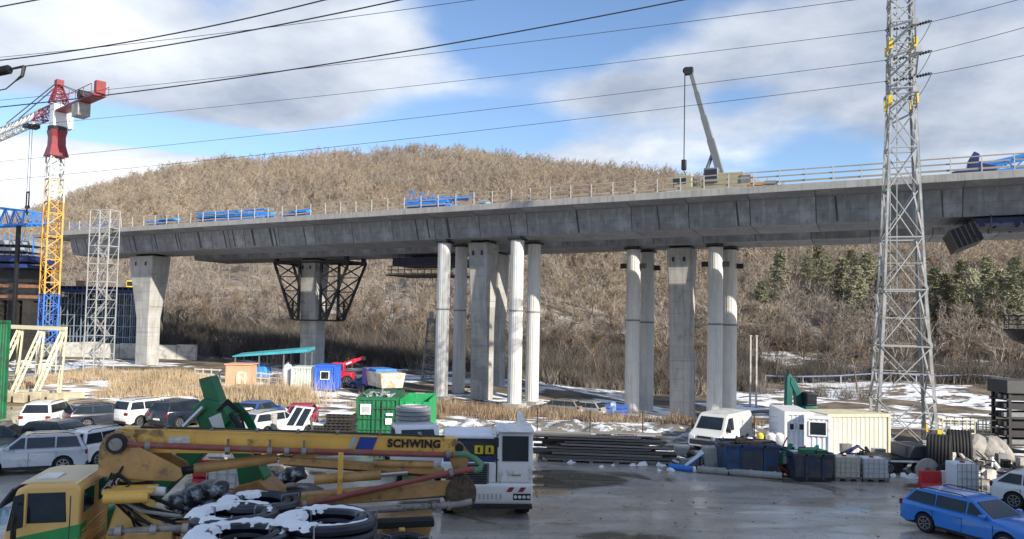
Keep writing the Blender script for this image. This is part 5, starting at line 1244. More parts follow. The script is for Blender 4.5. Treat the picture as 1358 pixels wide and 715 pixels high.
    b2('third_boom', (4.9, 2.30), (9.3, 2.52), .34, .34, pump_tan, .75); b2('boom_tip', (3.0, 1.95), (9.0, 2.14), .16, .2, steel_g, 1.6)
    MB().cyl((5.2, .85, 2.78), (6.9, .85, 2.86), .13, None, 14).build('second_ram', pump_tan, t, True); MB().cyl((6.9, .85, 2.86), (7.6, .85, 2.9), .06, None, 10).build('ram_rod', chrome, t, True)
    MB().cyl((6.7, .9, 3.16), (8.3, .9, 3.08), .10, None, 14).build('third_ram', pump_tan, t, True)
    MB().bar((5.85, .62, 2.4), (5.85, .62, 3.5), .13).build('boom_rest', pump_y, t, bevel=.01)
    dl2 = MB().tube([(9.35, .5, 3.02), (8.6, .45, 2.93), (6.4, .42, 2.52), (4.6, .42, 2.16), (4.2, .45, 2.08)], .075, 12).build('delivery_pipe', pipe_red, t, True)
    for x, z in ((8.7, 2.94), (5.0, 2.24)): MB().cyl((x-.05, .44, z), (x+.05, .44, z+.02), .105, None, 14).build('pipe_clamp', pipe_grey, dl2, True)
    gr = mat('elbow_green', (.10, .25, .14), .5, 0, .25, 4); el = MB().tube([(8.85, .8, 3.36), (9.15, .75, 3.36), (9.4, .65, 3.24), (9.55, .55, 3.12), (9.5, .52, 3.0), (9.3, .5, 2.98)], .085, 12).build('pipe_elbow', gr, t, True)
    MB().tube([(4.0, .3, 1.98), (6, .3, 2.06), (8.9, .32, 2.14), (9.25, .34, 2.2)], .085, 12).build('delivery_pipe', pipe_grey, t, True)
    for x in (8.2, 8.6): MB().cyl((x, .32, 2.12+.0), (x+.1, .32, 2.12), .12, None, 14).build('pipe_clamp', pipe_grey, t, True)
    kn = [(9.0+.42*math.cos(a)*1.0, 2.35+.5*math.sin(a)) for a in [i*math.pi/8 for i in range(16)]]
    for y0 in (.5, 1.0): MB().prism(kn, y0, y0+.07).build('knuckle_plate', mat('greasy_steel', (.07, .055, .045), .6, .2, .4, 5, second=(.16, .1, .05), sscale=6), t, bevel=.01)
    MB().prism([(8.8, 3.2), (8.75, 3.62), (9.1, 3.6), (9.3, 3.35), (9.2, 2.7), (9.0, 2.6)], 1.0, 1.08).build('knuckle_link', pump_tan, t); MB().prism([(8.8, 3.2), (8.75, 3.62), (9.1, 3.6), (9.3, 3.35), (9.2, 2.7), (9.0, 2.6)], 1.36, 1.44).build('knuckle_link', pump_tan, t)
    MB().cyl((9.0, .95, 3.5), (9.0, 1.5, 3.5), .12, None, 14).build('knuckle_pin', steel_d, t, True)
    # hoses between cab and turret
    rr = random.Random(5)
    for i in range(9):
        x0, x1 = rr.uniform(.1, .6), rr.uniform(1.0, 2.4); z0, z1 = rr.uniform(2.6, 3.6), rr.uniform(1.6, 2.2); y = rr.uniform(.3, 1.0); x0 += .35
        MB().tube([(x0, y, z0), (x0-.15, y-.15, (z0+z1)/2+.3), ((x0+x1)/2-.1, y-.25, (z0+z1)/2-.2), (x1-.1, y-.2, z1+.1), (x1, y, z1)], rr.choice((.025, .035, .045)), 7).build('hydraulic_hose', rr.choice((black_r, black_pl, pipe_grey)), t, True)
    for i in range(10):
        x0 = rr.uniform(1.6, 2.2); y = rr.uniform(.1, .8); z = rr.uniform(1.55, 2.05)
        MB().tube([(x0, y, z), (x0+.7, y-.1, z+rr.uniform(.0, .2)), (x0+1.6, y+.1, z+rr.uniform(-.05, .12)), (x0+2.4, y, z-.05)], rr.choice((.025, .03, .04)), 7).build('hydraulic_hose', rr.choice((black_r, pump_tan, pipe_grey)), t, True)
    MB().tube([(.6, .1, 1.85), (1.6, .05, 1.9), (3.0, .05, 1.9), (3.8, .1, 1.95)], .085, 12).build('delivery_pipe', pipe_grey, t, True)
    for x in (.75, 1.5, 2.2, 3.0): MB().cyl((x, .06, 1.89), (x+.14, .06, 1.89), .125, None, 14).build('pipe_clamp', mat('clamp_pale', (.45, .42, .38), .5, .2, .2, 3), t, True)
    MB().cyl((.5, -.05, 2.68), (1.45, -.05, 2.68), .13, None, 14).build('air_tank', pump_y, t, True); MB().box(.45, 1.55, -.1, .6, 2.76, 2.84).build('walk_plate', pump_y, t, bevel=.02)
    MB().cyl((1.35, .3, 2.75), (1.75, .3, 2.72), .11, None, 12).build('filter', white_p, t, True)
    # rear outrigger leg
    MB().box(7.3, 7.45, -.3, .0, .1, 1.75).build('outrigger_leg', pump_y, t, bevel=.02); MB().box(6.6, 8.2, -.2, .2, 1.72, 1.9).build('outrigger_beam', steel_d, t, bevel=.02); MB().cyl((7.37, -.15, 0), (7.37, -.15, .1), .25, None, 16).build('outrigger_foot', steel_d, t)
pump_truck()

# ---------------------------------------------------------------- coils of black corrugated pipe
def coils():
    def ribbed():
        m = mat('corrugated_pipe', (.012, .014, .024), .35, 0, .2, 3); return m
    m = ribbed(); turns = 4; r = .10
    hgt = turns*2*r*.93
    def coil_mesh(Rr, seed):
        q = MB(); rr = random.Random(seed)
        for k in range(turns):
            for j, R0 in enumerate((Rr-r, Rr-r*3.0)):
                if k == turns-1 and j == 1 and seed % 2: pass
                ph = rr.uniform(0, 6); n = 44; nr = 8
                pts = [(math.cos(i*2*math.pi/n)*(R0+.018*math.sin(3*i*2*math.pi/n+ph)), math.sin(i*2*math.pi/n)*(R0+.018*math.sin(2*i*2*math.pi/n+ph)), r+k*2*r*.93+.02*math.sin(2*i*2*math.pi/n+ph)) for i in range(n)]
                q.tube(pts, r, nr, True)
        return q.mesh('windings', m, True)
    CM = [coil_mesh(.92, 1), coil_mesh(.92, 2)]
    def snow_cap(Rr, seed, a0, a1):
        rr = random.Random(seed); q = MB(); n = 150; prof = [(-.21, -.05), (-.15, .025), (-.03, .05), (.10, .04), (.17, .015), (.225, -.05)]; ph = [rr.uniform(0, 6) for _ in range(8)]
        rings = []
        for i in range(n+1):
            a = a0+(a1-a0)*i/n; e = min(1, 4*i/n+.1, 4*(n-i)/n+.1); wv = max(.05, e*(1.02+sum(.24/(k_+1)**.7*math.sin(a*(2+k_*3.3)+ph[k_]) for k_ in range(8))))
            c = Rr-.20+.02*math.sin(a*3+seed)
            rings.append([(math.cos(a)*(c+p_*wv), math.sin(a)*(c+p_*wv), hgt-.012+max(-.06, z_*wv)) for p_, z_ in prof])
        q.loft(rings); return q.mesh('snow', snow_m, True)
    strap = MB()
    for a in (0.4, 2.5, 4.6):
        c, s = math.cos(a), math.sin(a); R1, R0 = .93, .51; pts = [(c*R1, s*R1, -.005), (c*R1, s*R1, hgt+.02), (c*R0, s*R0, hgt+.02), (c*R0, s*R0, -.005)]
        for u, v in zip(pts, pts[1:]): strap.bar(u, v, .03, .012)
    SM = strap.mesh('strap', mat('strap', (.3, .32, .35), .5, .2))
    spots = [(437, 684, 14.6, 'large coil of black pipe with thick snow, rightmost of the stacks', (0.5, 6.1)), (321, 704, 13.9, 'black pipe coil with snow at the bottom edge, nearest of the stacks', (-.4, 5.2)), (312, 677, 16.2, 'snowy black pipe coil behind the nearest one', (-.3, 5.0)), (345, 662, 18.2-.9, 'black pipe coil with little snow at the back of the stacks', (1.2, 3.6))]
    for i, (px, py, Y, lab, (a0, a1)) in enumerate(spots):
        p = P(px, py, Y); zt = p.z-hgt; z = zt; k = 0
        n = int(zt/hgt); st = zt/max(1, n)
        for k in range(n+1):
            top = k == n; z = k*st
            L_ = lab if top else f"black pipe coil in the stack under the {['rightmost', 'nearest', 'second snowy', 'rear'][i]} one, {['at the ground', 'second up', 'third up', 'fourth up', 'fifth up'][k]}"
            t = thing('pipe_coil', L_, 'pipe coil', (p.x, Y, z), random.uniform(0, .4) if top else random.uniform(0, 6), 'coils of black pipe')
            put('windings', CM[k % 2], t); put('strap', SM, t)
            if not top and st > hgt: t.scale = (1, 1, st/hgt)
            if top: put('snow', snow_cap(.92, i+3, a0, a1), t)
    # single hoop at the right
    p = P(528, 716, 17.0); t = thing('pipe_coil', 'flat black hoop of pipe right of the snowy coils', 'pipe coil', (p.x+.1, 17.0, p.z-hgt*.9), 0, 'coils of black pipe'); put('windings', CM[0], t); put('strap', SM, t); t.scale = (.72, .72, .9)
    z = p.z-hgt*.9; tb = thing('trestle_table', 'timber stand under the flat black hoop', 'stand', (p.x+.1, 17.0, 0))
    MB().box(-.7, .7, -.6, .6, z-.12, z-.003).build('top', timber, tb)
    for x in (-.6, .5):
        for y in (-.5, .4): MB().box(x, x+.1, y, y+.1, 0, z-.12).build('leg', timber, tb)
coils()

# ---------------------------------------------------------------- green material handler behind the pump
def green_arm():
    t = thing('green_excavator', 'green excavator with raised bent arm behind the pump boom', 'excavator', (-11.6, 22.2, 0), world=True)
    Y = 22.2
    def W2(px, py): v = P(px, py, Y); return (v.x, v.z)
    def plate(nm, pix, y0, y1, m, bev=.03): return MB().prism([W2(*q) for q in pix], Y+y0, Y+y1).build(nm, m, t, bevel=bev)
    plate('lower_boom', [(165, 668), (185, 648), (292, 552), (318, 548), (300, 575), (205, 668)], -.3, .3, green_m)
    plate('stick', [(268, 502), (284, 498), (300, 540), (326, 575), (352, 640), (340, 645), (306, 590), (281, 548)], -.28, .28, green_m)
    plate('knuckle', [(262, 540), (276, 527), (300, 533), (312, 556), (296, 572), (272, 566)], -.4, .4, green_m, .04)
    plate('side_plate_white', [(284, 552), (300, 545), (306, 566), (292, 570)], -.425, -.40, white_p, .01)
    plate('hose_guard', [(296, 536), (312, 535), (330, 556), (344, 590), (336, 592), (318, 560), (304, 545)], .3, .36, green_m)
    plate('bucket_link', [(318, 610), (340, 600), (356, 632), (346, 646), (322, 640)], -.34, .34, green_m)
    a, b = P(240, 570, Y-.5), P(270, 540, Y-.5); MB().cyl(a, b, .07, None, 12).build('ram', chrome, t, True)
    a, b = P(200, 612, Y-.5), P(244, 568, Y-.5); MB().cyl(a, b, .13, None, 12).build('ram_body', green_m, t, True)
    a, b = P(306, 548, Y-.45), P(350, 616, Y-.45); MB().cyl(a, b, .08, None, 12).build('ram', steel_d, t, True)
    q = MB()
    for k in range(3): q.tube([P(288, 545, Y-.5+.06*k), P(302, 536-k*3, Y-.6), P(318, 548-k*2, Y-.6), P(326, 575, Y-.5)], .03, 6)
    q.build('hoses', black_r, t, True)
    cx = P(122, 690, Y).x; sc = .75
    MB().box(cx-1.3, cx+.9, Y-1.1, Y+1.1, .8, 1.5).build('upper_body', green_m, t, bevel=.1); MB().box(cx-.95, cx+.1, Y-1.1, Y-.25, 1.51, 2.3).build('cab', green_m, t, bevel=.08); MB().box(cx-.85, cx+.0, Y-1.12, Y-.4, 1.7, 2.2).build('cab_window', glassm, t)
    for y in (-1.1, 1.1): MB().prism([(cx-1.5, .38), (cx-1.2, .03), (cx+.8, .03), (cx+1.1, .38), (cx+.8, .72), (cx-1.2, .72)], Y+y*.8-.22, Y+y*.8+.22).build('track', black_r, t, bevel=.05)
    MB().cyl((cx-.2, Y, .5), (cx-.2, Y, .82), .6, None, 20).build('slew_ring', steel_d, t)
    plate('bucket', [(322, 640), (352, 632), (372, 650), (372, 668), (330, 668), (308, 662)], -.6, .6, mat('bucket_rust', (.34, .17, .06), .6, 0, .25, 2), .03)
    # bundle of black bags and tarps in the yard
    rr = random.Random(3); bag = mat('black_bag', (.02, .021, .026), .3, 0, .3, 3, .5, 5, (.5, .53, .58), 1.1, .18)
    for i, (px, py, sz) in enumerate(((238, 664, .8), (262, 656, 1.0), (284, 650, .9), (300, 660, .8), (252, 672, .8), (278, 668, 1.0), (390, 628, .8), (372, 634, .7), (355, 628, .6))):
        Yb = 25.5 if px < 330 else 30; p = P(px, py, Yb); bm = bmesh.new(); bmesh.ops.create_icosphere(bm, subdivisions=3, radius=sz*.55)
        for v in bm.verts:
            k = 1+.22*math.sin(v.co.x*7+i)*math.cos(v.co.y*6+i*2)+.14*math.sin(v.co.z*11+v.co.x*9)+rr.uniform(-.03, .03); v.co *= k; v.co.z *= .7
        zz = min(v.co.z for v in bm.verts); me = bpy.data.meshes.new('bag'); bm.to_mesh(me); bm.free(); me.materials.append(bag); me.polygons.foreach_set('use_smooth', [True]*len(me.polygons))
        labs = ['leftmost crumpled black bag behind the coils', 'second crumpled bag from the left behind the coils', 'large shiny bag behind the coils under the ram', 'rightmost bag of the heap behind the coils', 'low bag at the front of the heap behind the coils', 'front bag in the middle of the heap behind the coils', 'black bag beside the excavator bucket under the main boom', 'small black bag right of the excavator bucket', 'smallest bag touching the excavator bucket']
        o = bpy.data.objects.new('rubbish_bag', me); COL.objects.link(o); o.location = (p.x, Yb, max(-zz-.05, p.z)); tag(o, labs[i], 'bag', 'bags heaped behind the coils')
    p = P(265, 680, 25.5); q = MB(); q.loft([[(p.x-2.2, 24.4, 0), (p.x+2.4, 24.4, 0), (p.x+2.4, 26.6, 0), (p.x-2.2, 26.6, 0)], [(p.x-1.9, 24.8, p.z*.5), (p.x+2.0, 24.8, p.z*.5), (p.x+2.0, 26.2, p.z*.5), (p.x-1.9, 26.2, p.z*.5)], [(p.x-1.4, 25.1, p.z), (p.x+1.4, 25.1, p.z), (p.x+1.4, 26, p.z), (p.x-1.4, 26, p.z)]])
    tag(q.build('rubbish_heap', bag, None, True, .15), 'dark sheet covered heap carrying the bags behind the coils', 'heap')
    p = P(375, 640, 30); q = MB().loft([[(p.x-1.5, 29, 0), (p.x+1.5, 29, 0), (p.x+1.5, 31, 0), (p.x-1.5, 31, 0)], [(p.x-1.0, 29.4, p.z-.1), (p.x+1.0, 29.4, p.z-.1), (p.x+1.0, 30.6, p.z-.1), (p.x-1.0, 30.6, p.z-.1)]])
    tag(q.build('rubbish_heap', bag, None, True, .12), 'smaller sheeted heap beside the excavator bucket', 'heap')
    # white tank and red crate beside the excavator
    p = G(300, 650); t = thing('water_tank', 'white caged tank beyond the excavator bucket', 'tank', (p.x, p.y, 0)); MB().box(-.55, .55, -.5, .5, .15, 1.1).build('tank', mat('tank_white', (.62, .60, .55), .5), t, bevel=.06); MB().box(-.6, .6, -.55, .55, 0, .14).build('pallet', timber, t)
    for x in (-.58, -.2, .2, .58): MB().box(x-.015, x+.015, -.58, -.55, .14, 1.1).build('cage_bar', galv, t)
    for z in (.4, .75, 1.08): MB().box(-.58, .58, -.595, -.58, z-.015, z+.015).build('cage_bar', galv, t)
    p = G(303, 640, 1.1); q = MB().box(p.x-.55, p.x+.35, p.y-.2, p.y+.5, 1.104, 1.5)
green_arm()
# ================================================================ left middle ground: cabins, canopy, machines beyond the reeds
def mid_left():
    def at(px, py, Y): v = P(px, py, Y); return Vector((v.x, Y, gz(v.x, Y)))
    Y = 70
    def zat(px, py, Y): return P(px, py, Y).z
    # orange plastered gate piece with pale arch
    a = at(298, 515, Y); w = P(330, 515, Y).x-a.x; t = thing('orange_shed', 'small orange shed with rounded pale door beyond the reeds', 'shed', a); hh = zat(310, 484, Y)-a.z
    org = mat('shed_orange', (.62, .35, .22), .8, 0, .15, 1); MB().box(0, w, 0, 2.0, -.1, hh).build('wall', org, t, bevel=.03); MB().box(-.1, w+.1, -.1, 2.1, hh, hh+.1).build('roof', org, t)
    n = 10; ar = [(w*.48, 0), (w*.48, hh*.5)]+[(w*.69-w*.21*math.cos(i*math.pi/n), hh*.5+.35*math.sin(i*math.pi/n)) for i in range(1, n)]+[(w*.90, hh*.5), (w*.90, 0)]
    MB().prism(ar, -.12, .02).build('arched_door', mat('door_pale', (.66, .62, .5), .7, 0, .15, 2, second=(.45, .38, .25), sscale=2), t)
    # teal canopy on posts
    a = at(312, 500, 78); b = at(410, 500, 78); t = thing('canopy', 'long thin teal canopy roof on posts beyond the reeds', 'canopy', a, world=True)
    z0, z1 = zat(312, 473, 78), zat(410, 466, 78); teal = mat('teal_sheet', (.06, .36, .42), .5, 0, .15, 1)
    MB().add([(a.x, 77, z0), (b.x, 77, z1-.05), (b.x, 80, z1+.1), (a.x, 80, z0+.2), (a.x, 77, z0+.12), (b.x, 77, z1+.3), (b.x, 80, z1+.45), (a.x, 80, z0+.32)], [(0, 3, 2, 1), (4, 5, 6, 7), (0, 1, 5, 4), (1, 2, 6, 5), (2, 3, 7, 6), (3, 0, 4, 7)]).build('roof', teal, t)
    for f in (.03, .35, .68, .97):
        for y in (77.2, 79.7): x = a.x+(b.x-a.x)*f; bar(t, (x, y, gz(x, y)-.1), (x, y, z0+(z1-z0)*f+.05), .12, steel_g, 'post')
    # pale green and blue cabins
    p = at(385, 518, Y); w = P(415, 518, Y).x-p.x; hh = zat(400, 487, Y)-p.z
    cabin('pale_cabin', 'pale mint site cabin left of the blue one', p, 0, w, 2.4, hh, mat('mint', (.52, .62, .56), .6, 0, .1, 1, second=(.4, .36, .3), sscale=1.5, samt=.2), 'cabin')
    p = at(415.5, 519, Y-.3); w = P(445, 519, Y).x-p.x; hh = zat(430, 484, Y)-p.z
    cabin('blue_cabin', 'bright blue site cabin with one white framed window', p, 0, w, 2.4, hh, mat('cabin_blue', (.03, .12, .55), .5, 0, .12, 1), 'cabin', None, [(w*.3, w*.72, hh*.42, hh*.76, 'front')])
    # white tank between
    p = at(381, 505, Y+1); t = thing('white_silo', 'small white dome tank left of the mint cabin', 'tank', p); q = MB(); n = 14
    q.loft([[(math.cos(i*2*math.pi/n)*r, math.sin(i*2*math.pi/n)*r, z) for i in range(n)] for r, z in ((.5, 0), (.5, 1.7), (.35, 2.1), (.1, 2.25))]); q.build('shell', white_p, t, True); MB().cyl((0, 0, 2.25), (0, 0, 2.4), .12).build('cap', steel_g, t)
    # red telescopic loader
    p = at(455, 514, 76); t = thing('telehandler', 'red telescopic loader with raised boom behind the blue cabin', 'loader', p, R(0)); rd = mat('loader_red', (.50, .02, .05), .4, 0, .12, 1)
    MB().box(-1.8, 1.0, -.9, .9, .6, 1.35).build('body', rd, t, bevel=.06); MB().box(-1.0, .2, -.95, -.1, 1.35, 2.35).build('cab', rd, t, bevel=.06); MB().box(-.9, .1, -.97, -.3, 1.55, 2.2).build('cab_window', glassm, t)
    MB().bar((-1.6, .3, 1.5), (1.15, .3, 2.55), .4, .42).build('boom', rd, t, bevel=.03); MB().bar((1.0, .3, 2.5), (1.9, .3, 2.82), .28, .3).build('boom_extension', rd, t); MB().cb((1.95, .3, 2.75), (.3, .5, .35)).build('boom_head', steel_d, t); MB().bar((.2, .08, 2.16), (.75, .08, 2.38), .02, .16).build('lettering_plate', white_p, t)
    for x in (-1.2, .6):
        for y in (-.95, .95):
            wheel(t, x, y, .55, 1.5)
    # dump truck with pale tipper body
    p = at(507, 522, 70); t = thing('dump_truck', 'dump truck with cream tipper body behind the green container', 'truck', p, R(118))
    MB().box(-2.6, 2.6, -.5, .5, .6, .9).build('chassis', steel_d, t); MB().box(1.5, 2.9, -1.1, 1.1, .8, 2.5).build('cab', mat('cab_violet', (.12, .10, .35), .4), t, bevel=.08); MB().box(2.86, 2.93, -.95, .95, 1.6, 2.3).build('windscreen', glassm, t)
    MB().loft([[(-2.7, -1.0, .95), (1.3, -1.0, .95), (1.3, 1.0, .95), (-2.7, 1.0, .95)], [(-2.9, -1.2, 2.3), (1.4, -1.2, 2.3), (1.4, 1.2, 2.3), (-2.9, 1.2, 2.3)]]).build('tipper_body', mat('tipper_cream', (.62, .56, .46), .6, 0, .1, 1, second=(.4, .3, .2), sscale=2), t, bevel=.08)
    for x in (-2.1, -.9, 2.1):
        for y in (-1.0, 1.0): wheel(t, x, y, .5, 1.3)
    MB().box(-1.0, 1.2, -1.0, 1.0, 2.3, 2.55).build('load_cover', blue_b, t, bevel=.06)
    # blue crate heap
    p = at(343, 500, 80); tag(MB().prism([(-1, 0), (1.2, 0), (1.0, 1.0), (.2, 1.4), (-.9, 1.1)], -.8, .8).build('tarp_stack', mat('tarp_blue', (.03, .25, .72)), None, bevel=.08), 'blue tarpaulin covered stack under the teal canopy', 'stack').location = p
    # wooden rail fence at left of orange shed
    t = thing('rail_fence', 'pale rail fence left and right of the orange shed', 'fence', at(258, 505, 72), world=True)
    for i in range(12):
        px = 258+i*11; q = at(px, 505, 72.5); bar(t, (q.x, 72.5, q.z-.1), (q.x, 72.5, q.z+1.0), .1, concrete_p, 'post')
        if i < 11:
            q2 = at(px+11, 505, 72.5)
            for z in (.45, .9): bar(t, (q.x, 72.44, q.z+z), (q2.x, 72.44, q2.z+z), .05, concrete_p, 'rail', .12)
    # excavators behind the left pier, on the upper haul road
    for nm, px, Y2, m, lab in (('yellow_excavator', 172, 112, mat('digger_yellow', (.72, .50, .03), .45), 'yellow excavator half hidden by the left pier'), ('red_compressor', 106, 112, mat('comp_red', (.45, .03, .04), .45), 'red machine behind the grey stair tower')):
        zt = P(px, 388, Y2).z; p = Vector((P(px, 388, Y2).x, Y2, zt-.35)); t = thing(nm, lab, 'machine', p, R(20))
        MB().box(-1.6, 1.4, -1, 1, .35, 1.1).build('body', m, t, bevel=.08); MB().box(-.4, .7, -1, .1, 1.1, 2.1).build('cab', m, t, bevel=.06); MB().box(-.3, .72, -1.02, 0, 1.3, 1.95).build('cab_window', glassm, t)
        for y in (-.9, .9): MB().prism([(-1.7, .15), (-1.4, -.35), (1.4, -.35), (1.7, .15), (1.4, .35), (-1.4, .35)], y-.25, y+.25).build('track', black_r, t)
        if 'excavator' in nm: MB().bar((.9, 0, 1.0), (3.0, 0, 3.2), .35, .5).build('boom', m, t); MB().bar((3.0, 0, 3.2), (4.2, 0, 1.4), .3, .4).build('stick', m, t)
        else: MB().cyl((1.4, 0, .7), (2.2, 0, .7), .3).build('drawbar', m, t)
    for px in (106, 172):
        q = P(px, 388, 112); o = MB().box(q.x-3, q.x+4, 110, 114.5, gz(q.x, 112)-.5, q.z-.71).build('haul_ramp', mat('ramp_soil', (.10, .08, .06), .95, 0, .3, .6, .4, 3)); o['kind'] = 'structure'
mid_left()

# ================================================================ green containers, pallets and planks in the middle
def middle():
    Y = 43.2; p = P(471, 575, Y); w = P(527, 575, Y).x-p.x; hh = P(500, 528, Y).z
    t = cabin('green_container', 'dark green shipping container with white labels behind the boom', (p.x, Y, 0), R(4), w, 5.0, hh, green_p, 'container')
    MB().box(.25, .85, -.04, .0, hh-.95, hh-.35).build('label_sheet', white_p, t); MB().box(.33, .77, -.05, -.04, hh-.82, hh-.48).build('label_print', mat('print_grey', (.35, .4, .38), .6), t)
    MB().box(1.7, 2.1, -.04, 0, hh-1.0, hh-.85).build('label_sheet', white_p, t); MB().box(1.68, 2.05, -.04, 0, hh-1.5, hh-1.15).build('label_sheet', white_p, t)
    for x in (.95, 1.2, 1.5): MB().cyl((x, -.05, .15), (x, -.05, hh-.15), .025, None, 8).build('lock_rod', green_p, t)
    for z in (.6, 1.2, 1.8): MB().box(.1, w-.1, -.025, .02, z, z+.06).build('door_bar', green_p, t)
    # snow and scrap on its roof
    q = MB(); rr = random.Random(9)
    for i in range(14): x = rr.uniform(.2, w-.4); q.bar((x, rr.uniform(.3, 2), hh+.05), (x+rr.uniform(-.6, .6), rr.uniform(.3, 3), hh+rr.uniform(.08, .25)), rr.uniform(.05, .2), .06)
    o = q.build('scrap', galv); o.location = (p.x, Y, 0); tag(o, 'loose scrap lying on the dark green container roof', 'scrap', kind='stuff')
    p2 = P(529, 575, Y+.8); w2 = P(569, 575, Y+.8).x-p2.x
    t = thing('open_skip', 'bright green open skip right of the dark green container', 'skip', (p2.x, Y+.8, 0)); gb = mat('skip_green', (.015, .30, .10), .5, 0, .15, 1)
    h2 = P(550, 530, Y+.8).z
    for x in (0, w2-.06): MB().box(x, x+.06, 0, 4, .1, h2).build('side_panel', gb, t)
    MB().box(.06, w2-.06, 0, .06, .1, h2-.12).build('front_panel', gb, t); MB().box(.06, w2-.06, 3.94, 4, .1, h2).build('rear_panel', gb, t); MB().box(.06, w2-.06, .06, 3.94, .1, .2).build('floor', steel_d, t)
    for x in (.3, w2/2, w2-.4): MB().box(x, x+.1, -.06, 0, .1, h2-.12).build('rib', gb, t)
    MB().tube([(w2*.5, .6, h2), (w2*.5, .3, h2+.35), (w2*.8, .3, h2+.35), (w2*.8, .6, h2)], .03, 6).build('lifting_loop', galv, t)
    # black pallet stacks
    for px0, px1, py, lab in ((432, 469, 546, 'tall stack of black pallets left of the green container'), (405, 431, 562, 'lower stack of black pallets beside the tall one')):
        Yp = 42; a, b = P(px0, py, Yp), P(px1, py, Yp); t = thing('pallet_stack', lab, 'pallets', (a.x, Yp, 0), 0, 'pallet stacks'); n = int(a.z/.16)
        for k in range(n):
            pal = MB(); w = b.x-a.x; z = k*.16; j = random.uniform(-.06, .06)
            for y in (0, .5, 1.0): pal.box(j, w+j, y, y+.12, z, z+.08)
            for x in range(6): pal.box(j+x*w/6, j+x*w/6+.14, 0, 1.12, z+.08, z+.125)
            pal.build('pallet', timber_d, t)
        if 'tall' in lab: MB().box(.1, w-.1, .1, 1.0, n*.16, n*.16+.05).build('snow', snow_m, t, bevel=.02)
    # white tilted roof panel with two dark skylights among the cars
    t = thing('tilted_panel', 'white tilted panel with two dark windows among the parked cars', 'panel', (P(378, 575, 41).x, 41, 0), world=True)
    c = [P(368, 578, 41), P(398, 578, 41), P(417, 541, 41.4), P(392, 538, 41.4)]
    q = MB().add([*c, *[v+Vector((0, .12, 0)) for v in c]], [(0, 1, 2, 3), (7, 6, 5, 4), (0, 4, 5, 1), (1, 5, 6, 2), (2, 6, 7, 3), (3, 7, 4, 0)]); q.build('panel', white_p, t)
    bar(t, c[2]+Vector((-.3, .1, -.1)), (c[2].x-.2, 42.4, 0), .1, steel_g, 'prop'); bar(t, (c[0].x+.2, 41.08, 0), c[0]+Vector((.2, .05, .05)), .12, steel_g, 'foot'); bar(t, (c[1].x-.2, 41.08, 0), c[1]+Vector((-.2, .05, .05)), .12, steel_g, 'foot')
    def mixp(u, v): return c[0].lerp(c[1], u).lerp(c[3].lerp(c[2], u), v)
    for u0, u1 in ((.12, .45), (.55, .9)):
        k = [mixp(u0, .35), mixp(u1, .35), mixp(u1, .95), mixp(u0, .95)]; d = Vector((0, -.03, 0)); MB().add([*[v+d for v in k], *[v+Vector((0, .02, 0)) for v in k]], [(0, 1, 2, 3), (7, 6, 5, 4), (0, 4, 5, 1), (1, 5, 6, 2), (2, 6, 7, 3), (3, 7, 4, 0)]).build('dark_pane', glassm, t)
    p = G(362, 580); t = thing('short_post', 'grey cylindrical bollard in front of the white saloon', 'bollard', (p.x, p.y, 0)); MB().cyl((0, 0, 0), (0, 0, 1.3), .2, None, 16).build('shaft', concrete_l, t, True); MB().cyl((0, 0, 1.3), (0, 0, 1.36), .22, .15, 16).build('cap', concrete_l, t)
    # red crate
    p = G(296, 648); t = thing('red_crate', 'red crate beside the white caged tank', 'crate', (p.x-.9, p.y+.6, 0)); rdm = mat('crate_red', (.5, .04, .05), .5)
    for z in (.1, .42, .74): MB().box(-.45, .45, -.4, -.36, z, z+.2).build('slat', rdm, t); MB().box(-.45, .45, .36, .4, z, z+.2).build('slat', rdm, t)
    for x in (-.45, .41): MB().box(x, x+.04, -.36, .36, 0, .95).build('side', rdm, t)
    # weathered timber baulks stacked along the far edge of the yard
    rr = random.Random(21)
    for k, (x0, x1, n0) in enumerate(((1.0, 9.6, 0),)):
        pass
    t = None
    rows = [(0, 3), (1, 3), (2, 2), (3, 2), (4, 2)]
    lab_r = ['bottom', 'second', 'third', 'fourth', 'top']; lab_c = ['front', 'middle', 'rear']
    me = [MB().box(-.5, .5, -.5, .5, -.5, .5).mesh('plank', timber)]
    A, Bq = G(702, 612), G(902, 619)
    dv = (Bq-A); ang = math.atan2(dv.y, dv.x); Ln = dv.length
    st = thing('timber_stack', 'long stack of weathered grey planks along the far yard edge', 'planks', (A.x, A.y, 0), ang)
    for r_ in range(9):
        for c_ in range(4):
            l = Ln*rr.uniform(.42, .98) if r_ > 1 else Ln*rr.uniform(.8, 1); off = rr.uniform(0, Ln-l)
            o = put('plank', me[0], st); o.location = (off+l/2, .25+c_*.42+rr.uniform(-.05, .05), .15+r_*.145); o.scale = (l, .36, rr.choice((.08, .10, .12))); o.rotation_euler = (0, rr.uniform(-.006, .006), rr.uniform(-.012, .012))
    for i in range(6):
        o = put('bearer', me[0], st); o.location = (.5+i*(Ln-1)/5, .9, .05); o.scale = (.18, 1.9, .1)
    for i in range(5):
        o = put('snow', MB().box(-.5, .5, -.1, .1, 0, .03).mesh('snow', snow_m), st); o.location = (rr.uniform(1, Ln-1), .3, 1.39)
    # wire fence on dark posts behind
    t = thing('wire_fence', 'wire fence on thin dark posts behind the planks', 'fence', (A.x, 43, 0), world=True)
    xs = [712, 782, 852, 925, 1000, 1075, 1150, 1223, 1295]
    pts = [P(x, 590, 44.5-(x-700)*.004) for x in xs]
    for v in pts: bar(t, (v.x, v.y, -.05), (v.x, v.y, 1.9), .06, steel_d, 'post')
    for u, v in zip(pts, pts[1:]):
        for z in (.3, .7, 1.1, 1.5, 1.85): bar(t, (u.x, u.y, z), (v.x, v.y, z), .012, steel_g, 'wire')
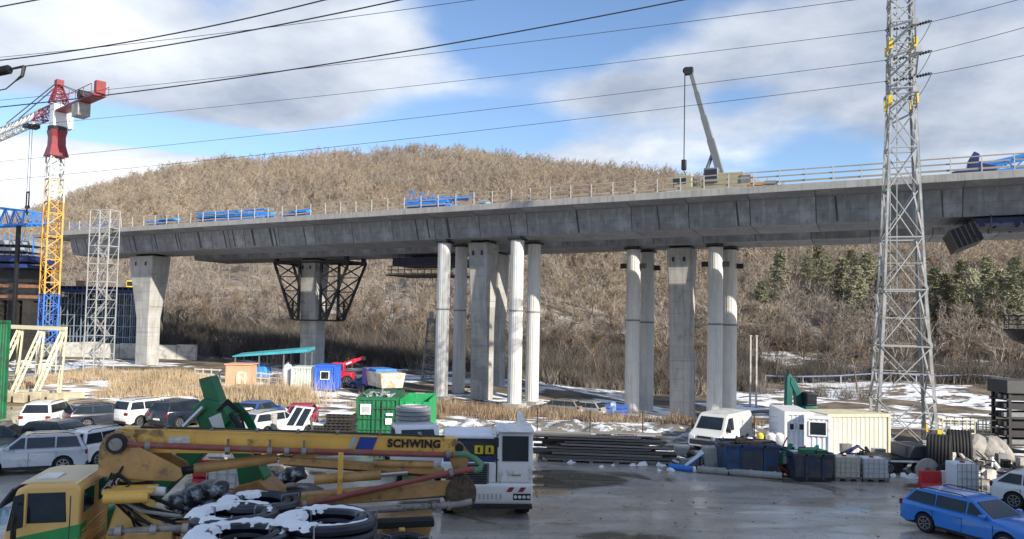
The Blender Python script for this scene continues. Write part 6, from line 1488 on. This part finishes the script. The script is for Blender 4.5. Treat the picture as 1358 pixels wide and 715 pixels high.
    # ridge of ploughed snow and soil behind the fence
    q = MB(); n = 150; rows_ = 15; vs = []; x0, x1 = -7, 24
    for i in range(n+1):
        for j in range(rows_):
            x = x0+(x1-x0)*i/n; y = 45.3+j*.5+.4*math.sin(x*.5); e = math.sin(math.pi*j/(rows_-1))
            vs.append((x, y, gz(x, y)-.12+e*(.40+.13*math.sin(x*.9+j*.4)+.12*math.sin(x*2.1-j*.8)+.10*math.sin(x*4.1+j*1.7)+rr.uniform(-.07, .07))))
    q.add(vs, [(i*rows_+j, (i+1)*rows_+j, (i+1)*rows_+j+1, i*rows_+j+1) for i in range(n) for j in range(rows_-1)])
    sm_ = mat('dirty_snow', (.78, .81, .86), .8, 0, .08, 1.5, .5, 6, (.16, .145, .125), .9, .75)
    tag(q.build('snow_bank', sm_, None, True), 'ploughed bank of dirty snow behind the wire fence', kind='stuff')
    # cars and blue stack under the bridge, small sign
    Yb = 68; p = P(800, 530, Yb); g0 = gz(p.x, Yb); t = thing('blue_beam_stack', 'stack of bright blue beams under the bridge left of the right hand columns', 'beams', (p.x, Yb, g0), R(-8), 'blue beam stacks'); bs = mat('beam_blue', (.05, .12, .42), .5, 0, .2, 1)
    for i in range(4):
        for k in range(4-i % 2): MB().box(-2.0+rr.uniform(-.5, .3), 2.0+rr.uniform(-.3, .4), k*.42, k*.42+.3, i*.3, i*.3+.24).build('beam', bs, t)
    p = P(813, 548, 57); g0 = gz(p.x, 57); zz = P(813, 535, 57).z; t = thing('small_sign', 'small blue and white board on a post in the dry brush', 'sign', (p.x, 57, g0)); MB().cyl((0, 0, -.1), (0, 0, zz-g0), .04, None, 8).build('post', galv, t); MB().box(-.22, .22, -.03, 0, zz-g0-.55, zz-g0+.15).build('board', mat('sign_blue', (.15, .3, .6), .5), t); MB().box(-.18, .18, -.036, -.03, zz-g0-.2, zz-g0).build('board_band', white_p, t)
middle()

# ================================================================ right hand clutter
def debris(name, label, c, size, n, mats, seed, zbase=0):
    rr = random.Random(seed); t = thing(name, label, 'scrap', c)
    for i in range(n):
        x, y = rr.uniform(-size[0], size[0]), rr.uniform(-size[1], size[1]); hz = size[2]*(1-(x/size[0])**2*.6)*rr.uniform(.3, 1); k = rr.random(); m = rr.choice(mats)
        q = MB()
        if k < .45:
            a = rr.uniform(0, 3.14); l = rr.uniform(.3, .9); q.bar((x-math.cos(a)*l/2, y-math.sin(a)*l/2, zbase+hz*rr.uniform(.4, 1)), (x+math.cos(a)*l/2, y+math.sin(a)*l/2, zbase+hz), rr.uniform(.05, .22), rr.uniform(.03, .1)); nm = 'scrap_board'
        elif k < .75:
            w = rr.uniform(.15, .35); q.box(x-w, x+w, y-w*.7, y+w*.7, zbase+max(0, hz-.3), zbase+hz+w*.5); nm = 'scrap_box'
        else:
            a = rr.uniform(0, 3.14); l = rr.uniform(.3, .8); q.cyl((x, y, zbase+hz*.6), (x+math.cos(a)*l, y+math.sin(a)*l, zbase+hz+rr.uniform(0, .2)), rr.uniform(.03, .1), None, 10); nm = 'scrap_tube'
        q.build(nm, m, t)
    return t
def right_side():
    # three site cabins
    Y = 40.5
    cm = mat('cabin_cream', (.54, .52, .44), .55, 0, .06, 1); wm = mat('cabin_white', (.66, .70, .76), .5, 0, .06, 1)
    p = P(1104, 590, Y); hh = 2.2
    e = P(1192, 590, Y+1.2)
    cabin('cream_cabin', 'long cream site cabin behind the left pylon leg', (p.x, Y+.6, 0), R(12), 3.9, 2.4, hh+.05, cm, 'cabin', cream_p)
    p = P(1082, 590, Y-.4); cabin('window_cabin', 'white site cabin with a wide barred window left of the cream one', (p.x-.35, Y+.3, 0), R(-14), 1.35, 3.4, hh, wm, 'cabin', white_p, [(.22, 1.16, 1.15, 1.95, 'front')])
    p = P(1044, 590, Y+.6); cabin('end_cabin', 'leftmost white site cabin with two small windows', (p.x, Y+1.0, 0), R(-6), 1.55, 3.6, hh+.1, wm, 'cabin', white_p, [(.2, .55, 1.3, 1.75, 'front'), (.7, 1.25, 1.3, 1.75, 'front')])
    # railing frame in front of the cabins
    # teal excavator behind
    Ye = 62; p = P(1056, 545, Ye); g0 = gz(p.x, Ye); t = thing('teal_excavator', 'teal excavator with folded upright arm behind the cabins', 'excavator', (p.x, Ye, g0), world=True); tm = mat('digger_teal', (.005, .10, .085), .45, 0, .2, 1)
    zz = lambda py: P(1056, py, Ye).z; xx = lambda px: P(px, 520, Ye).x
    MB().prism([(xx(1041), zz(541)), (xx(1042), zz(499)), (xx(1046), zz(495)), (xx(1050), zz(503)), (xx(1049), zz(541))], Ye-.3, Ye+.3).build('stick', tm, t, bevel=.04)
    MB().prism([(xx(1047), zz(500)), (xx(1052), zz(502)), (xx(1061), zz(520)), (xx(1063), zz(541)), (xx(1055), zz(541)), (xx(1053), zz(522)), (xx(1046), zz(508))], Ye-.35, Ye+.35).build('boom', tm, t, bevel=.04)
    MB().box(xx(1060), xx(1077), Ye-1.3, Ye+1.3, g0+.8, zz(536)).build('upper_body', tm, t, bevel=.08); MB().box(xx(1062), xx(1076), Ye-1.2, Ye+.2, zz(536)+.01, zz(519)).build('cab', steel_d, t, bevel=.08); MB().box(xx(1063), xx(1075), Ye-1.23, Ye-.3, zz(533), zz(521)).build('cab_window', glassm, t)
    for y in (-1.0, 1.0): MB().prism([(xx(1050), g0+.4), (xx(1053), g0), (xx(1078), g0), (xx(1081), g0+.4), (xx(1078), g0+.8), (xx(1053), g0+.8)], Ye+y-.3, Ye+y+.3).build('track', black_r, t)
    # blue skips
    def skip(label, px0, px1, Yk, ptop, m, D_=1.9, rz=0, lid=False):
        a, b = P(px0, 630, Yk), P(px1, 630, Yk); w = b.x-a.x; hh = P((px0+px1)/2, ptop, Yk).z; t = thing('waste_skip', label, 'skip', (a.x, Yk, 0), rz, 'waste skips'); e = .1
        def slab(nm, pts): MB().add(pts, [(0, 1, 2, 3), (7, 6, 5, 4), (0, 4, 5, 1), (1, 5, 6, 2), (2, 6, 7, 3), (3, 7, 4, 0)]).build(nm, m, t)
        slab('front_panel', [(e, 0, .08), (w-e, 0, .08), (w, 0, hh), (0, 0, hh), (e, .05, .08), (w-e, .05, .08), (w, .05, hh), (0, .05, hh)]); slab('rear_panel', [(e, D_-.05, .08), (w-e, D_-.05, .08), (w, D_-.05, hh), (0, D_-.05, hh), (e, D_, .08), (w-e, D_, .08), (w, D_, hh), (0, D_, hh)])
        for s, x0, x1 in ((1, e, 0), (-1, w-e, w)): slab('side_panel', [(x0, .05, .08), (x0, D_-.05, .08), (x1, D_-.05, hh), (x1, .05, hh), (x0+s*.05, .05, .08), (x0+s*.05, D_-.05, .08), (x1+s*.05, D_-.05, hh), (x1+s*.05, .05, hh)])
        MB().box(e, w-e, .05, D_-.05, .08, .16).build('floor', m, t)
        for x in (w*.28, w*.70): MB().box(x, x+.09, -.06, 0, .1, hh-.02).build('rib', m, t)
        MB().box(-.04, w+.04, -.06, .0, hh-.12, hh).build('rim', m, t); MB().box(.1, w-.1, -.05, .0, .05, .2).build('skid', steel_d, t)
        return t, hh, a.x, w
    sb = mat('skip_blue', (.03, .075, .17), .5, 0, .25, 1.2, .1, 10, (.06, .055, .05), 1.5, .35); sn = mat('skip_navy', (.035, .05, .085), .5, 0, .2, 1.2, second=(.08, .08, .08), sscale=2)
    t, h1, x1, w1 = skip('blue waste skip with dark doors behind the concrete pipe', 962, 1034, 35.4, 590, sb)
    MB().box(w1*.30, w1*.68, -.09, -.065, .12, h1-.28).build('door', mat('door_slate', (.05, .06, .075), .5, 0, .2, 1), t); MB().box(w1*.1, w1*.28, -.075, -.05, h1*.45, h1*.5).build('hinge_bar', sb, t)
    t2, h2, x2, w2 = skip('dark navy waste skip heaped with rubbish in the middle right', 1053, 1106, 34.4, 602, sn)
    mats = [white_p, timber, rust, green_m, mat('plastic_teal', (.05, .3, .32), .5), mat('card', (.42, .33, .22), .8), red_p, galv, black_pl]
    debris('rubbish_load', 'mixed rubbish heaped above the navy skip', (x2+w2/2, 35.3, 0), (w2*.46, .75, .35), 26, mats, 4, h2-.3)
    debris('rubbish_load', 'brown brushwood and straps piled on the blue skip', (x1+w1/2, 36.2, 0), (w1*.46, .7, .22), 26, [timber, rust, mat('brush_brown', (.16, .12, .08), .9), timber, timber_d], 6, h1-.2)
    debris('scrap_heap', 'mixed scrap between the blue and the navy skips', (P(1043, 620, 36).x, 36.2, 0), (.8, .8, 1.5), 34, mats, 8)
    # yellow and white drums behind the blue skip
    for px, m, lab in ((1008, mat('pump_post', (.75, .55, .05), .5), 'small yellow cylinder standing behind the blue skip'), (1022, white_p, 'white round tank standing behind the blue skip, left one'), (1033, white_p, 'white round tank standing behind the blue skip, right one'), (994, white_p, 'small white drum behind the blue skip beside the van')):
        Yd = 38.6; a = P(px, 585, Yd); zt = P(px, 574 if px > 1000 else 580, Yd).z; t = thing('drum', lab, 'drum', (a.x, Yd, 0), 0, 'drums behind the blue skip'); r_ = .17 if px == 1008 else .24; MB().cyl((0, 0, 0), (0, 0, zt-.1), r_, None, 16).build('shell', m, t, True); MB().cyl((0, 0, zt-.1), (0, 0, zt), r_*.95, r_*.5, 16).build('lid', m, t, True)
        for z in (.3, zt*.6): MB().cyl((0, 0, z), (0, 0, z+.05), r_*1.04, None, 16).build('hoop', m, t, True)
    # long concrete pipe, blue roll, striped boards
    a, b = G(925, 627), G(1037, 636); t = thing('concrete_pipe', 'long grey pipe lying in front of the blue skip', 'pipe', (a.x, a.y, 0), world=True); r_ = .16
    MB().cyl((a.x, a.y, r_), (b.x, b.y, r_), r_, None, 16).build('barrel', concrete_l, t, True)
    for f in (.3, .62, .9): c = a.lerp(b, f); d = (b-a).normalized(); MB().cyl(Vector((c.x, c.y, r_)), Vector((c.x, c.y, r_))+d*.15, r_*1.15, None, 16).build('joint_collar', concrete_l, t, True)
    a, b = G(888, 622), G(922, 627); t = thing('blue_tube', 'blue tube lying at the end of the planks', 'tube', (a.x, a.y, 0), world=True); MB().cyl((a.x, a.y, .14), (b.x, b.y, .14), .14, None, 14).build('barrel', blue_b, t, True); MB().cyl((b.x-.12, b.y, .14), (b.x, b.y, .14), .155, None, 14).build('collar', white_p, t, True)
    for i, lab in enumerate(('front white and blue barrier board leaning at the plank end', 'second white and blue barrier board leaning at the plank end', 'rear barrier board leaning at the plank end')):
        a = G(905+i*5, 622-i*2); t = thing('barrier_board', lab, 'board', (a.x, a.y+.3*i, 0), R(8), 'barrier boards'); sl = .75
        MB().add([(0, 0, .02), (.05, -.12, .02), (1.05, -.12, sl), (1.0, 0, sl+.05), (0, .14, .02+.05), (.05, .02, .07), (1.05, .02, sl+.06), (1.0, .14, sl+.1)], [(0, 1, 2, 3), (7, 6, 5, 4), (0, 4, 5, 1), (1, 5, 6, 2), (2, 6, 7, 3), (3, 7, 4, 0)]).build('board', white_p, t)
        MB().bar((.1, -.16, .1), (1.0, -.16, .72), .02, .05).build('stripe', blue_b, t); MB().bar((.9, .1, 0), (.95, .1, .7), .06).build('prop', steel_d, t)
    a = G(948, 622); t = thing('concrete_block', 'pale concrete block left of the blue skip', 'block', (a.x, a.y+.4, 0)); MB().box(-.45, .5, -.3, .5, 0, 1.0).build('block', concrete_p, t, bevel=.04); MB().tube([(-.1, .1, 1.0), (-.1, .1, 1.12), (.15, .1, 1.12), (.15, .1, 1.0)], .02, 6).build('lifting_loop', rust, t)
    debris('scrap_heap', 'broken boards lying behind the barrier boards', (P(925, 610, 38).x, 38.2, 0), (1.3, .9, .8), 30, [timber, white_p, galv, timber_d, steel_g], 12)
    # caged liquid containers
    def ibc(label, px0, px1, Yk, ptop, m, pz):
        a, b = P(px0, 630, Yk), P(px1, 630, Yk); w = b.x-a.x; z0 = pz; hh = P(px0, ptop, Yk).z; t = thing('caged_tank', label, 'tank', (a.x, Yk, 0), 0, 'caged liquid tanks')
        MB().box(.04, w-.04, .04, 1.0, .16, hh-.03).build('tank', m, t, bevel=.06, seg=3); MB().cyl((w/2, .5, hh-.03), (w/2, .5, hh+.03), .1, None, 14).build('cap', mat('cap_red', (.3, .05, .05), .5), t)
        for x in (0, w*.4, w*.8): MB().box(x, x+w*.18, 0, 1.04, 0, .12).build('pallet_runner', timber, t)
        MB().box(0, w, 0, 1.04, .12, .155).build('pallet_top', timber, t)
        for i in range(6): x = w*i/5; MB().box(x-.012, x+.012, -.012, .012, .155, hh).build('cage_bar', galv, t)
        for i in range(5): z = .2+(hh-.22)*i/4; MB().box(0, w, -.035, -.013, z-.012, z+.012).build('cage_bar', galv, t)
        for i in range(4): z = .2+(hh-.22)*i/3; MB().box(w+.013, w+.035, 0, 1.04, z-.012, z+.012).build('cage_bar', galv, t)
        for y in (.0, .35, .7, 1.04): MB().box(w-.012, w+.012, y-.012, y+.012, .155, hh).build('cage_bar', galv, t)
    ibc('caged tank with yellowed walls, left of the pair beside the navy skip', 1108, 1143, 34.6, 606, mat('tank_yellowed', (.58, .56, .46), .5, 0, .12, 1), 0)
    ibc('whiter caged tank, right of the pair beside the navy skip', 1145, 1180, 34.6, 608, mat('tank_milky', (.60, .64, .66), .45, 0, .08, 1), 0)
    ibc('white caged tank standing alone behind the blue estate car', 1270, 1301, 31.8, 615, mat('tank_clean', (.70, .74, .78), .45, 0, .06, 1), 0)
    # cable drums / big black hose reels
    def reel(label, px, py, Yk, r_, wid, rz):
        p = P(px, py, Yk); t = thing('hose_reel', label, 'reel', (p.x, Yk, 0), rz, 'big black reels'); z = r_
        q = MB(); n = 36
        for k in range(7): y = -wid/2+wid*(k+.5)/7; q.tube([(math.cos(i*2*math.pi/n)*(r_-.09), y, z+math.sin(i*2*math.pi/n)*(r_-.09)) for i in range(n)], .092, 8, True)
        for k in range(6): y = -wid/2+wid*(k+1)/7; q.tube([(math.cos(i*2*math.pi/n)*(r_-.24), y, z+math.sin(i*2*math.pi/n)*(r_-.24)) for i in range(n)], .09, 6, True)
        q.build('windings', black_r, t, True); MB().cyl((0, -wid/2+.05, z), (0, wid/2-.05, z), r_*.62, None, 28).build('core', mat('reel_core', (.05, .05, .052), .7), t, True)
        for y in (-wid/2, wid/2):
            for a in range(6): c, s = math.cos(a*math.pi/3), math.sin(a*math.pi/3); MB().bar((c*.1, y, z+s*.1), (c*r_*.9, y, z+s*r_*.9), .05, .08).build('spoke', steel_d, t)
    reel('big black hose reel right of the pylon, front one', 1246, 628, 36.6, .98, 1.0, R(58)); reel('big black hose reel behind the front one, with snow on it', 1272, 625, 38.4, .98, 1.0, R(64))
    p = P(1230, 632, 35.1); t = thing('grey_disc', 'round grey lid leaning on the front hose reel', 'disc', (p.x, 35.1, 0)); q = MB().cyl((0, 0, .52), (0, .08, .53), .52, None, 28); q.build('plate', concrete_l, t, True); MB().cyl((0, -.03, .52), (0, 0, .52), .12, None, 16).build('hub', steel_g, t)
    p = P(1254, 634, 34.8); t = thing('tyre', 'black tyre standing beside the grey lid', 'tyre', (p.x, 34.8, 0)); MB().tube([(math.cos(i*2*math.pi/28)*.34, 0, .45+math.sin(i*2*math.pi/28)*.34) for i in range(28)], .11, 10, True).build('casing', black_r, t, True); MB().tube([(math.cos(i*2*math.pi/28)*.24, 0, .45+math.sin(i*2*math.pi/28)*.24) for i in range(28)], .02, 6, True).build('bead', steel_d, t)
    # red and white plastic barrier
    for px0, px1, m, lab in ((1219, 1247, mat('barrier_red', (.55, .03, .035), .45, 0, .12, 2), 'red plastic road barrier in front of the reels'), (1248, 1264, mat('barrier_white', (.66, .64, .58), .55, 0, .1, 2), 'white plastic road barrier beside the red one')):
        Yk = 33.2; a, b = P(px0, 640, Yk), P(px1, 640, Yk); w = b.x-a.x; hh = P(px0, 624, Yk).z; t = thing('road_barrier', lab, 'barrier', (a.x, Yk, 0), 0, 'plastic road barriers')
        MB().prism([(-.28, 0), (-.28, .15), (-.1, .3), (-.08, hh), (.08, hh), (.1, .3), (.28, .15), (.28, 0)], 0, w, 'x').build('body', m, t, bevel=.03); MB().box(w*.2, w*.35, -.12, .12, hh*.45, hh*.6).build('slot', m, t); MB().box(w*.65, w*.8, -.12, .12, hh*.45, hh*.6).build('slot', m, t); MB().cyl((w*.5, 0, hh), (w*.5, 0, hh+.03), .06).build('filler_cap', m, t)
    p = P(1266, 636, 33.6); t = thing('red_post', 'red slab between white barrier and caged tank', 'board', (p.x, 33.6, 0)); MB().box(-.1, .16, -.05, .05, 0, 1.0).build('slab', mat('barrier_red', (.5, .03, .03)), t, bevel=.02); MB().box(-.2, .26, -.2, .2, 0, .1).build('foot', black_r, t)
    # flat low trailer and planks below the pylon
    p = P(1190, 628, 37); t = thing('flat_trailer', 'low dark flat trailer under the pylon', 'trailer', (p.x, 37.4, 0)); MB().box(-1.3, 1.5, -.9, .9, .55, .75).build('bed', steel_d, t); MB().box(-1.3, 1.5, -.95, -.9, .6, .68).build('edge_rail', white_p, t); MB().box(.2, 1.4, -.8, .7, .75, 1.35).build('engine_box', mat('box_slate', (.06, .065, .08), .5, 0, .2, 1), t, bevel=.05)
    for x in (-.6, .8):
        for y in (-.75, .75): wheel(t, x, y, .3)
    debris('scrap_heap', 'tangled dark machinery behind the caged tank pair', (P(1140, 610, 38).x, 38.4, 0), (2.0, 1.0, 1.0), 46, [steel_d, black_pl, steel_g, blue_f, galv], 14)
    # white railed frame, boulders, boxes at the right
    Yk = 44; a, b = P(1250, 575, Yk), P(1325, 575, Yk); z0, z1 = P(1290, 575, Yk).z, P(1290, 557, Yk).z; t = thing('railed_platform', 'white railed work platform right of the pylon', 'platform', (a.x, Yk, 0), world=True)
    for i in range(8):
        x = a.x+(b.x-a.x)*i/7
        for y in (Yk, Yk+1.2): bar(t, (x, y, z0), (x, y, z1), .05, cream_p, 'baluster')
    for z in (z0, (z0+z1)/2, z1):
        for y in (Yk, Yk+1.2): bar(t, (a.x, y, z), (b.x, y, z), .06, cream_p, 'rail')
        for x in (a.x, b.x): bar(t, (x, Yk, z), (x, Yk+1.2, z), .06, cream_p, 'rail')
    MB().box(a.x, b.x, Yk, Yk+1.2, z0-.1, z0-.03).build('floor', steel_g, t); MB().box(a.x+.8, b.x-1.0, Yk+.1, Yk+1.1, 0, z0-.1).build('base', cream_p, t, bevel=.05)
    p = P(1264, 572, 42); t = thing('white_box', 'small white switch box beside the railed platform', 'box', (p.x, 42, 0)); zt = P(1264, 565, 42).z; MB().box(-.3, .3, -.25, .25, zt-.55, zt).build('box', white_p, t, bevel=.03); MB().cyl((0, 0, 0), (0, 0, zt-.55), .06).build('post', steel_g, t)
    rr = random.Random(31); bo = mat('boulder', (.27, .26, .235), .9, 0, .2, 1.5, .5, 6)
    for i, (px, py, s_, lab) in enumerate(((1288, 590, .9, 'large pale boulder under the railed platform'), (1310, 598, .8, 'second pale boulder right of the first'), (1300, 585, .7, 'upper boulder leaning on the platform base'), (1322, 592, .75, 'rightmost pale boulder beside the dark frame'), (1276, 600, .6, 'small boulder behind the caged tank'))):
        p = P(px, py, 41); bm = bmesh.new(); bmesh.ops.create_icosphere(bm, subdivisions=3, radius=s_)
        for v in bm.verts: k = 1+.25*math.sin(v.co.x*3+i*2)*math.cos(v.co.y*3.3+i)+.12*math.sin(v.co.z*6+i); v.co *= k; v.co.x = round(v.co.x*4)/4*.5+v.co.x*.5
        me = bpy.data.meshes.new('boulder'); bm.to_mesh(me); bm.free(); me.materials.append(bo); o = bpy.data.objects.new('boulder', me); COL.objects.link(o); o.location = (p.x, 41, s_*.55); tag(o, lab, 'boulder', 'pale boulders')
    debris('scrap_heap', 'heap of pale tubes and scrap right of the lone caged tank', (P(1325, 630, 36).x, 36.5, 0), (2.2, 1.3, 1.1), 60, [galv, white_p, concrete_p, steel_g, steel_d, timber], 17)
    # dark rack at the right edge
    t = thing('dark_rack', 'dark steel rack loaded with beams at the right edge', 'rack', (P(1360, 600, 43).x, 43, 0)); zt = P(1345, 522, 43).z
    for x in (-.9, 1.6):
        for y in (0, 1.4): bar(t, (x, y, 0), (x, y, zt), .16, steel_d, 'post')
    for k in range(6):
        z = .5+k*(zt-.9)/5; MB().box(-1.1, 1.9, -.1, 1.5, z, z+.1).build('shelf', steel_d, t)
        for j in range(3): MB().box(-1.2+.1*j, 1.8, j*.45, j*.45+.25, z+.1, z+.35).build('beam', steel_d if (j+k) % 3 else steel_g, t)
    MB().box(-1.15, 1.9, -.2, 1.6, zt, zt+.75).build('top_box', mat('box_grey', (.05, .052, .055), .6, 0, .2, 1), t, bevel=.04)
    # blue pipeline across the slope
    t = thing('blue_pipeline', 'thin blue pipeline running across the snowy slope at right', 'pipeline', (30, 120, 0), world=True); pts = []
    for px in range(1015, 1420, 25): v = P(px, 474, 122); pts.append(Vector((v.x, 122, gz(v.x, 122)+1.3)))
    MB().tube(pts, .13, 8).build('pipe', mat('pipe_blue', (.12, .16, .27), .5, 0, .2, .5), t, True)
    for v in pts[::2]: bar(t, (v.x, v.y, gz(v.x, 122)-.2), (v.x, v.y, v.z), .15, concrete_l, 'support')
right_side()

# ================================================================ things on the deck
def on_deck():
    def D(px, v): s = s_at(px, v); return B(s, v, ZT-.02)
    rr = random.Random(41)
    def beams(label, px0, px1, hgt, n, seed, v=1.3):
        rr = random.Random(seed); a, b = s_at(px0, v), s_at(px1, v); c = B((a+b)/2, v, ZT-.02); t = thing('blue_beam_pile', label, 'beams', c, BROT, 'blue formwork beams on the deck'); L_ = b-a
        for i in range(n):
            f = rr.uniform(-.5, .5)*L_*.6; z = hgt*(i+.5)/n; l = rr.uniform(.25, .6)*L_
            x0, x1 = max(-L_/2, f-l/2), min(L_/2, f+l/2)
            MB().box(x0, x1, rr.uniform(-.5, .3), rr.uniform(.4, .9), max(0, z-.12), z+rr.uniform(.02, .14)).build('beam', blue_t if i % 3 else blue_b, t)
        return t, L_
    beams('short pile of bright blue formwork beams on the deck, leftmost', 190, 230, 1.1, 9, 1); beams('long pile of bright blue formwork beams on the left deck', 256, 356, 1.6, 22, 2); beams('small blue beam pile right of the long one', 368, 406, 1.1, 9, 3)
    t, L_ = beams('blue formwork beams with tilted frames above the middle columns', 528, 624, 1.4, 18, 4)
    for i in range(5): x = -L_/2+i*L_/7; bar(t, (x, .2, .05), (x+1.2, .2, 2.3-.25*i), .09, blue_b, 'tilted_frame'); bar(t, (x+1.2, .2, 2.3-.25*i), (x+2.3, .2, .3), .09, blue_b, 'tilted_frame')
    t, L_ = beams('blue scaffold frames near the left deck end', 86, 150, .5, 6, 5)
    for i in range(7): x = -L_/2+i*L_/7; bar(t, (x, .2, .05), (x, .2, 1.5), .07, blue_b, 'upright'); bar(t, (x, .2, 1.4-.5*(i % 2)), (x+L_/7, .2, .7+.5*(i % 2)), .07, blue_b, 'brace')
    # blue tipped gantry at right
    v = 1.6; c = D(1285, v); t = thing('blue_gantry', 'blue lattice gantry lying on the deck at the right edge', 'gantry', c, BROT)
    for y in (0, 1.4):
        bar(t, (.3, y, .9), (7.5, y, 2.3), .24, blue_t, 'chord'); bar(t, (1.5, y, .5), (7.5, y, 1.0), .2, blue_t, 'chord')
        for k in range(5): bar(t, (1.6+k*1.2, y, .5+.1*k), (2.4+k*1.2, y, 1.3+.23*k), .1, blue_t); bar(t, (2.4+k*1.2, y, 1.3+.23*k), (2.8+k*1.2, y, .6+.1*k), .1, blue_t)
    MB().prism([(-1.0, .6), (.0, .8), (.1, 1.5), (.4, 2.0), (.75, 1.8), (.7, 1.2), (1.8, .9), (1.8, .2), (.2, .0), (-1.0, .4)], -.2, 1.2).build('hinge_block', blue_f, t, bevel=.05); bar(t, (-.6, .5, .2), (-.6, .5, 0), .3, steel_d, 'foot'); bar(t, (5, .5, .45), (5, .5, 0), .4, steel_d, 'foot')
    # mobile crane on the deck
    v = 5.0; c = D(950, v); t = thing('mobile_crane', 'mobile crane with long raised telescopic boom on the deck', 'crane', c, BROT)
    cy = mat('crane_cream', (.30, .29, .19), .5, 0, .12, 1); cg = mat('crane_boomgrey', (.15, .165, .175), .45, .2, .12, 1); k = c.y/1000
    MB().box(-3.4, 4.2, -1.25, 1.25, .55, 1.15).build('carrier', cy, t, bevel=.08)
    MB().box(-3.5, -1.9, -1.2, 1.2, 1.15, 2.3).build('driving_cab', cy, t, bevel=.08); MB().box(-3.54, -2.4, -1.22, -.6, 1.5, 2.1).build('cab_window', glassm, t)
    MB().box(-.9, 2.4, -1.1, 1.1, 1.25, 2.3).build('upper_structure', cy, t, bevel=.08); MB().box(-.9, .3, -1.25, -.45, 1.5, 2.75).build('crane_cab', cg, t, bevel=.06); MB().box(-.8, .2, -1.27, -.6, 1.8, 2.6).build('cab_window', glassm, t); MB().box(2.1, 3.0, -1.2, 1.2, 1.2, 2.0).build('counterweight', steel_g, t, bevel=.05)
    for x in (-2.6, -1.2, 1.4, 2.8):
        for y in (-1.05, 1.05): wheel(t, x, y, .5, 1.2)
    Mi = (Matrix.Translation(c) @ Matrix.Rotation(BROT, 4, 'Z')).inverted()
    pb, pt = Mi @ P(958, 240, c.y), Mi @ P(914, 93, c.y+.5); pb = Vector((pb.x, 0, 2.0)); pt.y = 0
    f0 = 0
    for i, (f0, f1, w) in enumerate(((0, .36, .62), (.34, .58, .52), (.57, .80, .43), (.79, 1.0, .35))): MB().bar(pb.lerp(pt, f0), pb.lerp(pt, f1), w*.8, w).build('boom_section', cg, t, bevel=.03)
    MB().cyl(pb.lerp(pt, .02)+Vector((-1.4, 0, .2)), pb.lerp(pt, .26), .16, None, 12).build('luffing_ram', steel_g, t, True); MB().cb(pt+Vector((-.15, 0, .1)), (.7, .5, .6)).build('boom_head', steel_d, t); MB().cyl(pt+Vector((-.35, -.15, .15)), pt+Vector((-.35, .15, .15)), .32, None, 16).build('sheave', steel_d, t)
    ph = Mi @ P(908, 208, c.y); hx = pt.x-.5
    for y in (-.1, .1): bar(t, (hx, y, pt.z), (hx, y, ph.z), .035, steel_d, 'hoist_rope')
    MB().box(hx-.2, hx+.2, -.2, .2, ph.z-.9, ph.z).build('hook_block', steel_d, t, bevel=.05); MB().tube([(hx, 0, ph.z-.9), (hx+.15, 0, ph.z-1.3), (hx, 0, ph.z-1.5), (hx-.15, 0, ph.z-1.35)], .05, 6).build('hook', steel_d, t); bar(t, (hx, 0, ph.z-1.45), (hx, 0, ph.z-2.6), .03, steel_d, 'sling')
    # equipment right of the crane
    for px, L_, hh, m, lab in ((985, 1.4, .8, mat('gen_yellow', (.36, .33, .18), .5), 'pale yellow machine on the deck right of the mobile crane'), (1004, 1.6, .9, mat('gen_orange', (.55, .27, .06), .5), 'orange machine on the deck, middle of three'), (1022, 1.3, .9, cg, 'grey compressor on the deck, right of the orange machine'), (893, 1.8, .6, galv, 'low grey crate on the deck left of the mobile crane'), (640, 1.0, .9, mat('panel_steelblue', (.2, .32, .42), .5), 'steel blue panel on the deck right of the tilted frames')):
        c2 = D(px, 2.0); t = thing('site_machine', lab, 'machine', c2, BROT); MB().prism([(-L_/2, .2), (-L_/2, hh*.8), (-L_*.3, hh), (L_*.35, hh), (L_/2, hh*.7), (L_/2, .2)], -.5, .5).build('body', m, t, bevel=.06)
        for x in (-L_*.35, L_*.35): MB().cb((x, 0, .1), (.14, 1.0, .2)).build('skid', steel_d, t)
        MB().box(-L_*.25, L_*.25, -.52, -.5, hh*.4, hh*.65).build('vent_panel', steel_d, t)
on_deck()
# ================================================================ small litter on the yard: stones, clods and scraps nobody would count
def litter():
    rr = random.Random(77); q = MB(); w = MB()
    def stone(mb, x, y, s):
        a = rr.uniform(0, 6); vs = []
        for k in range(6):
            t = a+k*math.pi/3; r_ = s*rr.uniform(.7, 1.2); vs.append((x+math.cos(t)*r_, y+math.sin(t)*r_*.8, -.002))
        vs += [(x+math.cos(a+k*2.09)*s*.5, y+math.sin(a+k*2.09)*s*.5, s*rr.uniform(.4, .8)) for k in range(3)]
        mb.add(vs, [(0, 1, 6), (1, 2, 7, 6), (2, 3, 7), (3, 4, 8, 7), (4, 5, 8), (5, 0, 6, 8), (6, 7, 8)])
    for i in range(1500):
        y = rr.uniform(23, 41); x = rr.uniform(-1, 24)
        edge = y > 35
        if not edge and rr.random() < .55: continue
        stone(q, x, y, abs(rr.gauss(0, .022))+.012)
    for i in range(500):
        stone(q, rr.uniform(-32, -8), rr.uniform(38, 52), abs(rr.gauss(0, .03))+.015)
    tag(q.build('yard_litter', mat('litter_stone', (.24, .22, .19), .9, 0, .4, 3)), 'loose stones and mud clods scattered on the yard', kind='stuff')
    for i in range(120):
        x = rr.uniform(3, 24); stone(w, x, 38.5-.1*x+rr.gauss(0, .8), abs(rr.gauss(0, .10))+.05)
    tag(w.build('slush', snow_m, None, True), 'lumps of old snow along the far yard edge', kind='stuff')
litter()
